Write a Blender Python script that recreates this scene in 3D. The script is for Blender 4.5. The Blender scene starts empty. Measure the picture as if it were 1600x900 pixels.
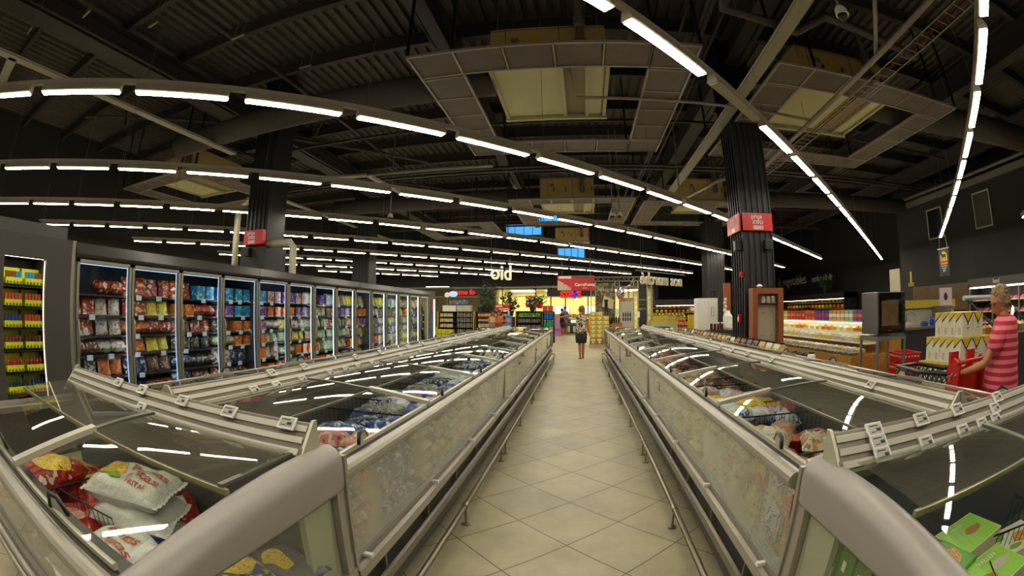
import bpy, math, random
from mathutils import Vector, Matrix, noise as mnoise
S = bpy.context.scene
COL = S.collection
R = math.radians
random.seed(7)
# ------------------------------------------------------------------ camera, world, exposure
EYE = 1.5
cd = bpy.data.cameras.new('camera')
cd.type = 'PANO'
cd.panorama_type = 'FISHEYE_EQUISOLID'
cd.sensor_fit = 'HORIZONTAL'
cd.sensor_width = 36.0
cd.sensor_height = 20.25
cd.fisheye_lens = 711.0 / 1600.0 * 36.0
cd.fisheye_fov = R(179)
cd.clip_start = 0.02
cam = bpy.data.objects.new('camera', cd)
COL.objects.link(cam)
cam.location = (0, 0, EYE)
cam.rotation_euler = (R(90) + 0.0495, 0, 0.148)
S.camera = cam
W = bpy.data.worlds.new('world')
S.world = W
W.use_nodes = True
W.node_tree.nodes['Background'].inputs[0].default_value = (0.9, 0.78, 0.52, 1)
W.node_tree.nodes['Background'].inputs[1].default_value = 0.0
S.view_settings.view_transform = 'Standard'
S.view_settings.look = 'None'
S.view_settings.exposure = 0.4
S.view_settings.gamma = 1.0
S.view_settings.use_curve_mapping = False
S.cycles.use_denoising = True
S.cycles.max_bounces = 8
S.cycles.diffuse_bounces = 4
S.cycles.glossy_bounces = 3
S.cycles.transparent_max_bounces = 24
S.cycles.transmission_bounces = 3
S.cycles.caustics_reflective = False
S.cycles.caustics_refractive = False
S.cycles.sample_clamp_indirect = 4.0
TUBE_POWER = 38.0
COOL_POWER = 6.0

# ------------------------------------------------------------------ materials
_M = {}
def newmat(name):
    m = bpy.data.materials.new(name)
    m.use_nodes = True
    nt = m.node_tree
    return m, nt, nt.nodes['Principled BSDF'], nt.nodes['Material Output']
def rgb(c):
    c = c.lstrip('#')
    v = [int(c[i:i + 2], 16) / 255 for i in (0, 2, 4)]
    return tuple((x / 12.92 if x <= .04045 else ((x + .055) / 1.055) ** 2.4) for x in v) + (1,)
def pm(name, col, rough=.5, metal=0.0, var=.15, scale=9.0, bump=0.0, spec=.5):
    if name in _M: return _M[name]
    m, nt, b, out = newmat(name)
    c = rgb(col) if isinstance(col, str) else tuple(col) + (1,)
    tc = nt.nodes.new('ShaderNodeTexCoord'); nz = nt.nodes.new('ShaderNodeTexNoise')
    nz.inputs['Scale'].default_value = scale; nz.inputs['Detail'].default_value = 3
    nt.links.new(tc.outputs['Object'], nz.inputs['Vector'])
    mx = nt.nodes.new('ShaderNodeMix'); mx.data_type = 'RGBA'
    mx.inputs[6].default_value = tuple(min(1, x * (1 - var)) for x in c[:3]) + (1,)
    mx.inputs[7].default_value = tuple(min(1, x * (1 + var)) for x in c[:3]) + (1,)
    nt.links.new(nz.outputs['Fac'], mx.inputs[0]); nt.links.new(mx.outputs[2], b.inputs['Base Color'])
    b.inputs['Roughness'].default_value = rough; b.inputs['Metallic'].default_value = metal
    b.inputs['Specular IOR Level'].default_value = spec
    if bump:
        bp = nt.nodes.new('ShaderNodeBump'); bp.inputs['Strength'].default_value = bump; bp.inputs['Distance'].default_value = .01
        nt.links.new(nz.outputs['Fac'], bp.inputs['Height']); nt.links.new(bp.outputs[0], b.inputs['Normal'])
    _M[name] = m
    return m
def em(name, col, strength):
    if name in _M: return _M[name]
    m, nt, b, out = newmat(name)
    nt.nodes.remove(b)
    e = nt.nodes.new('ShaderNodeEmission'); e.inputs[0].default_value = rgb(col) if isinstance(col, str) else tuple(col) + (1,)
    e.inputs[1].default_value = strength
    nt.links.new(e.outputs[0], out.inputs[0]); _M[name] = m
    return m
def glass(name, tint='#ffffff', haze=0.0, hazecol='#d8d4b8', rough=.02, ior=1.5, f0=1.0):
    if name in _M: return _M[name]
    m, nt, b, out = newmat(name); nt.nodes.remove(b)
    tr = nt.nodes.new('ShaderNodeBsdfTransparent'); tr.inputs[0].default_value = rgb(tint)
    gl = nt.nodes.new('ShaderNodeBsdfGlossy'); gl.inputs['Roughness'].default_value = rough
    lw = nt.nodes.new('ShaderNodeLayerWeight'); lw.inputs[0].default_value = .5
    pw = nt.nodes.new('ShaderNodeMath'); pw.operation = 'POWER'; pw.inputs[1].default_value = 4.0
    nt.links.new(lw.outputs['Facing'], pw.inputs[0])
    mu = nt.nodes.new('ShaderNodeMath'); mu.operation = 'MULTIPLY_ADD'; mu.use_clamp = True; mu.inputs[1].default_value = .75 * f0; mu.inputs[2].default_value = .06 * f0
    nt.links.new(pw.outputs[0], mu.inputs[0])
    mix = nt.nodes.new('ShaderNodeMixShader')
    nt.links.new(mu.outputs[0], mix.inputs[0]); nt.links.new(gl.outputs[0], mix.inputs[2])
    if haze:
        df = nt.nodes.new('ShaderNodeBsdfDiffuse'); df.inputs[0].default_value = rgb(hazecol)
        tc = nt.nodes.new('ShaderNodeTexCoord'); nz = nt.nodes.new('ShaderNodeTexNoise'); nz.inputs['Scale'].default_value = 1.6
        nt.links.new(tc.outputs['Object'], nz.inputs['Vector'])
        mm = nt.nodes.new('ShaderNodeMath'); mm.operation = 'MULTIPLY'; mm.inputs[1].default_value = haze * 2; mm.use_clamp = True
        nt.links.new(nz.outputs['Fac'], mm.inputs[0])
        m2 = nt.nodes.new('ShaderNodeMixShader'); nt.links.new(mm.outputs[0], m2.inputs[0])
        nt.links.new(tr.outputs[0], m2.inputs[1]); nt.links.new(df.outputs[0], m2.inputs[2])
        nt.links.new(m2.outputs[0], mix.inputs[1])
    else:
        nt.links.new(tr.outputs[0], mix.inputs[1])
    nt.links.new(mix.outputs[0], out.inputs[0]); _M[name] = m
    return m
def pack(name, base, c2, c3, scale=9.0, t2=.56, t3=.63, rough=.28):
    """printed plastic film: a ground colour with blotches of printed food and a third accent, shifted per object"""
    if name in _M: return _M[name]
    m, nt, b, out = newmat(name)
    tc = nt.nodes.new('ShaderNodeTexCoord'); oi = nt.nodes.new('ShaderNodeObjectInfo')
    sc = nt.nodes.new('ShaderNodeMath'); sc.operation = 'MULTIPLY'; sc.inputs[1].default_value = 40
    nt.links.new(oi.outputs['Random'], sc.inputs[0])
    add = nt.nodes.new('ShaderNodeVectorMath'); add.operation = 'ADD'
    nt.links.new(tc.outputs['Object'], add.inputs[0]); nt.links.new(sc.outputs[0], add.inputs[1])
    nz = nt.nodes.new('ShaderNodeTexNoise'); nz.inputs['Scale'].default_value = scale * 1.7; nz.inputs['Detail'].default_value = 2.2
    nt.links.new(add.outputs[0], nz.inputs['Vector'])
    cr = nt.nodes.new('ShaderNodeValToRGB'); cr.color_ramp.interpolation = 'CONSTANT'
    e = cr.color_ramp.elements
    e[0].color = rgb(base); e[0].position = 0
    e[1].color = rgb(c2); e[1].position = t2
    x = e.new(t3); x.color = rgb(c3)
    x = e.new(.36); x.color = rgb(base); e2 = e.new(0.0); e2.color = rgb(c3)
    for q in e:
        if q.position == 0: q.color = rgb(c3)
    nt.links.new(nz.outputs['Fac'], cr.inputs[0]); nt.links.new(cr.outputs[0], b.inputs['Base Color'])
    b.inputs['Roughness'].default_value = rough
    n2 = nt.nodes.new('ShaderNodeTexNoise'); n2.inputs['Scale'].default_value = 22; n2.inputs['Detail'].default_value = 2
    nt.links.new(add.outputs[0], n2.inputs['Vector'])
    bp = nt.nodes.new('ShaderNodeBump'); bp.inputs['Strength'].default_value = .6; bp.inputs['Distance'].default_value = .012
    nt.links.new(n2.outputs['Fac'], bp.inputs['Height']); nt.links.new(bp.outputs[0], b.inputs['Normal'])
    _M[name] = m
    return m

# ------------------------------------------------------------------ mesh building
class MB:
    def __init__(s, tf=None): s.v = []; s.f = []; s.m = []; s.tf = tf
    def add(s, vs, fs, m=0):
        n = len(s.v)
        s.v += [s.tf(*p) if s.tf else tuple(p) for p in vs]
        s.f += [tuple(i + n for i in f) for f in fs]; s.m += [m] * len(fs); return s
    def box(s, x0, x1, y0, y1, z0, z1, m=0):
        return s.add([(x0, y0, z0), (x1, y0, z0), (x1, y1, z0), (x0, y1, z0), (x0, y0, z1), (x1, y0, z1), (x1, y1, z1), (x0, y1, z1)],
                     [(0, 3, 2, 1), (4, 5, 6, 7), (0, 1, 5, 4), (1, 2, 6, 5), (2, 3, 7, 6), (3, 0, 4, 7)], m)
    def prism(s, poly, axis, a, b, m=0):
        """extrude a 2d polygon; axis 'x': poly is (y,z), 'y': poly is (x,z), 'z': poly is (x,y)"""
        n = len(poly)
        def P(p, t): return {'x': (t, p[0], p[1]), 'y': (p[0], t, p[1]), 'z': (p[0], p[1], t)}[axis]
        vs = [P(p, a) for p in poly] + [P(p, b) for p in poly]
        fs = [tuple(range(n))[::-1], tuple(range(n, 2 * n))] + [(i, (i + 1) % n, (i + 1) % n + n, i + n) for i in range(n)]
        return s.add(vs, fs, m)
    def tube(s, pts, r, seg=8, m=0, r2=None, cap=True):
        pts = [Vector(p) for p in pts]; n = len(pts); rings = []
        up0 = None
        for i, p in enumerate(pts):
            d = (pts[min(i + 1, n - 1)] - pts[max(i - 1, 0)]).normalized()
            if up0 is None: up0 = Vector((0, 0, 1)) if abs(d.z) < .9 else Vector((1, 0, 0))
            a = d.cross(up0).normalized(); b = a.cross(d).normalized(); up0 = b
            rr = r if r2 is None else r + (r2 - r) * i / max(1, n - 1)
            rings.append([tuple(p + (a * math.cos(2 * math.pi * k / seg) + b * math.sin(2 * math.pi * k / seg)) * rr) for k in range(seg)])
        vs = [q for rg in rings for q in rg]; fs = []
        for i in range(n - 1):
            for k in range(seg):
                fs.append((i * seg + k, i * seg + (k + 1) % seg, (i + 1) * seg + (k + 1) % seg, (i + 1) * seg + k))
        if cap: fs += [tuple(range(seg))[::-1], tuple(range((n - 1) * seg, n * seg))]
        return s.add(vs, fs, m)
    def lathe(s, prof, seg=14, m=0, c=(0, 0, 0)):
        vs = []; n = len(prof)
        for r, z in prof:
            for k in range(seg):
                a = 2 * math.pi * k / seg; vs.append((c[0] + r * math.cos(a), c[1] + r * math.sin(a), c[2] + z))
        fs = []
        for i in range(n - 1):
            for k in range(seg): fs.append((i * seg + k, i * seg + (k + 1) % seg, (i + 1) * seg + (k + 1) % seg, (i + 1) * seg + k))
        fs += [tuple(range(seg))[::-1], tuple(range((n - 1) * seg, n * seg))]
        return s.add(vs, fs, m)
    def quad(s, a, b, c, d, m=0): return s.add([a, b, c, d], [(0, 1, 2, 3)], m)
    def grid(s, fn, nu, nv, m=0):
        vs = [fn(i / nu, j / nv) for i in range(nu + 1) for j in range(nv + 1)]
        fs = [(i * (nv + 1) + j, (i + 1) * (nv + 1) + j, (i + 1) * (nv + 1) + j + 1, i * (nv + 1) + j + 1) for i in range(nu) for j in range(nv)]
        return s.add(vs, fs, m)
    def mesh(s, name, mats, smooth=False):
        me = bpy.data.meshes.new(name); me.from_pydata(s.v, [], s.f)
        mats = mats if isinstance(mats, (list, tuple)) else [mats]
        for q in mats: me.materials.append(q)
        me.polygons.foreach_set('material_index', s.m)
        if smooth: me.polygons.foreach_set('use_smooth', [True] * len(s.f))
        me.update(); return me
    def build(s, name, mats, parent=None, smooth=False, loc=None, rotz=0, world=False, label=None, bevel=0, auto=False):
        o = bpy.data.objects.new(name, s.mesh(name, mats, smooth)); COL.objects.link(o)
        attach(o, parent, world)
        if loc is not None: o.location = loc
        if rotz: o.rotation_euler = (0, 0, rotz)
        if label: o['label'] = label
        if bevel:
            bv = o.modifiers.new('bevel', 'BEVEL'); bv.width = bevel; bv.segments = 2; bv.limit_method = 'ANGLE'
        return o
def attach(o, parent, world=True):
    if parent is None: return
    o.parent = parent
    if world and parent.parent is None:
        o.matrix_parent_inverse = (Matrix.Translation(parent.location) @ parent.rotation_euler.to_matrix().to_4x4()).inverted()
def T(name, label, cat, loc=(0, 0, 0), rotz=0, group=None):
    o = bpy.data.objects.new(name, None); COL.objects.link(o)
    o.empty_display_size = .1
    o.location = loc; o.rotation_euler = (0, 0, rotz); o['label'] = label; o['category'] = cat
    if group: o['group'] = group
    return o
def tag(o, label, cat, group=None, kind=None):
    o['label'] = label; o['category'] = cat
    if group: o['group'] = group
    if kind: o['kind'] = kind
    return o
def struct(o): o['kind'] = 'structure'; return o
def copy_tree(o, parent=None, kids=None):
    c = o.copy(); COL.objects.link(c)
    if parent: c.parent = parent
    for ch in (kids if kids is not None else o.children): copy_tree(ch, c, [] if kids is not None else None)
    return c
def text(name, s, size, mat, loc, rot=(math.pi / 2, 0, 0), ext=.004, parent=None, align='CENTER', world=True, squash=1.0, bold=0.0):
    cu = bpy.data.curves.new(name, 'FONT'); cu.body = s; cu.size = size; cu.extrude = ext; cu.align_x = align; cu.align_y = 'CENTER'; cu.offset = bold; cu.resolution_u = 3
    t = bpy.data.objects.new(name, cu); COL.objects.link(t)
    dg = bpy.context.evaluated_depsgraph_get()
    me = bpy.data.meshes.new_from_object(t.evaluated_get(dg)); bpy.data.objects.remove(t)
    me.materials.clear(); me.materials.append(mat)
    for v in me.vertices: v.co.x *= squash
    o = bpy.data.objects.new(name, me); COL.objects.link(o)
    M = Matrix.Translation(loc) @ Matrix.Rotation(rot[2], 4, 'Z') @ Matrix.Rotation(rot[1], 4, 'Y') @ Matrix.Rotation(rot[0], 4, 'X')
    me.transform(M)
    attach(o, parent, world)
    return o
ORD = ['first', 'second', 'third', 'fourth', 'fifth', 'sixth', 'seventh', 'eighth', 'ninth', 'tenth', 'eleventh', 'twelfth', 'thirteenth', 'fourteenth', 'fifteenth', 'sixteenth'] + ['seventeenth', 'eighteenth', 'nineteenth', 'twentieth'] + ['twenty-' + q for q in ('first', 'second', 'third', 'fourth', 'fifth', 'sixth', 'seventh', 'eighth', 'ninth')] + ['thirtieth', 'thirty-first', 'thirty-second']
ISL = {'left': 'island by upright freezers', 'right': 'island by bakery display'}

STEEL = pm('brushed_steel', '#8f8a7c', .32, .85, .12, 14)
RAILM = pm('champagne_rail', '#9c9788', .34, .35, .06, 6)
BARM = pm('light_aluminium', '#b9b5a0', .4, .3, .06, 6)
PRICE = pm('pale_price_rail', '#b9b5a4', .45, .1, .06, 6)
DGREY = pm('dark_grey_panel', '#67604f', .45, 0, .1, 5)
LINER = pm('freezer_liner', '#6b6d70', .4, 0, .15, 3)
CREAM = pm('cream_liner', '#b3b09c', .55, 0, .1, 3)
BLACK = pm('black_plastic', '#0d0d0d', .35, 0, .2, 9)
WIRE = pm('black_wire', '#17171a', .4, .3, .1, 9)
WHITE = pm('white_paint', '#d9d8cc', .5, 0, .05, 6)
WHITEP = pm('white_plastic', '#e4e3da', .35, 0, .03, 6)
BLACKW = pm('black_wall_paint', '#232120', .85, 0, .15, 2)
CHAR = pm('charcoal_laminate', '#3d3735', .5, 0, .08, 5)
RED = pm('red_gloss', '#c01410', .35, 0, .08, 6)
GLID = glass('lid_glass', '#f2f5ee', f0=.8)
GINN = glass('inner_lid_glass', '#c9cdc2', haze=.18, hazecol='#a39b88', f0=1.0)
GSIDE = glass('mist_and_reflection_glass', '#eef2ea', haze=.42, hazecol='#cfcdb4', ior=1.45, f0=1.4)  # cream haze is mist plus the floor's reflection, put into the diffuse colour
GEND = glass('end_glass', '#eef2ea', haze=.10, hazecol='#cfcdb0', f0=.8)
GDOOR = glass('door_glass', '#eef3f2', ior=1.45, f0=.9)
GDIS = glass('clear_acrylic', '#f4f4ee', ior=1.45)
# ================================================================== THE ROOM
XL, XR, YB, YF, ZR = -16.0, 17.0, -7.0, 30.0, 7.2
# floor: beige diagonal tiles, 0.5 m, dark joints, one vertex of the pattern at (-0.04, 2.60)
def floor_mat():
    m, nt, b, out = newmat('beige_floor_tile')
    tc = nt.nodes.new('ShaderNodeTexCoord'); mp = nt.nodes.new('ShaderNodeMapping')
    mp.inputs['Rotation'].default_value = (0, 0, R(45)); s = 2.0
    mp.inputs['Scale'].default_value = (s, s, s)
    # rotate then offset so that the vertex falls on a cell corner
    x, y = -.04, 2.60; c = math.cos(R(45)); rx, ry = (x * c - y * c) * s, (x * c + y * c) * s
    mp.inputs['Location'].default_value = (-(rx % 1), -(ry % 1), 0)
    nt.links.new(tc.outputs['Object'], mp.inputs['Vector'])
    br = nt.nodes.new('ShaderNodeTexBrick'); br.offset = 0; br.squash = 1
    br.inputs['Scale'].default_value = 1; br.inputs['Brick Width'].default_value = 1; br.inputs['Row Height'].default_value = 1
    br.inputs['Mortar Size'].default_value = .008; br.inputs['Mortar Smooth'].default_value = .1
    br.inputs['Color1'].default_value = rgb('#b3ab8c'); br.inputs['Color2'].default_value = rgb('#aaa284'); br.inputs['Mortar'].default_value = rgb('#5c523e')
    nt.links.new(mp.outputs[0], br.inputs['Vector'])
    nz = nt.nodes.new('ShaderNodeTexNoise'); nz.inputs['Scale'].default_value = 1.7; nz.inputs['Detail'].default_value = 7; nz.inputs['Roughness'].default_value = .65
    nt.links.new(tc.outputs['Object'], nz.inputs['Vector'])
    mr = nt.nodes.new('ShaderNodeMapRange'); mr.inputs[1].default_value = .3; mr.inputs[2].default_value = .7; mr.inputs[3].default_value = .72; mr.inputs[4].default_value = 1.08
    nt.links.new(nz.outputs['Fac'], mr.inputs[0])
    mx = nt.nodes.new('ShaderNodeMix'); mx.data_type = 'RGBA'; mx.blend_type = 'MULTIPLY'; mx.inputs[0].default_value = 1
    nt.links.new(br.outputs['Color'], mx.inputs[6]); nt.links.new(mr.outputs[0], mx.inputs[7])
    nt.links.new(mx.outputs[2], b.inputs['Base Color']); b.inputs['Roughness'].default_value = .38
    b.inputs['Specular IOR Level'].default_value = .35
    return m
struct(MB().box(XL, XR, YB, YF + 12, -.2, 0).build('floor', floor_mat()))
struct(MB().box(XL - .3, XL, YB, YF, 0, ZR).build('wall_left', BLACKW))
struct(MB().box(XL, XR, YB - .3, YB, 0, ZR).build('wall_back', BLACKW))
struct(MB().box(XR, XR + .3, YB, 37, 0, ZR).build('wall_right', BLACKW))
struct(MB().box(14.3, 16.98, YB, 15.75, 0, 5.55).build('wall_right_service', BLACKW))
w = MB().box(14.2, 14.32, YB, 15.75, 5.4, 5.62); w.tube([(14.1, YB, 5.75), (14.1, 15.7, 5.75)], .06)
struct(w.build('trim_1', pm('dusty_duct_grey', '#6a665c', .6)))
# north end: black wall above the shop fronts, opening to the mall
struct(MB().box(5.3, XR, 37, 37.3, 0, ZR).build('wall_front', BLACKW))
struct(MB().box(5.0, 5.3, YF, 37, 0, ZR).build('wall_front_return', BLACKW))
struct(MB().box(XL, 5.0, YF, YF + .3, 3.15, ZR).build('wall_front_upper', BLACKW))
struct(MB().box(XL, XL + .3, YF + .3, YF + 12, 0, 4).build('wall_mall_left', pm('mall_wall', '#8a8668', .6)))
struct(MB().box(4.95, 5.0, YF + .3, YF + 12, 0, 4).build('wall_mall_right', pm('mall_wall', '#8a8668', .6)))
struct(MB().box(XL, 5.3, YF + .3, YF + 12, 3.6, 3.9).build('ceiling_mall', pm('mall_ceiling', '#6f6d50', .7)))
struct(MB().box(XL, 5.3, YF + 12, YF + 12.3, 0, 4).build('wall_mall_far', pm('mall_wall', '#8a8668', .6)))
# roof deck: trapezoid ribs along y
DECK = pm('roof_deck_dark', '#544d49', .7, .1, .25, .8)
prof = []; x = XL
while x < XR:
    prof += [(x, ZR), (x + .11, ZR), (x + .13, ZR + .07), (x + .23, ZR + .07)]; x += .25
mb = MB(); n = len(prof)
mb.add([(p[0], YB, p[1]) for p in prof] + [(p[0], 37, p[1]) for p in prof], [(i, i + 1, i + 1 + n, i + n) for i in range(n - 1)])
mb.box(XL, XR, YB, 37, ZR + .1, ZR + .3)
struct(mb.build('ceiling', DECK))
BEAM = pm('roof_beam_dark', '#3f3937', .6, .15, .2, 2)
def ibeam(mb, a, b, z0, h, w, axis):
    """h tall I section hanging from z0+h; runs a..b along axis at cross position w[0], flange width w[1]"""
    c, f = w
    poly = [(c - f, z0), (c + f, z0), (c + f, z0 + .02), (c + .01, z0 + .02), (c + .01, z0 + h - .02), (c + f, z0 + h - .02), (c + f, z0 + h), (c - f, z0 + h), (c - f, z0 + h - .02), (c - .01, z0 + h - .02), (c - .01, z0 + .02), (c - f, z0 + .02)]
    mb.prism(poly, axis, a, b)
k = 0
y = -4.0
while y < YF - .5:
    mb = MB(); ibeam(mb, XL, XR, 6.86, .34, (y, .07), 'x'); struct(mb.build('beam', BEAM)); y += 1.92
for gx, gw in ((-8.5, .26), (-2.35, .15), (3.3, .2), (9.6, .2), (14.0, .15)):
    mb = MB(); ibeam(mb, YB, YF, 6.3, .56, (gx, gw), 'y'); struct(mb.build('beam', BEAM))
# diagonal roof braces
for x0, y0, x1, y1 in ((-12, 9, -8.5, 13), (-8.5, 10, -5, 14), (-12.5, 5, -8.6, 9), (-7, 16, -3, 20), (10, 6, 13.8, 10)):
    mb = MB(); mb.tube([(x0, y0, 6.5), (x1, y1, 6.5)], .05, 6); struct(mb.build('beam', BEAM))
for x, y in ((-11.2, 6.0), (-6.8, 9.7), (-5.8, 15.5), (6.5, 13), (10.5, 9)):     # V struts under the girders
    mb = MB(); mb.tube([(x - .35, y, 6.86), (x, y, 6.1), (x + .35, y, 6.86)], .035, 6); struct(mb.build('beam', BEAM))
# columns (black cladding of vertical ribs)
COLM = pm('black_column_cladding', '#1d1b1a', .55, 0, .15, 3)
def column(x0, x1, y0, y1, z1=7.1, low=None):
    mb = MB(); mb.box(x0, x1, y0, y1, 0, z1)
    n = 5
    for i in range(n + 1):
        t = x0 + (x1 - x0) * i / n; mb.box(t - .015, t + .015, y0 - .025, y0, 0, z1)
        t = y0 + (y1 - y0) * i / n; mb.box(x0 - .025, x0, t - .015, t + .015, 0, z1)
    if low: mb.box(x0 - .1, x1 + .06, y0 - .08, y1 + .05, 0, low)
    o = mb.build('column', COLM); struct(o); return o
column(3.02, 3.62, 7.75, 8.4)
column(-7.25, -6.6, 7.85, 8.5, low=2.85)
column(5.22, 5.95, 17.7, 18.5)
column(-9.7, -8.9, 17.7, 18.5)
# skylights at the north end
SKYM = em('daylight_sky', '#3d86c8', 1.6)
for i, (x0, x1, z0, z1) in enumerate(((-4.22, -2.15, 5.9, 6.5), (-2.5, -.5, 6.6, 7.0), (-1.2, .33, 4.5, 5.05))):
    w = MB().box(x0 - .06, x1 + .06, 26.02, 26.06, z0 - .06, z1 + .06).build('window_%d' % (i + 1), pm('window_frame_grey', '#55606a', .5)); struct(w)
    g = MB()
    for k in range(4):
        a = x0 + (x1 - x0) * k / 4; g.box(a + .02, a + (x1 - x0) / 4 - .02, 25.98, 26.02, z0, z1)
    g.build('window_pane', SKYM, w)
# service windows in the black wall at the right
for i, (y0, y1, z0, z1, lit) in enumerate(((9.62, 10.5, 3.94, 5.07, 1), (12.55, 13.45, 3.95, 5.02, 0), (7.3, 7.9, 2.9, 3.7, 0))):
    mb = MB(); mb.box(14.24, 14.3, y0 - .05, y1 + .05, z0 - .05, z0); mb.box(14.24, 14.3, y0 - .05, y1 + .05, z1, z1 + .05)
    mb.box(14.24, 14.3, y0 - .05, y0, z0, z1); mb.box(14.24, 14.3, y1, y1 + .05, z0, z1)
    w = struct(mb.build('window_%d' % (i + 4), pm('window_trim_pale', '#9a9686', .5)))
    MB().box(14.28, 14.3, y0, y1, z0, z1).build('window_pane', pm('service_window_%d' % lit, '#4a4a3c' if lit else '#1d1c1b', .2), w)
struct(MB().box(14.25, 14.32, 15.8, 16.6, 0, 3.0).build('wall_cream_panel', pm('cream_panel', '#a39d86', .6)))

# ------------------------------------------------------------------ light rows (diagonal, 3.07 m apart)
AZ = .763; SA, CA = math.sin(AZ), math.cos(AZ); TZ = 3.7
TUBE = em('cool_white_tube', (1.0, .92, .75), TUBE_POWER)
OFFT = pm('unlit_diffuser', '#b5b29a', .4)
HOUS = pm('luminaire_housing', '#a8a08a', .5, .1, .05, 5)
hm = MB(); hm.prism([(-.062, 0), (-.05, -.012), (.05, -.012), (.062, 0), (.04, .085), (-.04, .085)], 'y', 0, 1.18)
hmesh = hm.mesh('luminaire', HOUS)
tm = MB().box(-.046, .046, .02, 1.16, -.024, -.0125); tmesh = tm.mesh('diffuser', TUBE); tm2 = tm.mesh('diffuser_off', OFFT)
wmesh = MB().tube([(0, 0, 0), (0, 0, 3.05)], .004, 4).mesh('suspension_wire', STEEL)
nth = ['nearest the right wall', 'over the right island freezers', 'over the aisle and the left island', 'second from the near left', 'third from the near left']
for k in range(-1, 12):
    perp = 1.38 - 3.055 * (k + 1) if k > -1 else 1.36
    if k == -1: perp = 1.36
    perp = 1.36 - 3.055 * (k + 1)
    # pos = along*(SA,CA) + perp*(CA,-SA)
    a1 = {-1: 18.4, 0: 25.2, 1: 23.1, 2: 26.1}.get(k, min((12.8 - perp * CA) / SA, (28.5 + perp * SA) / CA))
    a0 = max((-15 - perp * CA) / SA, (-6 + perp * SA) / CA)
    off = {1: .05, 0: .0, -1: -.07}.get(k, .3 * (k % 3))
    if a1 - a0 < 2: continue
    i0 = math.ceil((a0 - off) / 1.373); i1 = int((a1 - off - 1.18) / 1.373)
    if k == 0: off = 6.55 - 4 * 1.373 - 1.373 * 0 - .0; i0 = math.ceil((a0 - off) / 1.373); i1 = int((a1 - off - 1.0) / 1.373)
    if k == -1: off = 3.85 - 2 * 1.373 + .0; i0 = math.ceil((a0 - off) / 1.373); i1 = int((a1 - off - 1.0) / 1.373)
    px, py = perp * CA, -perp * SA
    t = T('light_row', 'white strip light row, ' + (nth[k + 1] if k + 1 < 5 else '%s row going left beyond the aisle row' % ORD[k - 1]), 'ceiling light', (px, py, TZ), -AZ)
    b0, b1 = off + i0 * 1.373 - .1, off + i1 * 1.373 + 1.25
    MB().prism([(-.03, .1), (.03, .1), (.03, .155), (-.03, .155)], 'y', b0, b1).build('mounting_rail', HOUS, t)
    for i in range(i0, i1 + 1, 2):
        wo = bpy.data.objects.new('suspension_wire', wmesh); COL.objects.link(wo); wo.parent = t; wo.location = (0, off + i * 1.373 + .1, .15)
    for i in range(i0, i1 + 1):
        y = off + i * 1.373
        h = bpy.data.objects.new('luminaire', hmesh); COL.objects.link(h); h.parent = t; h.location = (0, y, .015)
        dead = (k == 0 and 3.7 < y < 4.6)
        d = bpy.data.objects.new('diffuser', tm2 if dead else tmesh); COL.objects.link(d); d.parent = h
        if dead: d['label'] = 'unlit diffuser'
# short far-right row tip
t = T('light_row', 'strip light row at the far right edge of the photo', 'ceiling light', (4.4 * CA, -4.4 * SA, TZ), -AZ)
MB().prism([(-.03, .1), (.03, .1), (.03, .155), (-.03, .155)], 'y', 4.0, 14.6).build('mounting_rail', HOUS, t)
for i in range(8):
    h = bpy.data.objects.new('luminaire', hmesh); COL.objects.link(h); h.parent = t; h.location = (0, 14.4 - 1.2 - i * 1.3, .015)
    d = bpy.data.objects.new('diffuser', tmesh); COL.objects.link(d); d.parent = h
# ================================================================== ISLAND FREEZERS
# local frame of a freezer side: u along the run, d depth from the outer face (0) to the ridge, z up
FLOORLIN = .42
def lidz(t): return .925 + .105 * math.sin(max(0, min(1, t)) * math.pi / 2)
def lidpatch(F, u0, u1, d0, d1, dmax, dz=0.0, n=8, th=.004):
    mb = MB(F)
    mb.grid(lambda a, b: (u0 + (u1 - u0) * a, d0 + (d1 - d0) * b, lidz((d0 + (d1 - d0) * b) / dmax) + dz), 1, n)
    return mb
def bar_along_d(mb, u, w, d0, d1, dmax, dz, h=.022, n=8):
    def f(d): return lidz(d / dmax) + dz
    for i in range(n):
        a = d0 + (d1 - d0) * i / n; b = d0 + (d1 - d0) * (i + 1) / n
        vs = [(u - w, a, f(a)), (u + w, a, f(a)), (u + w, b, f(b)), (u - w, b, f(b)), (u - w, a, f(a) + h), (u + w, a, f(a) + h), (u + w, b, f(b) + h), (u - w, b, f(b) + h)]
        mb.add(vs, [(0, 3, 2, 1), (4, 5, 6, 7), (0, 1, 5, 4), (2, 3, 7, 6), (1, 2, 6, 5), (3, 0, 4, 7)])
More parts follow.
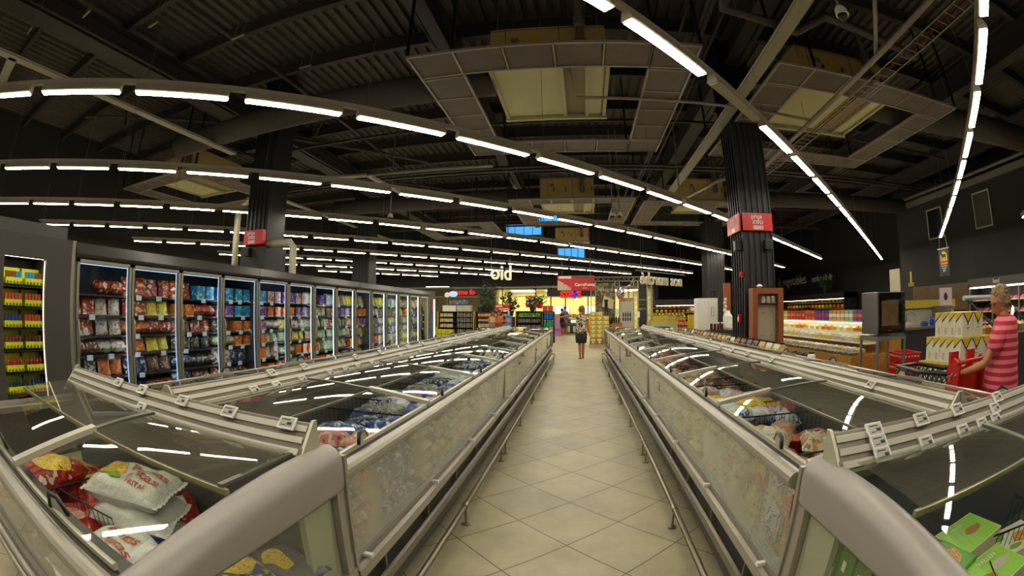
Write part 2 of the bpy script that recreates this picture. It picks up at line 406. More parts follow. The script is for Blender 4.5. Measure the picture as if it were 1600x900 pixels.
def price_rail(th, F, u0, u1, dr, label=None, ends=(1, 1)):
    """sloped board with three pale extruded rails, ridge line at depth dr, foot at dr-.12"""
    mb = MB(F)
    poly = [(dr - .125, 1.005), (dr - .015, 1.105), (dr, 1.105), (dr, .98), (dr - .125, .98)]
    vs = [(u0, p[0], p[1]) for p in poly] + [(u1, p[0], p[1]) for p in poly]; n = 5
    mb.add(vs, [tuple(range(n))[::-1], tuple(range(n, 2 * n))] + [(i, (i + 1) % n, (i + 1) % n + n, i + n) for i in range(n)], 1)
    nx, nz = -.672, .740      # outward normal of the slope
    tx, tz = .740, .672
    for k in range(3):
        s = .014 + k * .048
        b0 = (dr - .125 + tx * s, 1.005 + tz * s); b1 = (b0[0] + tx * .025, b0[1] + tz * .025)
        q = [b0, b1, (b1[0] + nx * .006, b1[1] + nz * .006), (b1[0] + nx * .010 - tx * .004, b1[1] + nz * .010 - tz * .004), (b0[0] + nx * .006, b0[1] + nz * .006)]
        n = 5; vs = [(u0 + .012, p[0], p[1]) for p in q] + [(u1 - .012, p[0], p[1]) for p in q]
        mb.add(vs, [tuple(range(n))[::-1], tuple(range(n, 2 * n))] + [(i, (i + 1) % n, (i + 1) % n + n, i + n) for i in range(n)], 0)
    for u in ((u0,) if ends[0] else ()) + ((u1,) if ends[1] else ()):
        pl = [(dr - .145, .975), (dr - .018, 1.118), (dr + .002, 1.118), (dr + .008, .975)]
        mb.add([(u - .006, p[0], p[1]) for p in pl] + [(u + .006, p[0], p[1]) for p in pl], [(3, 2, 1, 0), (4, 5, 6, 7), (0, 1, 5, 4), (1, 2, 6, 5), (2, 3, 7, 6), (3, 0, 4, 7)], 2)
    return mb.build('price_rail', [PRICE, DGREY, BARM], th, world=True)
TAGW, TAGD = pm('tag_plastic', '#dcdcd2', .4, 0, .03), pm('tag_display', '#a8a498', .3, 0, .05)
INK = pm('black_ink', '#1b1b1b', .6, 0, .05)
def price_tag(rail, F, u, dr, k, tilt=0.0, dig=None):
    s = .03 + k * .048; tx, tz, nx, nz = .740, .672, -.672, .740
    c = (dr - .125 + tx * s + nx * .014, 1.005 + tz * s + nz * .014)
    def L(a, b, e): return (u + a, c[0] + tx * b + nx * e, c[1] + tz * b + nz * e)
    G = lambda a, b, e: F(*L(a, b, e))
    mb = MB(G); mb.box(-.036, .036, -.026, .026, 0, .008); o = mb.build('price_tag', TAGW, rail, world=True)
    mb = MB(G); mb.box(-.030, .030, -.018, .020, .008, .0095, 0)
    mb.box(-.024, .014, .010, .014, .0095, .0102, 1); mb.box(.004, .024, -.010, .002, .0095, .0102, 1); mb.box(-.022, .0, -.013, -.010, .0095, .0102, 1)
    mb.build('tag_display', [TAGD, INK], o, world=True)
def wire_fence(mb, P0, P1, z0, z1, step=.035, r=.0016):
    """vertical wires between two floor points with stout top, middle and bottom rods"""
    P0, P1 = Vector(P0), Vector(P1); L = (P1 - P0).length; n = max(2, int(L / step))
    for z, rr in ((z0, r * 1.6), (z0 + (z1 - z0) * .5, r * 1.3), (z1, r * 2.4)):
        mb.tube([(P0.x, P0.y, z), (P1.x, P1.y, z)], rr, 4)
    for i in range(n + 1):
        p = P0.lerp(P1, i / n); mb.tube([(p.x, p.y, z0), (p.x, p.y, z1)], r, 3, cap=False)
def lid_handle(th, F, u, d=.07, flip=1):
    mb = MB(F); z = .945
    mb.tube([(u - .055 * flip, d, z), (u - .04 * flip, d + .004, z + .045), (u + .02 * flip, d + .01, z + .05), (u + .06 * flip, d + .02, z + .012), (u + .03 * flip, d + .03, z)], .009, 6)
    o = mb.build('lid_handle', BLACK, th, smooth=True, world=True)
    mb = MB(F); mb.prism([(u - .05, z), (u - .035, z + .038), (u + .02, z + .042), (u + .05, z + .008)], 'y', d - .003, d + .003) if False else mb.add(
        [(u - .05 * flip, d + .002, z), (u - .035 * flip, d + .003, z + .038), (u + .02 * flip, d + .006, z + .042), (u + .05 * flip, d + .012, z + .008)], [(0, 1, 2, 3)])
    mb.build('grip_insert', pm('beige_grip', '#a8a088', .4), o, world=True)

def freezer_side(th, F, u0, u1, D, bays, front=True, tags=(), glassjoints=(), handles=True, rail_ends=(1, 1), inner=True, clips=True):
    """outer half of an island freezer, parts parented to th. bays: list of u cuts"""
    mb = MB(F)
    mb.box(u0, u1, .16, D, 0, .13, 1)                                    # kick plinth
    mb.box(u0, u1, .05, D, .13, .42, 0)                                  # cabinet body
    mb.box(u0, u1, .03, .06, .40, .50, 2)                                # sill of the glass
    mb.build('cabinet_body', [CHAR, BLACK, RAILM], th, world=True)
    mb = MB(F); mb.prism([(.0, .265), (.022, .258), (.03, .27), (.03, .31), (.018, .318), (.0, .312)], 'x', u0, u1)
    mb.build('lower_bumper', STEEL, th, world=True)
    mb = MB(F); mb.prism([(-.005, .425), (.02, .418), (.03, .43), (.03, .475), (.015, .482), (-.005, .474)], 'x', u0, u1); mb.box(u0, u1, .03, .05, .44, .46)
    o = mb.build('upper_bumper', RAILM, th, world=True)
    if clips:
        uu = u0 + .12
        while uu < u1: MB(F).box(uu - .012, uu + .012, -.008, .045, .482, .498).build('shelf_clip', WHITEP, o, world=True); uu += .93
        uu = u0 + .3
        while uu < u1: MB(F).box(uu - .008, uu + .008, .02, .06, .30, .43).build('bumper_bracket', DGREY, o, world=True); uu += .62
    cuts = [u0] + list(glassjoints) + [u1]
    for a, b in zip(cuts[:-1], cuts[1:]):
        g = MB(F); g.quad((a + .012, .045, .5), (b - .012, .045, .5), (b - .012, .03, .875), (a + .012, .03, .875))
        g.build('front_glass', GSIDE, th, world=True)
        s = MB(F)
        s.box(b - .012, b + .012, .028, .06, .5, .88); 
        s.build('glass_post', RAILM, th, world=True)
        s = MB(F)
        for k in range(3): s.box(a + .01, b - .01, .05 + .014 * k, .056 + .014 * k, .5, .512 - .003 * k)
        s.build('glazing_seal', pm('blue_white_seal', '#a9bcc0', .2, .2), th, world=True)
    h = MB(F); pr = []
    for i in range(9):
        a = math.pi * (1.25 - i / 8 * 1.25) + .2; pr.append((.032 + .036 * math.cos(a), .903 + .034 * math.sin(a)))
    pr += [(.105, .915), (.105, .895), (.035, .868)]
    h.prism(pr, 'x', u0, u1); h.build('hand_rail', RAILM, th, world=True)
    h = MB(F); h.box(u0, u1, .075, .125, .90, .918); h.build('inner_frame', pm('violet_grey_frame', '#55505a', .4), th, world=True)
    # liner
    l = MB(F); l.quad((u0, .10, FLOORLIN + .01), (u1, .10, FLOORLIN + .01), (u1, D - .06, FLOORLIN + .01), (u0, D - .06, FLOORLIN + .01), 1)
    l.box(u0, u1, D - .085, D - .001, FLOORLIN, .985, 0)
    l.build('inner_liner', [LINER, LINER], th, world=True)
    dm = (D - .12) * .50; dmax = D - .12
    b = MB(F); b.box(u0, u1, dm - .007, dm + .007, lidz(.5) - .010, lidz(.5) + .005); b.build('lid_guide_bar', pm('dim_olive_bar', '#6a6750', .35, .4), th, world=True)
    for i, (a, e) in enumerate(zip(bays[:-1], bays[1:])):
        g = lidpatch(F, a + .02, e - .02, .09, dm, dmax).build('sliding_lid', GLID, th, smooth=True, world=True)
        f = MB(F); bar_along_d(f, a + .022, .024, .085, dm + .01, dmax, -.004); f.box(a + .02, e - .02, .085, .105, .922, .942)
        f.build('lid_frame', BARM, g, world=True)
        g2 = lidpatch(F, a + .02, e - .02, dm, dmax - .005, dmax, .006).build('inner_lid', GINN, th, smooth=True, world=True)
        f = MB(F); bar_along_d(f, a, .014, dm, dmax, dmax, .0, .012); f.build('inner_lid_frame', pm('dark_lid_frame', '#5c5a4a', .35, .4), g2, world=True)
        if handles: lid_handle(g, F, a + .30)
    r = price_rail(th, F, u0 + .02, u1 - .02, D, ends=rail_ends)
    for u, k in tags: price_tag(r, F, u, D, k)
    return th
def baskets(th, F, u0, u1, D, step=.39, z1=.80):
    """black wire baskets hung in the well: each a part"""
    u = u0 + .03
    while u + step <= u1 + .02:
        mb = MB(F)
        wire_fence(mb, (u, .16, 0), (u, D - .12, 0), .46, z1, r=.0021); wire_fence(mb, (u + .01, .155, 0), (u + step - .02, .155, 0), .46, z1 - .03, r=.0021)
        mb.build('wire_basket', WIRE, th, world=True); u += step

BLUEB = pack('bag_film_blue', '#123a86', '#c9d6e6', '#2b63c0'); BLUEB2 = pack('bag_film_blue_white', '#c9cdd8', '#1c4fa8', '#e3e6ec', 7)
NAVY = pack('bag_film_navy', '#131c3c', '#6a7cae', '#c8cfdc', 10); GREYB = pack('bag_film_clear_grey', '#8b8a86', '#b9b6ae', '#4c4a52', 9)
ORNB = pack('bag_film_orange_clear', '#b98a78', '#d77a2c', '#d8cfc4', 10); REDT = pack('tray_film_red', '#b3201c', '#d9cfc6', '#c76b50', 8)
YELB = pack('bag_film_yellow', '#d6c013', '#e6dd70', '#a88a10', 8); BRNB = pack('bag_film_brown', '#5b3524', '#8e5a36', '#c7b49a', 10)
REDB = pack('bag_film_red', '#9c1d18', '#d8a424', '#e3ddd0', 9); PNKB = pack('bag_film_pink_meat', '#b8706a', '#d9b5a8', '#8f2f2c', 9)
WHTB = pack('bag_film_white', '#c4bfb4', '#b8862c', '#94604c', 9); GRNB = pack('bag_film_green', '#4d7f1f', '#a8bf4a', '#d8dcc0', 8)
CYNB = pack('box_print_cyan', '#1687b8', '#8fd0e0', '#0d5f96', 7); PURB = pack('box_print_purple', '#4a2f8c', '#9a7bc8', '#c97b28', 7)
PALG = pack('bag_film_pale_green', '#a9b08a', '#c9caa0', '#6c8a34', 7); BEIG = pack('bag_film_beige', '#a88c5c', '#cdb98c', '#7c5a30', 8)
ORBX = pack('box_print_orange', '#c8601c', '#e8a040', '#7c2c10', 7); PNKX = pack('box_print_pink', '#b58a8c', '#d8c8c4', '#a03028', 7)
YWBX = pack('box_print_cream', '#d8d4b8', '#e0b428', '#c89a20', 7); DGRB = pack('bag_film_dark_mixed', '#2c2420', '#7c6a50', '#b8ae9a', 10)
MNAME = {'bag_film_blue': 'blue', 'bag_film_blue_white': 'white and blue', 'bag_film_navy': 'navy blue', 'bag_film_clear_grey': 'clear grey', 'bag_film_orange_clear': 'clear orange', 'tray_film_red': 'red', 'bag_film_yellow': 'yellow', 'bag_film_brown': 'brown', 'bag_film_red': 'red and yellow', 'bag_film_pink_meat': 'pink', 'bag_film_white': 'white', 'bag_film_green': 'green', 'box_print_cyan': 'cyan', 'box_print_purple': 'purple', 'bag_film_pale_green': 'pale green', 'bag_film_beige': 'beige', 'box_print_orange': 'orange', 'box_print_pink': 'pink and red', 'box_print_cream': 'cream and yellow', 'bag_film_dark_mixed': 'dark mixed'}
# ---- package shapes (meshes are cached per shape and material)
_P = {}
def pillow(w, l, t, n=8, seed=0, wr=.12):
    rnd = random.Random(seed)
    ph = [rnd.uniform(0, 6) for _ in range(6)]
    def hf(u, v):
        e = max(0, (1 - abs(u) ** 5)) ** .6 * max(0, (1 - abs(v) ** 5)) ** .6
        wv = 1 + wr * (math.sin(5 * u + ph[0]) * math.cos(4 * v + ph[1]) + .6 * math.sin(9 * v + ph[2] + 3 * u))
        return t / 2 * e * wv
    def out(u, v):
        k = 1 - .05 * (1 - v * v) * abs(u) - .02 * math.sin(4 * v + ph[3]); k2 = 1 - .03 * math.sin(5 * u + ph[4])
        return u * w / 2 * k, v * l / 2 * k2
    return hf, out
def bagmesh(kind, mat, seed=0):
    key = (kind, mat.name, seed)
    if key in _P: return _P[key]
    mb = MB(); mats = [mat]
    if kind == 'bag':
        hf, out = pillow(.24, .32, .10, seed=seed)
        for s in (1, -1):
            mb.grid(lambda a, b: (*out(a * 2 - 1, b * 2 - 1), .05 + s * hf(a * 2 - 1, b * 2 - 1)), 8, 10)
    elif kind == 'pouch':            # stands upright: seal at top
        hf, out = pillow(.17, .22, .09, seed=seed)
        for s in (1, -1):
            mb.grid(lambda a, b: ((out(a * 2 - 1, b * 2 - 1)[0]), s * hf(a * 2 - 1, (b * 2 - 1) * (1 if b > .5 else .82)), .11 + out(a * 2 - 1, b * 2 - 1)[1]), 6, 8)
    elif kind == 'box':
        mb.box(-.075, .075, -.09, .09, 0, .17, 0); mb.box(-.076, .076, -.0905, -.09, .0, .012, 1); mats = [mat, WHITEP]
    elif kind == 'tray':
        vs = [(-.08, -.11, 0), (.08, -.11, 0), (.08, .11, 0), (-.08, .11, 0), (-.1, -.13, .04), (.1, -.13, .04), (.1, .13, .04), (-.1, .13, .04)]
        mb.add(vs, [(0, 3, 2, 1), (0, 1, 5, 4), (1, 2, 6, 5), (2, 3, 7, 6), (3, 0, 4, 7)], 0)
        hf, out = pillow(.2, .26, .06, seed=seed)
        mb.grid(lambda a, b: (*out(a * 2 - 1, b * 2 - 1), .04 + hf(a * 2 - 1, b * 2 - 1)), 6, 6, 1); mats = [pm('tray_red', '#a81c18', .35) if 'red' in mat.name else pm('tray_orange', '#c07a18', .35), mat]
    me = mb.mesh(kind, mats, smooth=kind in ('bag', 'pouch', 'tray')); _P[key] = me
    return me
def put(name, me, loc, rot, label, cat, group, sc=1.0):
    o = bpy.data.objects.new(name, me); COL.objects.link(o)
    o.location = loc; o.rotation_euler = rot; o.scale = (sc, sc, sc) if not isinstance(sc, tuple) else sc
    o['label'] = label; o['category'] = cat
    if group: o['group'] = group
    return o

# ---- frames
XLR, XRR = -.80, .75
FL = lambda u, d, z: (XLR - d, u, z)                 # left island, aisle side
FR = lambda u, d, z: (XRR + d, u, z)
FL2 = lambda u, d, z: (-2.93 + d, u, z)              # left island, far side
FR2 = lambda u, d, z: (2.68 - d, u, z)
HF_Y = .30
FHL = lambda u, d, z: (u, HF_Y + d, z)               # head freezers face the camera side (u = x)
FHR = lambda u, d, z: (u, HF_Y - .07 + d, z)
bays = [1.36 + 1.165 * i for i in range(10)] + [11.95]
bays = [1.36 + 1.176 * i for i in range(10)]
YE = bays[-1]
DL = 1.065
tagsL = [(y, 2) for y in (2.23, 2.61, 3.39, 3.89, 4.6, 5.1, 5.9, 6.6, 7.2, 8.1, 8.8, 9.4, 9.9, 10.4, 10.8)] + [(y, 0) for y in (1.97, 2.19, 2.48, 2.85, 3.09, 3.31, 3.56, 4.24, 4.8, 5.5, 6.1, 7.0, 7.7, 8.4, 9.1, 9.7, 10.2)]
tagsR = [(2.07, 1), (3.55, 1), (4.14, 1), (4.6, 1), (5.02, 1)] + [(y, 2) for y in (5.6, 6.4, 7.0, 7.3, 8.0, 8.6, 9.2, 9.7, 10.1, 10.5)] + [(y, 0) for y in (6.0, 6.8, 7.6, 8.3, 8.9, 9.5, 10.0)]
for side, F, F2, tg, xc, DL in (('left', FL, FL2, tagsL, -1.865, 1.065), ('right', FR, FR2, tagsR, 1.715, .965)):
    th = T('island_freezer', 'long glass-sided freezer with sliding lids, the %s' % ISL[side], 'freezer', (xc, 6.6, 0))
    freezer_side(th, F, 1.36, YE, DL, bays, tags=tg, glassjoints=[5.05, 8.75])
    freezer_side(th, F2, 1.36, YE, DL, bays, tags=[], glassjoints=[5.05, 8.75], clips=False)
    for i in range(5): baskets(th, F, bays[i], bays[i + 1], DL, z1=.845)
# ---- head freezers
def head(side, F, xa, xb, tags, label, cross, flipx):
    """xa outer (far) end, xb aisle end; u runs along x"""
    th = T('head_freezer', label, 'freezer', ((xa + xb) / 2, F(0, .5, 0)[1], 0))
    D = 1.0; y0, y1 = F(0, 0, 0)[1], F(0, D, 0)[1]
    u0, u1 = min(xa, xb), max(xa, xb)
    mb = MB(F); mb.box(u0 + .1, u1 - .1, .16, D + .05, 0, .13, 1); mb.box(u0 + .03, u1 - .03, .05, D + .06, .13, .42, 0); mb.box(u0, u1, .03, .06, .40, .5, 2)
    mb.build('cabinet_body', [CHAR, BLACK, RAILM], th, world=True)
    mb = MB(F); mb.prism([(.0, .265), (.022, .258), (.03, .27), (.03, .31), (.018, .318), (.0, .312)], 'x', u0, u1); mb.build('lower_bumper', STEEL, th, world=True)
    mb = MB(F); mb.prism([(-.005, .425), (.02, .418), (.03, .43), (.03, .475), (.015, .482), (-.005, .474)], 'x', u0, u1); mb.build('upper_bumper', RAILM, th, world=True)
    # end panel bumpers towards the aisle
    s = 1 if xb > xa else -1
    e = MB(F)
    e.box(min(xb, xb - s * .03), max(xb, xb - s * .03), 0, D + .06, .265, .312); e.build('end_lower_bumper', STEEL, th, world=True)
    e = MB(F); e.box(min(xb, xb - s * .03), max(xb, xb - s * .03), 0, D + .06, .42, .50); e.build('end_sill', RAILM, th, world=True)
    g = MB(F); g.quad((xb - s * .03, .06, .5), (xb - s * .03, D - .02, .5), (xb - s * .02, D - .02, .87), (xb - s * .02, .06, .87)); g.build('end_glass', GEND, th, world=True)
    g = MB(F); g.quad((xa + s * .03, .06, .5), (xa + s * .03, D - .02, .5), (xa + s * .02, D - .02, .87), (xa + s * .02, .06, .87)); g.build('end_glass', GEND, th, world=True)
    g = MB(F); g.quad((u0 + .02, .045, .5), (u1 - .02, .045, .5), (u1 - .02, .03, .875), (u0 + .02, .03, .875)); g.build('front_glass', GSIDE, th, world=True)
    p = MB(F)
    for k in range(3):
        a = .985 + .028 * k; p.box(min(xb - s * (.002 + .004 * k), xb - s * .05), max(xb - s * (.002 + .004 * k), xb - s * .05), a, a + .022, .42, .92)
    p.box(min(xb, xb - s * .05), max(xb, xb - s * .05), 1.055, 1.075, .42, .98)
    p.build('corner_post', RAILM, th, world=True)
    p = MB(F); p.box(min(xb - s * .03, xb - s * .055), max(xb - s * .03, xb - s * .055), .80, .98, .5, .88); p.build('foam_jamb', CREAM, th, world=True)
    # big rounded end rail following the rise of the lids, closed by caps
    def sec(d, f):
        zt = lidz(max(0, d) / .88) - .006; zb = .852; rr = .065
        pr = [(xb - s * .004, zb), (xb, zb + .01)]
        for i in range(9):
            a = math.pi / 2 * i / 8; pr.append((xb - s * rr + s * rr * math.cos(a), zt - rr + rr * math.sin(a)))
        pr += [(xb - s * .082, zt - .006), (xb - s * .09, zt - .03), (xb - s * .08, .885), (xb - s * .05, .87)]
        cx, cz = xb - s * .06, (zt + zb) / 2
        return [(cx + (x - cx) * f, d, cz + (z - cz) * f) for x, z in pr]
    rm = MB(F)
    rings = [sec(-.05, .7), sec(-.045, .9), (sec(-.03, .98)), sec(0, 1)] + [sec(D * k / 10, 1) for k in range(1, 10)] + [sec(D, 1), sec(D + .03, .98), sec(D + .05, .93), sec(D + .062, .8)]
    n = len(rings[0]); vs = [q for r in rings for q in r]
    rm.add(vs, [(i * n + k, i * n + (k + 1) % n, (i + 1) * n + (k + 1) % n, (i + 1) * n + k) for i in range(len(rings) - 1) for k in range(n)] + [tuple(range(n))[::-1], tuple(range((len(rings) - 1) * n, len(rings) * n))])
    rm.build('rounded_end_rail', pm('champagne_end_rail', '#98928a', .42, .15, .04, 3), th, smooth=True, world=True)
    rm = MB(F); rm.tube([(xa + s * .04, -.01, .905), (xa + s * .04, D + .03, .905)], .036, 10); rm.box(min(xa, xa + s * .12), max(xa, xa + s * .12), 0, D, .885, .915)
    rm.build('end_hand_rail', RAILM, th, smooth=False, world=True)
    h = MB(F); pr = []
    for i in range(9):
        a = math.pi * (1.25 - i / 8 * 1.25) + .2; pr.append((.032 + .036 * math.cos(a), .903 + .034 * math.sin(a)))
    pr += [(.105, .915), (.105, .895), (.035, .868)]
    h.prism(pr, 'x', u0, u1 - .0); h.build('hand_rail', RAILM, th, world=True)
    h = MB(F); h.box(u0, u1, .075, .15, .90, .918); h.build('inner_frame', pm('dark_inner_frame', '#3d3a38', .4), th, world=True)
    l = MB(F); l.box(u0 + .1, u1 - .1, .1, D - .05, FLOORLIN, FLOORLIN + .01, 0); l.box(u0 + .09, u1 - .09, D - .09, D + .02, FLOORLIN, .985, 0); l.build('inner_liner', LINER, th, world=True)
    dmax = D - .12; dm = .52
    b = MB(F); b.box(u0 + .08, u1 - .08, dm - .007, dm + .007, lidz(dm / dmax) - .012, lidz(dm / dmax) + .006); b.build('lid_guide_bar', pm('olive_bar', '#8f8c68', .35, .5), th, world=True)
    cuts = sorted([xa + s * .08, cross, xb - s * .10])
    for a, e in zip(cuts[:-1], cuts[1:]):
        g = lidpatch(F, a + .005, e - .005, .09, dm, dmax).build('sliding_lid', GLID, th, smooth=True, world=True)
        f = MB(F); bar_along_d(f, (a if s < 0 else e) if False else cross, .024, .085, dm + .01, dmax, .0) if (a == cross or e == cross) and a == cuts[0] else None
        f.box(a + .01, e - .01, .085, .10, .924, .942)
        f.build('lid_frame', BARM, g, world=True)
        g2 = lidpatch(F, a + .005, e - .005, dm, dmax - .005, dmax, .006).build('inner_lid', GINN, th, smooth=True, world=True)
        f = MB(F); bar_along_d(f, cross, .016, dm, dmax, dmax, .0, .012) if a == cuts[0] else f.box(e - .02, e, dm, dmax, lidz(.8) - .01, lidz(.8)); f.build('inner_lid_frame', pm('dark_lid_frame', '#5c5a4a', .35, .4), g2, world=True)
        if F is FHL: lid_handle(g, F, -1.25 if e > cross + .01 else -1.98, .085)
        else: lid_handle(g, F, 1.2 if a < cross - .01 else 2.1, .085)
    r = price_rail(th, F, u0 + .06, (xb - s * .075) if s > 0 else u1 - .06, D) if s > 0 else price_rail(th, F, xb - s * .055, u1 - .06, D)
    for u, k in tags: price_tag(r, F, u, D, k)
    return th
hl = head('left', FHL, -2.93, XLR, [(-2.19, 2), (-1.93, 2), (-1.58, 2), (-1.27, 2), (-.97, 2), (-1.85, 0)],
          'low glass-lidded freezer full of chips bags, near end of island by upright freezers', -1.73, 1)
hr = head('right', FHR, 2.68, XRR, [(.98, 2), (1.23, 2), (1.47, 2), (1.81, 2), (.98, 1), (1.75, 1), (.98, 0), (1.21, 0), (1.45, 0), (1.60, 0), (1.72, 0)],
          'low glass-lidded freezer full of green boxes, near end of island by bakery display', 1.60, 1)
# ---- far ends of the islands: a raised grey end freezer across each island
for side, x0, x1 in (('left', -2.93, -.80), ('right', .75, 2.68)):
    th = T('end_freezer', 'grey-backed end freezer at the far end of the %s' % ISL[side], 'freezer', ((x0 + x1) / 2, 12.9, 0))
    MB().box(x0 + .05, x1 - .05, YE, 13.75, .13, .5).box(x0 + .16, x1 - .16, YE, 13.6, 0, .13, 1).build('cabinet_body', [CHAR, BLACK], th, world=True)
    MB().box(x0, x1, 13.55, 13.8, .45, .99).build('raised_back', pm('grey_end_panel', '#8d8f92', .5), th, world=True)
    for xx in (x0 + .03, x1 - .03): m = MB(); m.tube([(xx, YE, .905), (xx, 13.7, .905)], .034); m.build('hand_rail', RAILM, th, world=True)
    m = MB(); m.box(x0, x0 + .03, YE, 13.78, .265, .31); m.box(x1 - .03, x1, YE, 13.78, .265, .31); m.box(x0, x0 + .03, YE, 13.78, .425, .48); m.box(x1 - .03, x1, YE, 13.78, .425, .48); m.box(x0, x1, 13.76, 13.81, .265, .31)
    m.build('bumper', STEEL, th, world=True)
    xa = x1 - .04 if side == 'left' else x0 + .04
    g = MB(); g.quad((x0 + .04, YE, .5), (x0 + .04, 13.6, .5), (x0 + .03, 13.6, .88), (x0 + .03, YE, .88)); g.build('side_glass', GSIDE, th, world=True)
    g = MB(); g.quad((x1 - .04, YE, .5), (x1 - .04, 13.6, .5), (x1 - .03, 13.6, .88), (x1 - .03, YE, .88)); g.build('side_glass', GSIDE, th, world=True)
    g = MB(); g.grid(lambda a, b: (x0 + .06 + (x1 - x0 - .12) * a, YE + .02 + 1.5 * b, .93 + .08 * math.sin(b * math.pi * .6)), 4, 8); g.build('curved_lid', GINN, th, smooth=True, world=True)
    MB().box(x0 + .1, x1 - .1, YE + .05, 13.5, .5, .52).build('inner_liner', LINER, th, world=True)

# ---- floor guard rails
PIPE = pm('worn_steel_pipe', '#8c8576', .3, .8, .15, 9)
def guard(pts, posts, label):
    c = pts[len(pts) // 2]
    t = T('guard_rail', label, 'guard rail', (pts[0][0], pts[0][1], 0))
    m = MB(); m.tube(pts, .019, 10); m.build('pipe', PIPE, t, smooth=True, world=True)
    for x, y in posts:
        m = MB(); m.tube([(x, y, 0), (x, y, .15)], .008, 8); m.lathe([(.033, 0), (.033, .006), (.018, .009), (.012, .012)], 14, 0, (x, y, 0)); m.tube([(x, y - .03, .153), (x, y + .03, .153)], .024, 10)
        m.build('post', PIPE, t, world=True)
for s, x, xi in (('left', -.743, -.93), ('right', .68, .88)):
    ps = []
    y = 1.37
    while y < 13.9:
        ps.append((x, y)); ps.append((x, y + .25)) if len(ps) % 3 == 1 else None; y += 1.45
    guard([(xi, 0.08, .153), (x, .10, .153), (x, 14.03, .153), (x - .0, 14.06, .153), (xi, 14.06, .153)], ps, 'low steel pipe guard rail on the floor along the %s' % ISL[s])
# ================================================================== UPRIGHT FREEZERS ALONG THE LEFT
FXP = -4.67; FY0 = 2.10; FW = .822; FTOP = 2.09; DT = 1.93
LEDB = em('case_led', (.72, .86, 1.0), COOL_POWER)
SHZ = [1.59, 1.365, 1.15, .94, .70, .42]        # shelf heights, top one first
units = [(0, 4), (4, 9), (9, 14)]
FRAME = pm('door_frame_alu', '#8d8878', .35, .6, .06, 5)
fr_names = ['nearest upright glass-door freezer, against the yellow product case', 'middle upright glass-door freezer behind the left island', 'farthest upright glass-door freezer at the end of the left aisle']
MIST = None
for ui, (d0, d1) in enumerate(units):
    ya, yb = FY0 + FW * d0 - (.03 if d0 == 0 else 0), FY0 + FW * d1
    th = T('upright_freezer', fr_names[ui], 'freezer', (FXP - .4, (ya + yb) / 2, 0))
    m = MB(); m.box(FXP - .85, FXP - .80, ya, yb, .1, FTOP, 0); m.box(FXP - .85, FXP - .02, ya, ya + .02, .1, FTOP, 0); m.box(FXP - .85, FXP - .02, yb - .02, yb, .1, FTOP, 0)
    m.box(FXP - .85, FXP - .02, ya, yb, 1.97, FTOP, 0); m.box(FXP - .85, FXP, ya, yb, .0, .30, 0)
    m.build('cabinet_body', CHAR, th, world=True)
    m = MB(); m.prism([(FXP - .03, DT + .02), (FXP + .02, DT + .02), (FXP + .035, DT + .05), (FXP + .02, FTOP), (FXP - .03, FTOP)], 'y', ya + .004, yb - .004)
    m.build('cornice', pm('charcoal_gloss', '#3f3a37', .22, .1, .05, 4), th, world=True)
    m = MB(); m.box(FXP - .79, FXP - .78, ya + .02, yb - .02, .3, 1.96); m.build('inner_back', pm('cold_blue_back', '#2c3f52', .5), th, world=True)
    for k in range(d0, d1):
        a, b = FY0 + FW * k, FY0 + FW * (k + 1)
        f = MB(); w = .035
        f.box(FXP - .03, FXP + .012, a + .006, a + .006 + w, .32, DT); f.box(FXP - .03, FXP + .012, b - .006 - w, b - .006, .32, DT)
        f.box(FXP - .03, FXP + .012, a + .006, b - .006, DT - .03, DT); f.box(FXP - .03, FXP + .012, a + .006, b - .006, .32, .36)
        dr = f.build('glass_door', FRAME, th, world=True)
        g = MB(); g.quad((FXP - .005, a + .035, .35), (FXP - .005, b - .035, .35), (FXP - .005, b - .035, DT - .03), (FXP - .005, a + .035, DT - .03)); g.build('door_pane', GDOOR, dr, world=True)
        h = MB(); hy = a + .03; h.tube([(FXP + .012, hy, .95), (FXP + .045, hy, .99), (FXP + .05, hy, 1.15), (FXP + .045, hy, 1.31), (FXP + .012, hy, 1.35)], .010, 8); h.build('door_handle', FRAME, dr, smooth=True, world=True)
        l = MB(); l.box(FXP - .085, FXP - .05, a + .008, a + .034, .36, DT - .03); l.build('led_strip', LEDB, th, world=True)
        l = MB(); l.box(FXP - .05, FXP - .044, a + .05, b - .05, DT - .045, DT - .035); l.box(FXP - .04, FXP - .036, b - .054, b - .043, .36, DT - .03); l.build('led_edge', em('case_led_edge', (.55, .75, 1.0), .9), th, world=True)
        m = MB(); m.box(FXP - .06, FXP - .045, a - .02, a + .02, .3, DT); m.build('mullion', FRAME, th, world=True)
    for si, z in enumerate(SHZ):
        m = MB(); m.box(FXP - .77, FXP - .12, ya + .03, yb - .03, z - .02, z); 
        y = ya + .05
        sh = m.build('shelf', pm('dark_shelf', '#24262a', .4, .3), th, world=True)
        rr = random.Random(ui * 10 + si)
        for k in range(d0, d1):
            for q in range(2):
                if rr.random() < .75:
                    yy = FY0 + FW * (k + .22 + .38 * q + rr.uniform(-.08, .12)); MB().box(FXP - .118, FXP - .112, yy, yy + .085, z - .045, z + .012).build('price_tag', pm('cool_tag', '#b9ccd6', .4), sh, world=True)
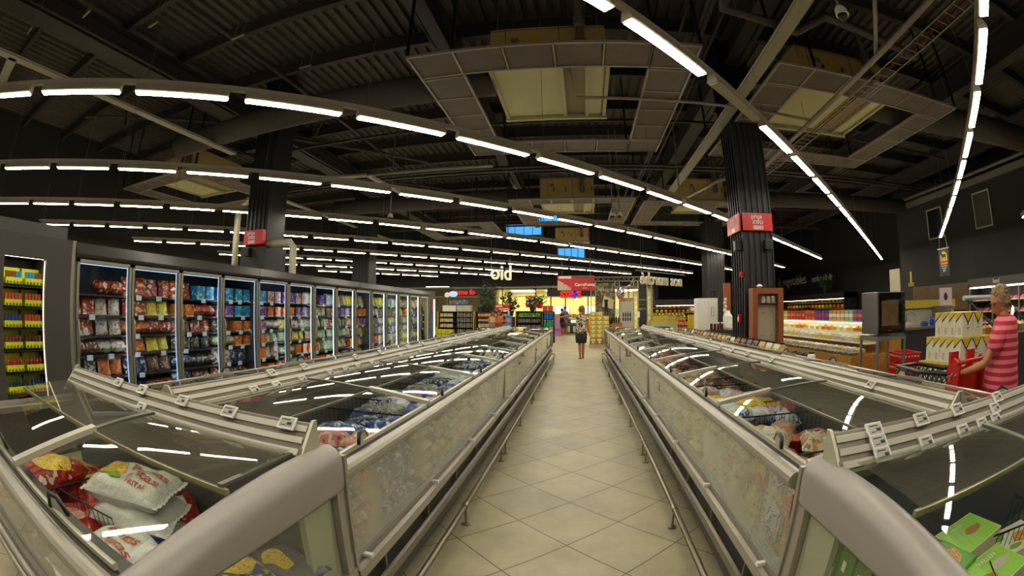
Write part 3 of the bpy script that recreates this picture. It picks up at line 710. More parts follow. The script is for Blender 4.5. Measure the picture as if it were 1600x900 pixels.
# contents, read off the photograph: door by door, shelf by shelf, left item then right item
cont = ['.R RW RW BW DO RY', 'RR RY OR OY NB NR', 'RC OR BR DD ND NB', 'CC PC DO GO WN RB', 'CK PO PW OG OW RO', 'PK OP YW GY GO RG', 'GP BG GG LG OG RO',
        'GL BP RD GG GL OB', 'YG BO LP LY OW BY', 'GY GW RD YP YO YB', 'YC BD WY YP GG WD', 'GL DY GD WG WD YY', 'DB OG GD WL YG YO', 'WB DW WY DG YG GY']
MK = {'R': REDB, 'W': WHTB, 'B': BRNB, 'D': DGRB, 'O': ORBX, 'Y': YELB, 'N': NAVY, 'C': CYNB, 'P': PURB, 'K': PNKX, 'G': PALG, 'L': BEIG}
for k in range(14):
    rows = cont[k].split()
    for si, z in enumerate(SHZ):
        if k < 1 and si > 5: continue
        L, Rr = rows[si][0], rows[si][1]
        H = ([DT] + SHZ)[si] - z - .06
        for q in range(4):
            c = L if q < 2 else Rr
            if c == '.': continue
            mat = MK[c]
            boxy = c in 'CPKO' and (k >= 2)
            rnd = random.Random(k * 100 + si * 10 + q)
            y = FY0 + FW * (k + .13 + .245 * q) + rnd.uniform(-.01, .01)
            if c in 'GL' and k >= 6: boxy = False
            if boxy:
                me = bagmesh('box', mat); sc = (min(1.0, 1.05), 1.1, min(1.05, H / .18)); rot = (0, 0, R(90) + rnd.uniform(-.06, .06)); loc = (FXP - .24, y, z)
                nn, cc = 'frozen_box', 'box'
            elif (k + si) % 3 == 0 and k < 6:
                me = bagmesh('bag', mat, rnd.randint(0, 2)); sc = (.8, .9, 1.3); rot = (rnd.uniform(-.05, .05), R(14), rnd.uniform(-.15, .15)); loc = (FXP - .28, y, z + .03)
                nn, cc = 'frozen_vegetable_bag', 'bag'
                s3 = min(1, H / .17)
            else:
                me = bagmesh('pouch', mat, rnd.randint(0, 2)); sc = (1.12, 1.0, min(1.0, H / .19) * 1.02); rot = (R(-12) + rnd.uniform(-.08, .08), rnd.uniform(-.08, .08), R(90) + rnd.uniform(-.15, .15)); loc = (FXP - .23 - rnd.uniform(0, .04), y, z + .0)
                nn, cc = 'frozen_food_pouch', 'bag'
            ds = MNAME[mat.name]
            put(nn, me, loc, rot, '%s %s, %s along the %s shelf, %s upright glass door' % (ds, nn.split('_')[2] if nn != 'frozen_box' else 'box', ORD[q], ORD[si], ORD[k]), cc,
                '%s packages on shelf %d behind glass door %d' % (ds, si + 1, k + 1), sc)
# ---- end case with yellow products, left of the doors
th = T('product_case', 'dark grey case with a tall opening full of yellow packets, left of the glass doors', 'display case', (FXP - .3, 1.4, 0))
m = MB()
m.box(FXP - .02, FXP, .2, 1.12, 0, FTOP + .01); m.box(FXP - .02, FXP, 1.68, 2.02, 0, FTOP + .01); m.box(FXP - .02, FXP, 1.12, 1.68, 1.88, FTOP + .01); m.box(FXP - .02, FXP, 1.12, 1.68, 0, .5)
m.box(FXP - .75, FXP - .02, 1.70, 2.02, 0, FTOP); m.box(FXP - .75, FXP - .02, .2, 1.10, 0, FTOP); m.box(FXP - .75, FXP - .02, 1.10, 1.70, 1.9, FTOP); m.box(FXP - .75, FXP - .7, 1.1, 1.7, 0, FTOP)
m.build('case_body', CHAR, th, world=True)
MB().box(FXP - .02, FXP + .006, 2.02, 2.07, 0, FTOP + .01).build('edge_trim', pm('steel_trim', '#8c8573', .35, .5), th, world=True)
MB().box(FXP - .6, FXP - .16, .2, 2.0, FTOP + .01, FTOP + .15).build('top_box', pm('top_box_grey', '#4a4644', .5), th, world=True)
MB().box(FXP - .10, FXP - .03, 1.13, 1.67, 1.885, 1.895).build('led_strip', em('case_led_warm', (1, .95, .7), 9), th, world=True)
MB().box(FXP - .06, FXP - .03, 1.67, 1.675, .52, 1.87).box(FXP - .1, FXP - .03, 1.105, 1.11, .52, 1.87).build('led_strip', em('case_led_warm2', (1, .95, .55), 1.6), th, world=True)
YPK = pm('yellow_carton', '#c9cf12', .35, 0, .05)
ez = [1.625, 1.425, 1.23, 1.035, .82, .62]
for z in ez: MB().box(FXP - .69, FXP - .06, 1.11, 1.69, z - .015, z).build('shelf', BLACK, th, world=True)
cols6 = [('#6a2c10', '#1c6fa0'), ('#c0501a', '#c0501a'), ('#2f3a78', '#c04a18'), ('#7a3a1c', '#5a2a18'), ('#b02a20', '#a82020'), ('#123a58', '#20406a')]
dnames = ['brown bars', 'orange packets', 'blue and orange packets', 'brown rolls', 'red and yellow tubes', 'dark blue bottles']
for r, z in enumerate(ez):
    for q in range(2):
        y = 1.17 + .27 * q; w = .24
        t = T('display_carton', 'open yellow carton of %s, %s of the %s shelf' % (dnames[r], ('near end', 'far end')[q], ORD[r]), 'carton', (FXP - .2, y + w / 2, z), 0, 'yellow display cartons in the dark case')
        m = MB(); m.box(-.1, .1, -w / 2, w / 2, 0, .012); m.box(.09, .1, -w / 2, w / 2, 0, .072); m.box(-.1, -.09, -w / 2, w / 2, 0, .165); m.box(-.1, .1, -w / 2, -w / 2 + .006, 0, .07); m.box(-.1, .1, w / 2 - .006, w / 2, 0, .07)
        m.build('tray', YPK, t)
        for i in range(5):
            b = MB(); yy = -w / 2 + .03 + i * .045; col = cols6[r][q if i < 3 else 1 - q if r == 0 else q]
            if r >= 4: b.lathe([(.016, 0), (.018, .02), (.018, .09), (.008, .11), (.008, .135)], 8, 0, (.05, yy, .012))
            else: b.box(.02, .07, yy - .018, yy + .018, .012, .13)
            b.build('packet', pm('packet_' + col[1:], col, .3), t)
        m = MB()
        for i in range(5): m.prism([(-w / 2 + .02 + i * .045, .015), (-w / 2 + .045 + i * .045, .015), (-w / 2 + .045 + i * .045, .032), (-w / 2 + .0325 + i * .045, .043), (-w / 2 + .02 + i * .045, .032)], 'x', .1, .102)
        m.build('printed_emblems', pm('dark_olive_print', '#4a4a08', .5), t)
        if r < 5:
            m = MB(); m.box(-.22, -.11, -w / 2, w / 2, 0, .17); m.build('back_stock', YPK, t)
# end panel past the last door, with a lit edge
t = T('end_cabinet', 'narrow dark cabinet with a red poster and bright lit edge after the last glass door', 'cabinet', (FXP - .4, 14.0, 0))
MB().box(FXP - .85, FXP, 13.64, 14.2, 0, 2.12).build('panel', CHAR, t, world=True)
MB().box(FXP, FXP + .01, 13.85, 13.98, 1.45, 1.85).build('red_poster', RED, t, world=True)
MB().box(FXP, FXP + .015, 14.08, 14.17, .62, 1.85).build('lit_edge', em('lit_edge', (.8, .9, 1), 3.5), t, world=True)

# ================================================================== BAGS IN THE ISLAND FREEZERS
Lb = [[BLUEB, NAVY, ORNB, PNKB], [BLUEB, GREYB, BLUEB2, BRNB], [BLUEB2, NAVY, BLUEB2, GREYB], [BLUEB, BLUEB2, GREYB, NAVY], [NAVY, GREYB, BLUEB2, NAVY], [NAVY, NAVY, GREYB, BRNB], [NAVY, BRNB, NAVY, GREYB], [GRNB, BRNB, GREYB, NAVY], [GREYB, NAVY, BRNB, GREYB]]
Rb = [[REDT, ORNB, REDT, WHTB], [BLUEB2, BLUEB2, YELB, ORNB], [ORNB, BRNB, REDT, WHTB], [REDT, BRNB, ORNB, GREYB], [BRNB, REDT, PNKB, GREYB], [BLUEB2, GREYB, ORNB, DGRB], [GREYB, WHTB, BRNB, GREYB], [GREYB, DGRB, WHTB, GREYB], [WHTB, GREYB, GREYB, DGRB]]
bay_n = {}
for side, F, rows in (('left', FL, Lb), ('right', FR, Rb)):
    for i in range(9):
        a, b = bays[i], bays[i + 1]
        rnd = random.Random(i * 7 + (0 if side == 'left' else 99))
        nz = 2 if i < 4 else 1
        nq = 5 if i < 4 else 2
        for lay in range(nz):
            for q in range(nq):
                for r in range(3):
                    mat = rows[i][(q + (1 if r == 1 and lay else 0)) % 4] if lay else rows[i][(q * 3 + r) % 4]
                    kind = 'tray' if (side == 'right' and i == 0 and mat in (REDT, ORNB) and lay) else 'bag'
                    u = a + .12 + (b - a - .24) * (q + .5) / nq + rnd.uniform(-.03, .03); d = .24 + .20 * r + rnd.uniform(-.02, .02)
                    z = .46 + (.25 if nz == 1 else .14) + lay * .14 + rnd.uniform(0, .03) - (.05 if r == 2 else 0)
                    x, y, zz = F(u, d, z)
                    put('frozen_food_tray' if kind == 'tray' else 'frozen_food_bag', bagmesh(kind, mat, rnd.randint(0, 3)), (x, y, zz), (rnd.uniform(-.25, .25), rnd.uniform(-.25, .25), rnd.uniform(0, 6.3)),
                        '%s %s %s, %s row, %s along, %s bay, %s' % (('lower', 'upper')[lay] if nz == 2 else 'loose', MNAME[mat.name], kind, ('aisle', 'middle', 'ridge')[r], ORD[q], ORD[i], ISL[side]), 'frozen food', '%s %ss in bay %d of the %s island' % (MNAME[mat.name], kind, i + 1, side), (.78, .76, 1.15) if nq == 5 else (1.05, 1.2, 1.2))
# stacks behind the aisle glass
# ================================================================== THE BIG BAGS AND BOXES UNDER THE NEAR LIDS
PORANGE = pm('orange_print', '#c2541a', .4, 0, .05); PBLUE = pm('blue_print', '#15408c', .35, 0, .05); FRIES = pack('printed_fries', '#e0bb2e', '#f0d860', '#c08a1c', 38, .5, .6)
LEAFP = pm('printed_parsley', '#7fa81c', .4, 0, .3, 60); WFILM = pm('white_bag_film', '#dcdbd6', .27, 0, .04, 34, bump=1.0); BFILM = pm('blue_bag_film', '#16408f', .28, 0, .08, 20, bump=.5)
RFILM = pack('red_bag_film', '#9c1814', '#c43a28', '#d8c4b8', 11, .57, .66); MEATP = pack('printed_sausages', '#c98a6c', '#dba88a', '#a85a48', 30, .5, .6); PLATE = pm('printed_plate', '#e8d684', .4, 0, .1, 30)
def hero_bag(label, loc, rotz, w, l, t, film, decals, texts, seed=0, tilt=(0, 0), cat='bag', group=None, name='frozen_food_bag'):
    """pillow bag with printed patches and lettering that follow its top surface"""
    th = T(name, label, cat, loc, 0, group); th.rotation_euler = (tilt[0], tilt[1], rotz)
    hf, out = pillow(w, l, t, seed=seed, wr=.17)
    mb = MB()
    for s in (1, -1): mb.grid(lambda a, b: (*out(a * 2 - 1, b * 2 - 1), t / 2 + s * hf(a * 2 - 1, b * 2 - 1)), 20, 26)
    for e in (-1, 1):      # crimped end seals
        mb.grid(lambda a, b: (out(a * 2 - 1, e)[0], out(a * 2 - 1, e)[1] + e * .018 * b, t / 2 + .004 * math.sin(a * 60)), 20, 1)
    o = mb.build('film', film, th, smooth=True)
    def top(x, y, e):
        u, v = max(-.97, min(.97, x / (w / 2))), max(-.97, min(.97, y / (l / 2)))
        for _ in range(3):
            ox, oy = out(u, v); u += (x - ox) / (w / 2) * .9; v += (y - oy) / (l / 2) * .9
            u = max(-.98, min(.98, u)); v = max(-.98, min(.98, v))
        return (x, y, t / 2 + hf(u, v) + e)
    for cx, cy, rx, ry, mat, nm in decals:
        d = MB(); n = 22
        vs = [top(cx, cy, .0035)]; fs = []
        for ring in (.33, .66, 1.0):
            for k in range(n):
                a = 2 * math.pi * k / n; r = ring * (1 + .06 * math.sin(5 * a + seed))
                vs.append(top(cx + rx * r * math.cos(a), cy + ry * r * math.sin(a), .0035))
        for k in range(n): fs.append((0, 1 + k, 1 + (k + 1) % n))
        for q in range(2):
            for k in range(n): fs.append((1 + q * n + k, 1 + (q + 1) * n + k, 1 + (q + 1) * n + (k + 1) % n, 1 + q * n + (k + 1) % n))
        d.add(vs, fs); d.build(nm, mat, o, smooth=True)
    for s, size, cx, cy, ang, mat in texts:
        tx = text('printed_lettering', s, size, mat, (0, 0, 0), (0, 0, 0), ext=0, parent=o, world=False, bold=.0006)
        c, sn = math.cos(ang), math.sin(ang)
        for v in tx.data.vertices:
            x, y = cx + v.co.x * c - v.co.y * sn, cy + v.co.x * sn + v.co.y * c
            v.co = Vector(top(x, y, .005))
    return th
patD = lambda: [(-.07, -.12, .065, .055, FRIES, 'printed_fries'), (-.0, -.135, .035, .03, LEAFP, 'printed_parsley')]
patT = lambda: [('Patatas', .06, .03, .03, 0.0, PORANGE), ('Fritas', .075, .0, .095, .12, PORANGE), ('FRITAS', .035, .05, -.02, 0, PORANGE), ('MEDIUM', .026, .05, -.055, 0, PORANGE)]
patT2 = [('Patatas', .06, -.04, .08, math.pi / 2, PORANGE), ('Fritas', .07, .03, .08, math.pi / 2, PORANGE), ('FRITAS', .03, .085, .08, math.pi / 2, PORANGE)]
patD2 = [(-.01, -.09, .075, .07, FRIES, 'printed_fries'), (.05, -.05, .03, .03, LEAFP, 'printed_parsley')]
# lower-left pair of white fries bags by the lid handle
for i in range(3):
    hero_bag(['white chips bag at the bottom of the pile beside the left lid handle', 'white chips bag in the middle of the pile beside the left lid handle', 'white chips bag with orange lettering topping the pile beside the left lid handle'][i],
             (-1.30, .55, .49 + .085 * i), R(-8) + .05 * i, .31, .42, .12, WFILM, patD() if i == 2 else [], patT() if i == 2 else [], seed=i, name='frozen_chips_bag')
for i in range(5):
    hero_bag(['white chips bag, bottom of the tall stack in the left head freezer', 'white chips bag second from the bottom of the tall left stack', 'white chips bag in the middle of the tall left stack', 'white chips bag below the top one of the tall left stack', 'white chips bag on top of the tall stack, yellow chips picture facing up'][i],
             (-1.48 + .022 * (4 - i), .84 - .016 * (4 - i), .44 + .088 * i), R(-59) - .04 * i, .28, .36, .115, WFILM, patD2, patT2 if i == 4 else [], seed=10 + i, name='frozen_chips_bag', tilt=(0, .05 * (i % 2)))
hero_bag('blue bag with a yellow plate picture and white lettering in the left head freezer', (-1.17, .70, .62), R(28), .34, .26, .12, BFILM,
         [(.09, .04, .06, .055, PLATE, 'printed_plate'), (-.03, -.05, .07, .014, RED, 'printed_red_flash')], [('Las Fritas', .05, -.05, -.005, 0, WHITEP), ('Patatas', .032, -.05, .045, 0, WHITEP)], seed=4, name='frozen_chips_bag')
BYP = pack('blue_yellow_print', '#1c3c8a', '#c8a01c', '#c8ccd4', 12, .52, .6)
for i, (x, y, z, a) in enumerate(((-.98, .66, .56, .3), (-.97, .86, .58, 1.2), (-.98, 1.03, .54, -.3))):
    hero_bag(['blue and yellow bag nearest the camera behind the left end glass', 'second blue and yellow bag behind the left end glass', 'dark grey bag farthest along the left end glass'][i], (x, y, z), a, .26, .34, .11, (BYP, BYP, pm('grey_bag_film', '#5d5b62', .3, 0, .1, 20, bump=.5))[i],
             [(.02, .03, .07, .05, FRIES, 'printed_fries')], [], seed=20 + i, name='frozen_chips_bag')
for i, (x, y, z, a) in enumerate(((-1.62, .55, .66, .3), (-1.66, .80, .68, 1.1), (-1.55, .66, .60, -.5), (-1.68, .62, .52, .9), (-1.66, .98, .66, .2), (-1.52, 1.04, .62, .9))):
    hero_bag(['red sausage bag nearest the wire basket front, left head freezer', 'red bag with sausage picture behind the front red bag', 'red bag wedged below the other red bags', 'red bag lying lowest in the wire basket', 'red and white bag at the back near the lid guide bar', 'red and yellow bag half hidden behind the white stack'][i], (x, y, z), a, .26, .32, .10, RFILM,
             [(.0, .0, .08, .07, (MEATP, FRIES, MEATP, WFILM, FRIES, WFILM)[i], 'printed_food')], [('Rojo', .05, .02, .10, 0, WFILM)] if False else [], seed=30 + i, name='frozen_sausage_bag')
for i, (x, y, z, a) in enumerate(((-2.02, .62, .72, .35), (-2.12, .78, .62, 1.0), (-2.30, .60, .56, .1), (-1.95, .88, .60, .5), (-2.35, .90, .55, .6))):
    hero_bag(['red bag with a big yellow chips picture under the far left lid', 'red and yellow bag behind the big chips bag under the far left lid', 'red bag nearest the outer end under the far left lid', 'red bag by the cross bar under the far left lid', 'red bag at the back corner under the far left lid'][i], (x, y, z), a, .30, .40, .12, RFILM,
             [(.03, .04, .10, .11, FRIES, 'printed_fries')], [('Frita', .06, -.06, -.13, 0, WFILM)] if i == 0 else [], seed=50 + i, name='frozen_chips_bag')
# wire baskets in the heads
for root, segs in ((hl, [((-1.80, .36), (-1.80, .82)), ((-1.36, .50), (-1.80, .42)), ((-1.78, .60), (-1.40, .66))]), (hr, [((.98, .30), (1.18, .62)), ((1.02, .80), (1.66, .62)), ((1.66, .30), (1.66, .86)), ((2.2, .3), (2.2, .86))])):
    for a, b in segs:
        mb = MB(); wire_fence(mb, (a[0], a[1], 0), (b[0], b[1], 0), .44, .80, .03, .0018); mb.build('wire_divider', WIRE, root, world=True)
# boxes in the right head freezer
GCARD = pm('green_carton', '#4f9a1e', .35, 0, .1, 8); LIME = pm('lime_gradient_print', '#8fc93a', .35, 0, .25, 5); CARD = pm('cream_carton_side', '#d8d6b0', .45, 0, .05); BREAD = pm('printed_rusk', '#a5622a', .4, 0, .2, 40)
LBOX = pm('leafy_white_carton', '#dfe0cf', .35, 0, .05); PIZZA = pack('printed_crust', '#c98a2a', '#e0b24a', '#8a4a18', 40, .5, .6)
def hero_box(label, loc, rotz, w, l, h, side, top, pics, texts, name='frozen_food_box'):
    th = T(name, label, 'box', loc, rotz)
    m = MB(); m.box(-w / 2, w / 2, -l / 2, l / 2, 0, h, 0); m.box(-w / 2 + .004, w / 2 - .004, -l / 2 + .004, l / 2 - .004, h, h + .001, 1)
    m.box(-w / 2 - .001, w / 2 + .001, -l / 2 - .001, l / 2 + .001, h * .45, h * .47, 2)
    o = m.build('carton', [side, top, pm('carton_seam', '#8f8c70', .6)], th, bevel=0)
    for cx, cy, rx_, ry_, mat, nm in pics:
        d = MB(); n = 18; d.add([(cx, cy, h + .004)] + [(cx + rx_ * (1 + .1 * math.sin(4 * a)) * math.cos(a), cy + ry_ * (1 + .1 * math.cos(3 * a)) * math.sin(a), h + .002) for a in [2 * math.pi * k / n for k in range(n)]], [(0, 1 + k, 1 + (k + 1) % n) for k in range(n)]); d.build(nm, mat, o)
    for s, size, cx, cy, ang, mat in texts: text('printed_lettering', s, size, mat, (cx, cy, h + .003), (0, 0, ang), ext=.0003, parent=o, world=False)
rnd = random.Random(3)
hb = [
 ('cream box with lime top and brown rusk picture, far one under the right lid', (1.23, .79, .44), R(8), .24, .17, .38, CARD, LIME, [(.02, .0, .05, .02, BREAD, 'printed_rusk')], [('MINI ROLLS', .018, -.02, .05, 0, WHITEP)]),
 ('cream box with lime top and pale fish picture, nearer one under the right lid', (1.18, .585, .44), R(4), .23, .17, .36, CARD, LIME, [(.03, .0, .055, .022, pm('printed_fish', '#b8a8a0', .4), 'printed_fish'), (-.07, -.03, .035, .03, BREAD, 'printed_rusk')], [('VALLEN', .03, .0, .05, 0, WHITEP)]),
 ('green box with orange grilled fillet picture beside the big end rail', (1.04, .72, .44), R(12), .17, .16, .38, GCARD, GCARD, [(.0, .0, .065, .05, PIZZA, 'printed_fillet')], []),
 ('white box with green leaves and a golden picture by the wire divider', (1.50, .70, .44), R(-8), .24, .17, .30, LBOX, LBOX, [(.03, -.01, .06, .035, PIZZA, 'printed_pastry'), (-.08, .04, .03, .025, GCARD, 'printed_leaf'), (-.05, -.05, .04, .015, LEAFP, 'printed_leaf')], [('Buen Sabor', .02, -.03, .05, 0, INK)]),
 ('white box with green leaves lying beneath the lid bar', (1.40, .83, .44), R(-4), .20, .15, .26, LBOX, LBOX, [(.03, 0, .05, .03, PIZZA, 'printed_pastry'), (-.06, .0, .03, .02, LEAFP, 'printed_leaf')], []),
 ('white leafy box near the front glass under the right lid', (1.52, .50, .44), R(10), .24, .17, .28, LBOX, LBOX, [(.04, -.02, .06, .03, PIZZA, 'printed_pastry'), (-.07, .03, .04, .03, GCARD, 'printed_leaf')], [('Buen Sabor', .02, -.02, .055, 0, INK)]),
 ('mauve and white box in front of the leafy boxes under the right lid', (1.36, .46, .44), R(16), .20, .15, .26, LBOX, pack('mauve_print', '#c8b8c8', '#8f7aa8', '#d8a84a', 20), [], []),
 ('mauve and white box lowest beside the wire divider', (1.30, .36, .44), R(10), .19, .14, .20, LBOX, pack('mauve_print', '#c8b8c8', '#8f7aa8', '#d8a84a', 20), [], []),
]
for b in hb: hero_box(*b)
for i in range(6):      # green cartons standing behind the end glass
    for k in range(2):
        t = T('frozen_vegetable_box', 'green carton with white squares, %s from the corner, %s row' % (ORD[i], ('lower', 'upper')[k]), 'box', (.87, .58 + .095 * i, .44 + .19 * k), R(-4))
        m = MB(); m.box(-.06, .06, -.045, .045, 0, .185, 0)
        for q in range(2): m.box(-.0615, -.06, -.03 + .03 * q, -.01 + .03 * q, .05 + .05 * q, .085 + .05 * q, 1)
        m.build('carton', [pm('leaf_green_carton', '#3f7a22', .35, 0, .15, 20), WHITEP], t)
for i in range(9):      # blue crates of bottles seen through the wire at the frame edge
    for k in range(3):
        t = put('frozen_fish_box', bagmesh('box', BLUEB2), (1.78 + .15 * (i % 5), .45 + .2 * (i // 5), .44 + .15 * k), (0, 0, .1), 'small white and blue box, %s along, %s layer, %s row, beyond the leafy boxes' % (ORD[i % 5], ORD[k], ('front', 'back')[i // 5]), 'box', 'white and blue boxes beyond the leafy boxes', (.9, .9, .85))
# stacks standing right behind the aisle glass
rnd = random.Random(12)
gl = [('left', FL, 1.50, BLUEB2), ('left', FL, 1.72, ORNB), ('left', FL, 1.95, BLUEB), ('left', FL, 2.20, BLUEB), ('left', FL, 2.6, GREYB), ('left', FL, 2.9, WHTB), ('left', FL, 3.2, GREYB),
      ('right', FR, 1.52, ORBX), ('right', FR, 1.75, BLUEB2), ('right', FR, 1.98, YELB), ('right', FR, 2.25, WHTB), ('right', FR, 2.5, WHTB), ('right', FR, 2.8, WHTB), ('right', FR, 3.2, YELB), ('right', FR, 3.55, YELB), ('right', FR, 3.9, YELB), ('right', FR, 4.3, WHTB), ('left', FL, 3.6, WHTB), ('left', FL, 4.4, BLUEB2)]
for side, F, u, mat in gl:
    for k in range(4):
        x, y, z = F(u, .19, .43 + .085 * k)
        bx = side == 'right' and u < 2.1
        put('frozen_food_box' if bx else 'frozen_food_bag', bagmesh('box' if bx else 'bag', mat, k % 3), (x, y + rnd.uniform(-.02, .02), z), (rnd.uniform(-.1, .1), rnd.uniform(-.15, .15), rnd.uniform(-.3, .3)),
            '%s %s, %s up, stack %.1f m along, %s' % (MNAME[mat.name], 'box' if bx else 'bag', ORD[k], u - 1.3, ISL[side]), 'frozen food', '%s stack at the aisle glass, %s island' % (MNAME[mat.name], side), (.7, .75, .5) if bx else (.7, .75, .9))
# oval yellow sticker on the right glass
t = T('glass_sticker', 'small oval yellow sticker with red rim on the right island glass', 'sticker', (.78, 4.35, .74))
m = MB(); m.add([(.783, 4.35 + .06 * math.cos(a), .76 + .045 * math.sin(a)) for a in [2 * math.pi * k / 20 for k in range(20)]], [tuple(range(20))], 0)
m.add([(.781, 4.35 + .045 * math.cos(a), .76 + .034 * math.sin(a)) for a in [2 * math.pi * k / 20 for k in range(20)]], [tuple(range(20))], 1)
m.build('sticker_disc', [RED, pm('sticker_yellow', '#c9c81e', .4)], t, world=True)
# ================================================================== BEYOND THE ISLANDS
KMAP = {}
def simple(name, mb, mats, label, cat, group=None, loc=None, smooth=False):
    o = mb.build(name, mats, smooth=smooth)
    if loc is not None: o.location = loc
    return tag(o, label, cat, group)
def gondola(label, x0, x1, y0, y1, zs, ztop, body, face='-y', post=None, depth=None):
    """open shelf rack; shelves at zs, back board on the far side"""
    t = T('shelf_rack', label, 'shelf', ((x0 + x1) / 2, (y0 + y1) / 2, 0))
    m = MB()
    if face == '-y': m.box(x0, x1, y1 - .03, y1, 0, ztop)
    elif face == '-x': m.box(x1 - .03, x1, y0, y1, 0, ztop)
    m.box(x0, x1, y0, y1, 0, .12)
    m.build('back_board', body, t, world=True)
    for z in zs: MB().box(x0 + .01, x1 - .01, y0 + .01, y1 - .03, z - .025, z).build('shelf_board', body, t, world=True)
    for x in ((x0, x1 - .03) if face == '-y' else ()): MB().box(x, x + .03, y0, y1, 0, ztop).build('side_panel', post or body, t, world=True)
    for y in ((y0, y1 - .03) if face == '-x' else ()): MB().box(x0, x1, y, y + .03, 0, ztop).build('side_panel', post or body, t, world=True)
    return t
def jarmesh(body, lid, r=.04, h=.13, key=''):
    k = ('jar', body.name, lid.name, r, h)
    if k in _P: return _P[k]
    m = MB(); m.lathe([(r * .9, 0), (r, .01), (r, h * .75), (r * .6, h * .88)], 8, 0); m.lathe([(r * .7, h * .87), (r * .7, h)], 8, 1)
    _P[k] = m.mesh('jar', [body, lid]); return _P[k]
def cartonmesh(body, accent, w=.09, d=.07, h=.2):
    k = ('crt', body.name, accent.name, w, d, h)
    if k in _P: return _P[k]
    m = MB(); m.box(-w / 2, w / 2, -d / 2, d / 2, 0, h, 0); m.box(-w / 2 - .001, w / 2 + .001, -d / 2 - .001, d / 2 + .001, h * .35, h * .65, 1)
    _P[k] = m.mesh('carton', [body, accent]); return _P[k]
def row(name, mesh, x0, x1, y, z, n, label, cat, group, rz=0, sc=1.0, axis='x', jit=.01):
    rnd = random.Random(hash(group) % 1000 if False else len(group) * 7 + n)
    for i in range(n):
        t = (i + .5) / n; p = (x0 + (x1 - x0) * t, y, z) if axis == 'x' else (y, x0 + (x1 - x0) * t, z)
        put(name, mesh, (p[0] + rnd.uniform(-jit, jit), p[1] + rnd.uniform(-jit, jit), p[2]), (0, 0, rz), label + ', %s along' % ORD[i], cat, group, sc)
TANP = pm('tan_label', '#b79a55', .5, 0, .2, 30); CRM = pm('cream_label', '#cfc49a', .5, 0, .1, 30); OLV = pm('olive_label', '#7d8a2c', .5, 0, .2, 20)
DRED = pm('dark_red_label', '#8a2a1a', .5, 0, .15); DBRN = pm('dark_brown_glass', '#3a1c0c', .2, 0, .2, 9); YEL = pm('display_yellow', '#cfae18', .4, 0, .06); WOOD = None
WOOD = pm('honey_wood', '#a8762a', .45, 0, .2, 5); WOOD2 = pm('pale_shelf_board', '#9a8a60', .5, 0, .1, 5)
DSH = pm('shelf_dark', '#26221e', .5)
# --- left far racks
gondola('dark shelf rack with a yellow end post at the far left behind the island', -7.1, -5.2, 22, 22.6, [.35, .65, .92, 1.18, 1.44], 1.45, DSH, post=YEL)
gondola('shelf rack right of the yellow post behind the left island', -5.1, -3.44, 22, 22.6, [.35, .65, .92, 1.18, 1.44], 1.45, DSH)
for r, z in enumerate((.35, .65, .92, 1.18)):
    row('food_jar', jarmesh(CRM, DRED, .05, .2), -7.0, -6.3, 22.15, z, 7, 'cream jar on the %s shelf of the yellow-post rack' % ORD[3 - r], 'jar', 'cream jars on rack shelf %d' % r)
    row('food_jar', jarmesh(pm('grey_jar', '#8a8276', .4), WHITEP, .05, .2), -6.1, -5.3, 22.15, z, 7, 'grey jar on the %s shelf of the yellow-post rack' % ORD[3 - r], 'jar', 'grey jars on rack shelf %d' % r)
    row('food_carton', cartonmesh((TANP, CRM, BRNB, ORBX)[r], CRM, .14, .1, .2), -5.0, -3.55, 22.15, z, 9, 'tan carton on the %s shelf right of the yellow post' % ORD[3 - r], 'carton', 'tan cartons on rack shelf %d' % r)
YCR = pm('yellow_crate', '#b9b80c', .4, 0, .06)
for i in range(2):
    for k in range(2):
        m = MB(); m.box(-.26, .26, -.2, .2, 0, .27, 0); m.box(-.27, .27, -.21, .21, .24, .28, 0); m.box(-.1, .1, -.212, -.2, .17, .21, 1); m.box(-.18, .18, -.205, -.2, .05, .09, 1)
        simple('bottle_crate', m, [YCR, pm('olive_dark', '#5a5a08', .5)], 'yellow crate, %s of the %s stack at the far end of the left aisle' % (('lower', 'upper')[k], ('left', 'right')[i]), 'crate', None, (-6.85 + .56 * i, 21.2, .0 + .285 * k + .0))
for i, (x, w_, mt) in enumerate(((-6.5, .7, WHITE), (-5.75, .7, pm('speckled_box', '#b4ad98', .5, 0, .3, 30)))):
    m = MB(); m.box(-w_ / 2, w_ / 2, -.2, .2, 0, .3); m.box(-w_ / 2 - .01, w_ / 2 + .01, -.21, .21, .26, .3)
    simple('storage_box', m, mt, ('plain white box on top of the yellow-post rack', 'speckled beige box on top of the yellow-post rack')[i], 'box', None, (x, 22.3, 1.45))
simple('display_screen', MB().box(-.55, .55, -.03, .03, 0, .28, 0).box(-.5, .5, -.035, -.03, .03, .25, 1), [DSH, pack('blue_grey_photo', '#56687c', '#8c2a4a', '#b8c4c8', 4)], 'blue-grey picture strip above the boxes on the left rack', 'display', None, (-6.1, 22.5, 1.78))
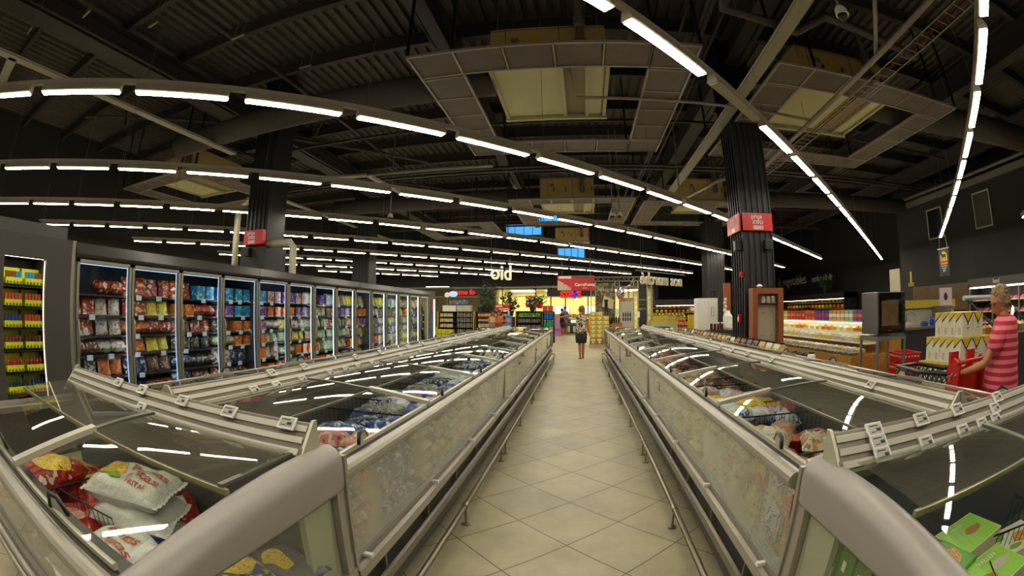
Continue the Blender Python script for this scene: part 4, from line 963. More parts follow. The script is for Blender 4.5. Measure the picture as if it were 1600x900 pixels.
# neon name and clock of a shop far left
NEON = em('red_neon', (1.0, .03, .02), .9); NEONB = em('blue_neon', (.03, .06, 1.0), .9)
t = T('neon_sign', 'red neon shop name above the racks at the far left', 'sign', (-6.65, 26, 2.55))
text('neon_letters', 'ame fo', .42, NEON, (-6.65, 26, 2.57), parent=t, ext=.03, bold=.012)
MB().box(-7.3, -6.0, 26.03, 26.06, 2.35, 2.8).build('backing', DSH, t, world=True)
t = T('wall_clock', 'small round white clock on a pole beside the red neon name', 'clock', (-7.77, 26, 0))
m = MB(); m.tube([(-7.77, 26, 0), (-7.77, 26, 2.3)], .02); m.build('pole', STEEL, t, world=True)
m = MB(); m.tube([(-7.77, 25.97, 2.42), (-7.77, 26.03, 2.42)], .15, 20); m.build('clock_face', WHITEP, t, world=True)
m = MB(); m.box(-7.775, -7.765, 25.96, 25.97, 2.42, 2.53); m.box(-7.77, -7.69, 25.96, 25.97, 2.415, 2.425); m.build('hands', BLACK, t, world=True)
m = MB(); m.tube([(0, -.04, 0), (0, .04, 0)], .22, 20); o = simple('oval_sign', m, em('pale_blue_sign', (.45, .68, .85), .9), 'pale blue oval sign between the clock and the neon name', 'sign', None, (-7.4, 26, 2.47)); o.scale = (1.2, 1, .8)
# plants
LEAF = pm('plant_leaf', '#3f5a1c', .5, 0, .35, 30); LEAFD = pm('dark_plant_leaf', '#26351a', .5, 0, .3, 30); POT = pm('dark_pot', '#1d1b1a', .5)
def plant(label, x, y, z, w, h, pr, n, leaf, flowers=0, fcol='#b8a8a0', pm_=POT, seed=0, lsz=.09):
    t = T('potted_plant', label, 'plant', (x, y, z)); rnd = random.Random(seed)
    m = MB(); m.lathe([(pr * .7, 0), (pr, pr * 1.3), (pr * 1.05, pr * 1.35), (pr * .9, pr * 1.35)], 12); m.build('pot', pm_, t)
    st = MB(); lf = MB(); fl = MB()
    for i in range(n):
        a = rnd.uniform(0, 6.28); rr = rnd.random() ** .5 * w / 2; hh = pr * 1.3 + rnd.uniform(.15, 1) * h * (1 - .3 * (rr / (w / 2)) ** 2)
        tip = Vector((rr * math.cos(a), rr * math.sin(a) * .6, hh)); mid = Vector((tip.x * .4, tip.y * .4, hh * .55))
        st.tube([(0, 0, pr), mid, tip], .006, 3)
        for q in range(7):
            p = mid.lerp(tip, rnd.uniform(.1, 1.1)); d = Vector((rnd.uniform(-1, 1), rnd.uniform(-1, 1), rnd.uniform(-.2, .9))).normalized() * lsz * rnd.uniform(.7, 1.5)
            s_ = d.cross(Vector((rnd.uniform(-1, 1), rnd.uniform(-1, 1), .3))).normalized() * lsz * .35
            lf.add([tuple(p), tuple(p + d * .5 + s_), tuple(p + d), tuple(p + d * .5 - s_)], [(0, 1, 2, 3)])
        if i < flowers: fl.lathe([(.01, -.03), (.045, 0), (.03, .03), (.005, .04)], 6, 0, tuple(tip))
    st.build('stems', LEAFD, t)
    o = lf.build('leaves', leaf, t); o['kind'] = 'stuff'
    if fl.v: fl.build('blossoms', pm('blossom_' + fcol[1:], fcol, .5), t)
    return t
plant('tall leafy plant with dark leaves on top of the far rack', -4.6, 22.3, 1.45, 1.15, 1.35, .22, 60, LEAFD, 6, '#b02a1a', seed=1)
plant('bright green leafy plant low on the far rack beside the tall dark one', -4.35, 22.15, 1.45, .9, .5, .18, 30, LEAF, 0, seed=2)
plant('feathery dark plant beside the red poster', -3.5, 22.8, 1.2, 1.0, 1.1, .2, 40, LEAFD, 0, seed=3, lsz=.12)
plant('pale flowering plant on the green-fronted rack', -2.3, 22.2, 1.47, .8, .55, .15, 26, LEAF, 18, '#c9b8ac', seed=4)
plant('green plant with red pot on the green-fronted rack', -1.95, 22.3, 1.6, .8, .55, .17, 30, LEAF, 0, pm_=RED, seed=5)
simple('potted_plant', MB().lathe([(.16, 0), (.2, .25), (.18, .26)], 12), POT, 'black plant pot behind the leafy plants on the left rack', 'pot', None, (-4.9, 22.3, 1.45))
# small red promo board and blue stand
simple('promo_board', MB().box(-.37, .37, -.015, .015, 0, .3, 0).box(-.3, .0, -.02, -.015, .18, .24, 1).box(-.15, .3, -.02, -.015, .06, .1, 1), [RED, WHITEP], 'small red promotion board with white lines behind the two women', 'sign', None, (-3.78, 22.05, 1.5))
t = T('round_logo_stand', 'blue stand with an orange disc behind the end of the left island', 'stand', (-3.22, 20.5, 0))
MB().box(-3.36, -3.08, 20.5, 20.6, 0, 1.27).build('stand_body', pm('bright_blue', '#2f6fb8', .4), t, world=True)
m = MB(); m.tube([(-3.22, 20.49, 1.06), (-3.22, 20.5, 1.06)], .1, 18); m.build('orange_disc', pm('disc_orange', '#c8761c', .4), t, world=True)
simple('water_bottle', MB().lathe([(.04, 0), (.045, .02), (.045, .2), (.015, .26), (.015, .3)], 10), pm('bottle_blue', '#9ab8c8', .2), 'clear bottle standing on the blue stand', 'bottle', None, (-3.22, 20.55, 1.27))
# green fronted rack and neighbour
gondola('yellow-framed rack of bagged salads and jars behind the left island', -3.12, -1.78, 22, 22.6, [.3, .62, .92, 1.18, 1.46], 1.47, DSH, post=YEL)
for r, z in enumerate((.3, .62, .92)): row('food_jar', jarmesh(pm('grey_jar', '#8a8276', .4), BLACK, .055, .2), -3.02, -1.88, 22.15, z, 9, 'grey jar with dark lid on the %s shelf of the yellow-framed rack' % ORD[3 - r], 'jar', 'grey jars on yellow frame shelf %d' % r)
row('salad_bag', bagmesh('pouch', GRNB, 1), -3.0, -1.9, 22.2, 1.18, 8, 'green salad bag on the top shelf of the yellow-framed rack', 'bag', 'salad bags on the yellow-framed rack')
t = gondola('dark drinks rack beside the aisle end of the left island', -1.72, -1.15, 21, 21.5, [.35, .75, 1.1, 1.44], 1.45, DSH)
row('drink_bottle', jarmesh(pm('blue_drink', '#1c6cc0', .2), WHITEP, .06, .3), -1.66, -1.2, 21.15, 1.1, 4, 'blue drink bottle on the dark drinks rack', 'bottle', 'blue drinks')
row('drink_bottle', jarmesh(pm('green_drink', '#3aa070', .2), WHITEP, .06, .3), -1.66, -1.2, 21.15, .75, 4, 'green drink bottle on the dark drinks rack', 'bottle', 'green drinks')
for i in range(2):
    m = MB(); m.box(-.11, .11, -.12, .12, 0, .24); m.box(-.12, .12, -.13, .13, .22, .27)
    simple('flower_pail', m, pm('red_print', '#b03a2a', .5, 0, .4, 20), ('red box on top of the drinks rack', 'orange-red box right of the red one on the drinks rack')[i], 'box', None, (-1.6 + .25 * i, 21.25, 1.45))
# pink standee and checkout
t = T('cardboard_stand', 'tall pink cardboard stand at the left of the far aisle opening', 'stand', (-1.3, 26.5, 0))
m = MB(); m.add([(-1.5, 26.4, 0), (-1.05, 26.4, 0), (-1.1, 26.5, .6), (-1.3, 26.6, 1.25), (-1.48, 26.6, 1.25), (-1.5, 26.8, 0), (-1.05, 26.8, 0), (-1.1, 26.75, .6), (-1.3, 26.7, 1.25), (-1.48, 26.7, 1.25)],
      [(0, 1, 2, 3, 4), (9, 8, 7, 6, 5), (0, 5, 6, 1), (1, 6, 7, 2), (2, 7, 8, 3), (3, 8, 9, 4), (4, 9, 5, 0)]); m.build('stand_body', pm('mauve_pink', '#a8609c', .5), t, world=True)
m = MB(); m.box(-1.45, -1.15, 26.38, 26.4, .35, .39); m.build('shelf_lip', pm('mauve_dark', '#7f4478', .5), t, world=True)
t = T('checkout_counter', 'dark checkout counter with a pale display at the far end of the aisle', 'counter', (-.4, 29.4, 0))
MB().box(-1.2, .3, 29.2, 29.8, 0, .95).build('counter_body', DSH, t, world=True); MB().box(-1.25, .35, 29.15, 29.85, .6, .64).build('counter_strip', pm('counter_grey', '#8c8c84', .4), t, world=True)
MB().box(-.55, -.15, 29.1, 29.14, .7, .9).build('display', em('pale_green_display', (.7, .85, .7), .8), t, world=True)
for i in range(4): MB().box(-1.1 + .35 * i, -.95 + .35 * i, 29.17, 29.2, .1, .5).build('front_slot', pm('slot_cream', '#b8b48c', .5), t, world=True)
# --- shop fronts beyond
SHOPW = pm('shop_wall', '#c9c592', .6, 0, .05)
for nm, m in (('wall_shop_back', MB().box(-5.6, 5.0, 35.0, 35.2, 0, 3.5)), ('wall_shop_left', MB().box(-5.8, -5.6, 31.2, 35.2, 0, 3.5)), ('ceiling_shop', MB().box(-5.8, 5.0, 31.2, 35.2, 2.95, 3.05))): struct(m.build(nm, SHOPW))
GLOW = em('warm_ceiling_panel', (1, .86, .45), 14)
for i in range(4):
    o = MB().box(-4.9 + 2.5 * i, -3.3 + 2.5 * i, 32.4, 33.9, 2.9, 2.945).build('ceiling_light', GLOW); tag(o, 'warm ceiling panel inside the shop, %s from the left' % ORD[i], 'ceiling light')
t = T('shop_fascia', 'black fascia above the lit shop opposite the aisle', 'sign', (-.2, 31, 0))
MB().box(-2.2, 1.3, 30.9, 31.1, 2.42, 2.95).build('board', DSH, t, world=True)
t = T('neon_sign', 'red neon letters with one blue letter above the lit shop', 'sign', (-.55, 28.5, 2.5))
for s_, x_, mt in (('S', -1.06, NEON), ('T', -.80, NEON), ('E', -.54, NEON), ('Y', -.30, NEONB), ('S', -.02, NEON)):
    text('neon_letter', s_, .56 if s_ != 'Y' else .6, mt, (x_, 28.5, 2.47 if s_ != 'Y' else 2.44), parent=t, ext=.04, bold=.03)
MB().box(-1.25, .2, 28.6, 28.63, 2.3, 2.34).box(-1.25, .2, 28.6, 28.63, 2.6, 2.64).box(-1.1, -1.06, 28.6, 28.63, 2.64, 7.2).box(.0, .04, 28.6, 28.63, 2.64, 7.2).build('hanging_frame', DSH, t, world=True)
for i, x in enumerate((-5.3, -3.0, -1.95, -.95, .6, 2.0, 3.4)):
    struct(MB().box(x - .04, x + .04, 31.1, 31.2, 0, 3.6).build('trim_%d' % (i + 2), pm('mullion_dark', '#4a483c', .4)))
struct(MB().box(-16, 5, 30.4, 30.5, 3.02, 3.1).build('trim_10', pm('pale_band', '#a3a79c', .5)))
struct(MB().box(-16, 5, 30.4, 30.5, 2.42, 2.45).build('trim_11', pm('pale_band', '#a3a79c', .5)))
simple('wall_poster', MB().box(-.4, .4, -.02, .02, 0, .78, 0).box(-.2, .15, -.025, -.02, .1, .5, 1), [RED, DSH], 'red poster with a dark figure in the shop window', 'poster', None, (-3.17, 30.2, 1.7))
simple('shop_shelf', MB().box(-.6, .6, -.2, .2, 1.2, 1.9, 0).box(-.5, .5, -.15, .15, 0, 1.2, 0).box(-.55, .55, -.21, -.2, 1.25, 1.85, 1), [WOOD, em('shop_screen_glow', (1, .85, .55), 1.6)], 'wooden lit display frame inside the shop', 'display', None, (-1.3, 34.2, 0))
simple('shop_shelf', MB().box(-.6, .6, -.2, .2, 1.2, 1.9, 0).box(-.5, .5, -.15, .15, 0, 1.2, 0).box(-.55, .55, -.21, -.2, 1.25, 1.85, 1), [WOOD, em('shop_screen_glow', (1, .85, .55), 1.6)], 'second wooden lit frame inside the shop, behind the trusses', 'display', None, (.9, 34.2, 0))
simple('dark_counter', MB().box(-1.3, 1.3, -.3, .3, 0, 1.0).box(-1.35, 1.35, -.35, .35, 1.0, 1.05), DSH, 'dark counter inside the left part of the lit shop', 'counter', None, (-4.0, 31.9, 0))
for i, (x, y, w_) in enumerate(((-13.5, 33, 1.0), (-12.3, 33, .9), (-10.5, 33, .9), (-8.0, 33, 1.2), (-6.5, 34, .9), (-2.2, 31.8, .6), (-2.15, 33, .7), (-9, 36, 2), (-12, 37, 2))):
    o = MB().box(x - w_ / 2, x + w_ / 2, y, y + .3, 3.5, 3.55).build('ceiling_light', em('mall_panel_light', (1, .9, .5), 16)); tag(o, 'yellowish ceiling panel of the mall passage, %s from the left' % ORD[i], 'ceiling light')
# --- red points board
t = T('hanging_board', 'red hanging board with white lettering over the end of the aisle', 'sign', (-.11, 16, 2.47))
MB().box(-.77, .547, 16, 16.02, 2.2, 2.72).build('board', RED, t, world=True)
MB().box(-.25, .5, 15.995, 16, 2.61, 2.70).build('grey_header', pm('header_grey', '#5a4a44', .5), t, world=True)
text('lettering', 'CarrePoints', .145, WHITEP, (.2, 15.99, 2.40), parent=t, ext=.003, bold=.004)
text('lettering', 'gratuit', .06, WHITEP, (.2, 15.99, 2.29), parent=t, ext=.002)
MB().box(-.72, -.28, 15.99, 15.995, 2.62, 2.70).build('white_plate', pm('plate_white', '#c9c4bc', .5), t, world=True)
m = MB()
rnd = random.Random(5)
for i in range(14):
    x = -.75 + .033 * i; h = .33 - .018 * i + rnd.uniform(-.02, .02); m.box(x, x + .028, 15.985, 15.995, 2.21, 2.21 + h)
m.build('pictured_jars', pack('jar_collage', '#b8b49c', '#d8d4bc', '#8f9a7a', 25), t, world=True)
m = MB(); m.tube([(-.6, 16.01, 2.72), (-.6, 16.01, 7.22)], .004, 4); m.tube([(.4, 16.01, 2.72), (.4, 16.01, 7.22)], .004, 4); m.build('wires', STEEL, t, world=True)
# --- trusses
TR = pm('truss_aluminium', '#a39c88', .4, .5, .08, 9)
def truss(label, P0, P1, w=.13, n=None):
    t = T('stage_truss', label, 'truss', P0); P0, P1 = Vector(P0), Vector(P1); d = (P1 - P0); L = d.length; d.normalize()
    a = Vector((0, 1, 0)) if abs(d.y) < .9 else Vector((1, 0, 0)); b = d.cross(a).normalized(); c = [(a * sx + b * sy) * w for sx, sy in ((-1, -1), (1, -1), (1, 1), (-1, 1))]
    m = MB()
    for q in c: m.tube([P0 + q, P1 + q], .016, 5)
    m.build('chords', TR, t, world=True)
    m = MB(); n = n or max(3, int(L / .22))
    for i in range(n):
        A, B = P0 + d * L * i / n, P0 + d * L * (i + 1) / n
        for k in range(4): m.tube([A + c[k], B + c[(k + 1) % 4]] if (i + k) % 2 else [A + c[(k + 1) % 4], B + c[k]], .008, 4)
    m.build('lattice', TR, t, world=True)
for i, x in enumerate((.62, 1.68, 2.52, 3.12)): truss('upright lattice truss, %s from the left in the wine stand' % ORD[i], (x, 20, 0), (x, 20, 2.75), .1)
truss('horizontal lattice truss across the top of the wine stand', (.5, 20, 2.86), (3.25, 20, 2.86), .09)
t = T('banner', 'food photo banner with a dark bottle between the first two trusses', 'banner', (1.15, 20.15, 0))
MB().box(.74, 1.57, 20.14, 20.16, .1, 2.7).build('cloth', pack('food_photo', '#4a3c2c', '#8f7c58', '#5c6430', 3.5, .5, .62, .5), t, world=True)
text('lettering', "Nostra", .24, CRM, (1.15, 20.13, 2.4), parent=t, ext=.002)
MB().add([(1.0, 20.13, 1.65), (1.5, 20.13, 1.55), (1.55, 20.13, 1.95), (1.1, 20.13, 2.15)], [(0, 1, 2, 3)]).build('pictured_card', CRM, t, world=True)
t = T('banner', 'black banner with pale lettering between the last two trusses', 'banner', (2.82, 20.15, 0))
MB().box(2.62, 3.02, 20.14, 20.16, .6, 2.7).build('cloth', DSH, t, world=True)
text('lettering', 'Torbidor', .1, CRM, (2.82, 20.13, 1.95), parent=t, ext=.002); text('lettering', 'natural', .1, pm('text_green', '#5a7a2c', .5), (2.82, 20.13, 1.75), parent=t, ext=.002); text('lettering', 'nost bé', .1, CRM, (2.82, 20.13, 1.55), parent=t, ext=.002)
for x, z in ((1.68, 1.42), (2.6, 1.3)):
    simple('paper_notice', MB().box(-.07, .07, -.005, .005, -.13, .13).box(-.05, .05, -.007, -.005, .06, .075), [WHITEP], ('white paper notice on the %s truss' % ('second' if x < 2 else 'third')), 'notice', None, (x, 19.87, z))
# white wine cabinet
t = T('wine_cabinet', 'white cabinet with printed black bottles between the trusses', 'cabinet', (2.11, 20.2, 0))
MB().box(1.82, 2.42, 20.05, 20.5, .0, 2.05).build('cabinet_body', pm('warm_white', '#b9b6a0', .5), t, world=True)
for k in range(2):
    MB().box(1.84 + .29 * k, 2.11 + .29 * k, 20.03, 20.05, .1, 1.9).build('door', pm('warm_white', '#b9b6a0', .5), t, world=True)
MB().box(1.83, 2.41, 20.025, 20.05, 1.88, 2.03).build('top_panel', pm('warm_tan', '#a8946a', .5), t, world=True)
for r in range(2):
    for q in range(4):
        m = MB(); m.prism([(-.03, 0), (.03, 0), (.03, .12), (.012, .15), (.012, .2), (-.012, .2), (-.012, .15), (-.03, .12)], 'y', 20.015, 20.03); o = m.build('printed_bottle', BLACK, t, world=False); o.parent = t; o.matrix_parent_inverse = Matrix.Translation((0, 0, 0)); o.location = (-.16 + .105 * q + .0, -20.2, 1.02 + .2 * r)
for q in range(4): simple('wine_bottle', MB().lathe([(.04, 0), (.04, .2), (.014, .26), (.014, .32)], 10), pm('dark_wine_glass', '#20241a', .15), 'dark wine bottle at the foot of the second truss, %s along' % ORD[q], 'bottle', 'bottles at the foot of the truss', (1.42 + .1 * q, 19.7, .95))
simple('wine_shelf', MB().box(-.3, .3, -.15, .15, 0, .95).box(-.32, .32, -.17, .17, .91, .95), WOOD, 'low wooden plinth under the wine bottles by the truss', 'stand', None, (1.57, 19.75, 0))
# silver balloon astronaut-like lamp
t = T('foil_balloon', 'crumpled silver foil balloon with a red rim hanging from the truss', 'balloon', (1.85, 19.4, 2.3))
m = MB()
def blob(a, b):
    th_, ph = a * math.pi, b * 2 * math.pi; r = .24 * (1 + .15 * math.sin(5 * ph) * math.sin(3 * th_)); return (1.78 + r * math.sin(th_) * math.cos(ph) * .8, 19.4 + r * math.sin(th_) * math.sin(ph) * .6, 2.22 + r * math.cos(th_) * 1.0)
m.grid(blob, 12, 16); m.build('foil_body', pm('silver_foil', '#b8bcc4', .12, .9, .1, 20, bump=.8), t, world=True)
m = MB(); m.tube([(1.62, 19.35, 2.35), (1.66, 19.33, 2.1), (1.8, 19.33, 1.98), (1.95, 19.35, 2.0)], .03, 6); m.build('red_rim', RED, t, world=True)
m = MB(); m.tube([(1.9, 19.4, 2.4), (2.2, 19.4, 2.55)], .05, 8); m.tube([(2.2, 19.4, 2.55), (2.4, 19.95, 2.86)], .02, 8); m.build('arm', pm('silver_arm', '#b8a890', .3, .5), t, world=True)
# giant bottle
t = T('giant_bottle', 'giant inflatable dark bottle beside the pallet of yellow boxes', 'bottle', (1.14, 19.2, 0))
MB().lathe([(.2, 0), (.24, .1), (.24, .95), (.08, 1.4), (.07, 1.85), (.09, 1.87), (.09, 1.95)], 18, 0, (1.14, 19.2, 0)).build('bottle_body', pm('bottle_black', '#1c1812', .2), t, smooth=True, world=True)
MB().lathe([(.245, .45), (.245, .8)], 18, 0, (1.14, 19.2, 0)).build('label', pm('bottle_label', '#6b5a3c', .5, 0, .5, 12), t, world=True)
MB().lathe([(.245, .82), (.246, .9)], 18, 0, (1.14, 19.2, 0)).build('orange_band', pm('orange_band', '#b8601c', .5), t, world=True)
# pallet of boxes
t = T('pallet', 'wooden pallet under the yellow boxes at the end of the aisle', 'pallet', (.82, 18.7, 0))
m = MB()
for i in range(5): m.box(.42 + .17 * i, .54 + .17 * i, 18.3, 19.1, .11, .13)
MB().box(.42, 1.24, 18.3, 18.4, 0, .11).box(.42, 1.24, 19.0, 19.1, 0, .11).build('bearers', pm('pale_pallet', '#a39a80', .7), t, world=True); m.build('deck_boards', pm('pale_pallet', '#a39a80', .7), t, world=True)
YB1, CUP = pm('yellow_food_box', '#b8a22a', .4, 0, .2, 18), pm('cream_cup_print', '#d8d0a8', .5)
for r in range(7):
    for q in range(3):
        for dd in range(2):
            h = .27 if r == 0 else .17; z = .13 if r == 0 else .13 + .27 + .175 * (r - 1)
            if q == 2 and r > 5: continue
            mt = pm('tan_carton', '#96701f', .5, 0, .1) if r == 0 else YB1
            m = MB(); m.box(-.125, .125, -.19, .19, 0, h - .005, 0); m.box(-.09, .09, -.192, -.19, h * .55, h * .8, 1); m.prism([(-.03, h * .15), (.03, h * .15), (.05, h * .45), (-.05, h * .45)], 'y', -.193, -.19, 1)
            if dd == 0 or r == 6: simple('food_carton', m, [mt, CUP], (('tan carton with a cup print in the bottom pallet layer' if r == 0 else 'yellow box in the %s layer of the pallet stack' % ORD[r]) + ', %s along, %s row' % (ORD[q], ('front', 'back')[dd])), 'carton', 'pallet cartons layer %d' % (r + 1), (.56 + .26 * q, 18.5 + .4 * dd, z))
            else: simple('food_carton', m, [mt, CUP], (('tan carton at the back of the bottom pallet layer' if r == 0 else 'yellow box at the back of the %s pallet layer' % ORD[r]) + ', %s along' % ORD[q]), 'carton', 'rear pallet cartons layer %d' % (r + 1), (.56 + .26 * q, 18.5 + .4 * dd, z))
# --- hanging letters seen from behind
LETT = pm('pale_cutout_letters', '#e6dcc4', .5)
t = T('hanging_letters', 'pale cut-out letters hung backwards over the far right, reading nos marché', 'sign', (3.62, 19.3, 2.75), -AZ)
o = text('cutout_letters', 'nos marché', .70, LETT, (0, 0, 0), (math.pi / 2, 0, math.pi), ext=.03, parent=t, world=False, bold=.01); o.rotation_euler = (0, 0, math.pi / 2)
MB().box(-.02, .02, -1.95, 1.95, .30, .33).build('top_rail', STEEL, t)
for yy in (-1.6, 1.6): MB().tube([(0, yy, .33), (0, yy, 4.4)], .006, 4).build('hanging_wire', STEEL, t)
t = T('hanging_letters', 'pale cut-out letters hung backwards near the centre, reading bio', 'sign', (-3.12, 18, 3.0), -AZ)
o = text('cutout_letters', 'bio', .85, LETT, (0, 0, 0), (math.pi / 2, 0, math.pi), ext=.03, parent=t, world=False, bold=.01); o.rotation_euler = (0, 0, math.pi / 2)
for yy in (-.5, .45): MB().tube([(0, yy, .0), (0, yy, 4.2)], .006, 4).build('hanging_wire', STEEL, t)
# --- vegetable department at the far right
t = T('wall_lettering', 'large beige lettering on the black right wall', 'sign', (16.95, 31, 3.2))
text('lettering', '& vegetables', 1.02, LETT, (16.93, 32.8, 3.5), (math.pi / 2, 0, -math.pi / 2), parent=t, ext=.02, squash=1.02)
text('lettering', 'verdura i fruita', .62, LETT, (16.93, 27.7, 3.4), (math.pi / 2, 0, -math.pi / 2), parent=t, ext=.02, squash=.82)
LAMPW = em('produce_case_light', (1, .85, .55), 9)
def produce_case(label, x0, x1, y0, y1, ztop, face, tiers, dark, sign=None):
    t = T('produce_case', label, 'display case', ((x0 + x1) / 2, (y0 + y1) / 2, 0)); m = MB()
    if face == '-y':
        m.box(x0, x1, y1 - .05, y1, 0, ztop); m.box(x0, x1, y0 + .1, y1, ztop - .35, ztop); m.box(x0, x1, y0, y1, 0, .35)
        m.build('case_body', dark, t, world=True); MB().box(x0 + .1, x1 - .1, y0 + .2, y0 + .24, ztop - .38, ztop - .36).build('case_light', LAMPW, t, world=True)
        for z, d in tiers: MB().box(x0, x1, y0 + d, y1, z - .03, z).build('shelf_board', WOOD, t, world=True)
    else:
        m.box(x1 - .05, x1, y0, y1, 0, ztop); m.box(x0 + .1, x1, y0, y1, ztop - .35, ztop); m.box(x0, x1, y0, y1, 0, .35); m.box(x0 + .1, x1, y0, y0 + .06, 0, ztop)
        m.build('case_body', dark, t, world=True); MB().box(x0 + .2, x0 + .24, y0 + .1, y1 - .1, ztop - .38, ztop - .36).build('case_light', LAMPW, t, world=True)
        for z, d in tiers: MB().box(x0 + d, x1, y0, y1, z - .03, z).build('shelf_board', WOOD, t, world=True)
    return t
FRU = [pm('fruit_' + c[1:], c, .4, 0, .2, 20) for c in ('#b8861c', '#a83a14', '#7d9a1c', '#c8b02a', '#8a2a18', '#c8601c')]
def fruitmesh(i, r=.07):
    k = ('fruit', i, r)
    if k not in _P: m = MB(); m.lathe([(r * .3, -r * .95), (r * .8, -r * .6), (r, 0), (r * .8, r * .6), (r * .3, r * .95)], 8, 0, (0, 0, r)); _P[k] = m.mesh('fruit', FRU[i], True)
    return _P[k]
FN = ['yellow-brown', 'rust red', 'green', 'yellow', 'dark red', 'orange']
t = produce_case('long black-headed vegetable case on the far right back wall', 4.6, 9.4, 27, 28, 2.1, '-y', [(1.3, .45), (1.6, .6), (.95, .2)], BLACKW)
for r, (z, y) in enumerate(((1.3, 27.55), (.95, 27.35), (1.6, 27.7))):
    for i in range(16): put('vegetable', fruitmesh((i // 3 + r) % 6, .1), (4.8 + .28 * i, y, z), (0, 0, 0), '%s vegetable on the %s shelf of the far back case, %s along' % (FN[(i // 3 + r) % 6], ('middle', 'low', 'top')[r], ORD[i]), 'vegetable', '%s vegetables on shelf %d of the far back case' % (FN[(i // 3 + r) % 6], r))
t = T('produce_table', 'wooden tiered vegetable table in front of the far back case', 'table', (4.7, 23.4, 0))
for z, y0 in ((1.12, 23.7), (.85, 23.3), (.6, 22.9)): MB().box(3.8, 5.7, y0, y0 + .42, z - .12, z).build('tier', WOOD, t, world=True)
MB().box(3.9, 5.6, 23.0, 24.1, 0, .5).build('base', DSH, t, world=True)
for r, (z, y) in enumerate(((1.12, 23.9), (.85, 23.5), (.6, 23.1))):
    for i in range(10): put('vegetable', fruitmesh((2, 5, 1)[r], .09), (3.92 + .185 * i, y, z), (0, 0, 0), '%s vegetable on the %s tier of the vegetable table, %s along' % (FN[(2, 5, 1)[r]], ('top', 'middle', 'bottom')[r], ORD[i]), 'vegetable', '%s produce on the tiered table' % FN[(2, 5, 1)[r]])
for i in range(3):
    for k in range(2):
        simple('tray_stack', MB().box(-.16, .16, -.12, .12, 0, .1).box(-.17, .17, -.13, .13, .09, .11), YEL, 'yellow tray, %s of the %s stack near the vegetable table' % (('lower', 'upper')[k], ORD[i]), 'tray', None, (3.35 + .36 * i, 19.6, 1.0 + .115 * k))
simple('low_bin', MB().box(-.6, .6, -.2, .2, 0, 1.0).box(-.62, .62, -.22, .22, .9, 1.0), pm('pale_green_bin', '#a8a878', .5), 'pale low bin under the yellow trays beyond the right island', 'bin', None, (3.7, 19.6, 0))
t = T('scale_stand', 'yellow stand with an oval sign beside the vegetable table', 'stand', (5.25, 20.5, 0))
MB().box(5.05, 5.4, 20.4, 20.6, 0, 1.25).build('stand_body', YEL, t, world=True); m = MB(); m.tube([(5.22, 20.4, 1.5), (5.22, 20.45, 1.5)], .16, 16); m.build('oval_sign', pm('sign_orange', '#a8641c', .5), t, world=True)
m = MB(); m.tube([(5.22, 20.38, 1.5), (5.22, 20.4, 1.5)], .09, 16); m.build('dial', WHITEP, t, world=True)
t = produce_case('black-headed lit vegetable case along the right wall under the lettering', 15.7, 16.9, 23.1, 32.6, 2.3, '-x', [(1.36, .4), (1.75, .6), (1.0, .2)], BLACKW)
text('lettering', 'BON APPÉTIT', .22, CRM, (15.62, 28, 1.2), (math.pi / 2, 0, -math.pi / 2), parent=t, ext=.01); MB().box(15.64, 15.68, 26.9, 29.1, 1.02, 1.38).build('name_board', BLACK, t, world=True)
for r, (z, x) in enumerate(((1.36, 16.25), (1.75, 16.5))):
    for i in range(18): put('vegetable', fruitmesh((i // 2 + r) % 4, .13), (x, 23.5 + .5 * i, z), (0, 0, 0), '%s vegetable on the %s shelf of the case under the lettering, %s along' % (FN[(i // 2 + r) % 4], ('lower', 'upper')[r], ORD[i]), 'vegetable', '%s vegetables, shelf %d of the right wall case' % (FN[(i // 2 + r) % 4], r))
plant('small leafy plant on top of the right wall vegetable case', 16.0, 25.7, 2.3, 1.4, .9, .2, 26, LEAF, seed=8, lsz=.16)
plant('second small plant on the right wall case, beside the column', 16.0, 33, 2.3, 1.4, .9, .2, 20, LEAF, seed=9, lsz=.16)
# --- column signs
for side, (x0, x1, y, extra) in (('right', (3.0, 3.62, 7.70, True)), ('left', (-7.18, -6.60, 7.70, False))):
    t = T('price_info_sign', 'red price info sign on the %s column' % side, 'sign', (x0, y, 3.05))
    MB().box(x0, x1, y - .03, y + (.01 if extra else .13), 2.88, 3.2).build('board', RED, t, world=True); cx = (x0 + x1) / 2 - (.0 if extra else .04)
    text('lettering', 'price', .115, WHITEP, (cx - .02, y - .033, 3.135), parent=t, ext=.002); text('lettering', 'info', .15, WHITEP, (cx, y - .033, 3.045), parent=t, ext=.002)
    m = MB(); q = cx - .1
    for w_ in (.012, .006, .018, .008, .012, .02, .006, .014, .01, .016): m.box(q, q + w_, y - .034, y - .03, 2.90, 2.975); q += w_ + .009
    m.build('barcode', WHITEP, t, world=True)
    if extra:
        MB().box(x0 - .06, x0 - .03, 7.72, 8.42, 2.88, 3.2).build('side_board', RED, t, world=True)
        text('lettering', 'price', .115, WHITEP, (x0 - .063, 8.07, 3.135), (math.pi / 2, 0, -math.pi / 2), parent=t, ext=.002); text('lettering', 'info', .15, WHITEP, (x0 - .063, 8.07, 3.045), (math.pi / 2, 0, -math.pi / 2), parent=t, ext=.002)
        m = MB(); m.box(x0 - .064, x0 - .06, 7.98, 8.16, 2.90, 2.97); m.build('barcode', WHITEP, t, world=True)
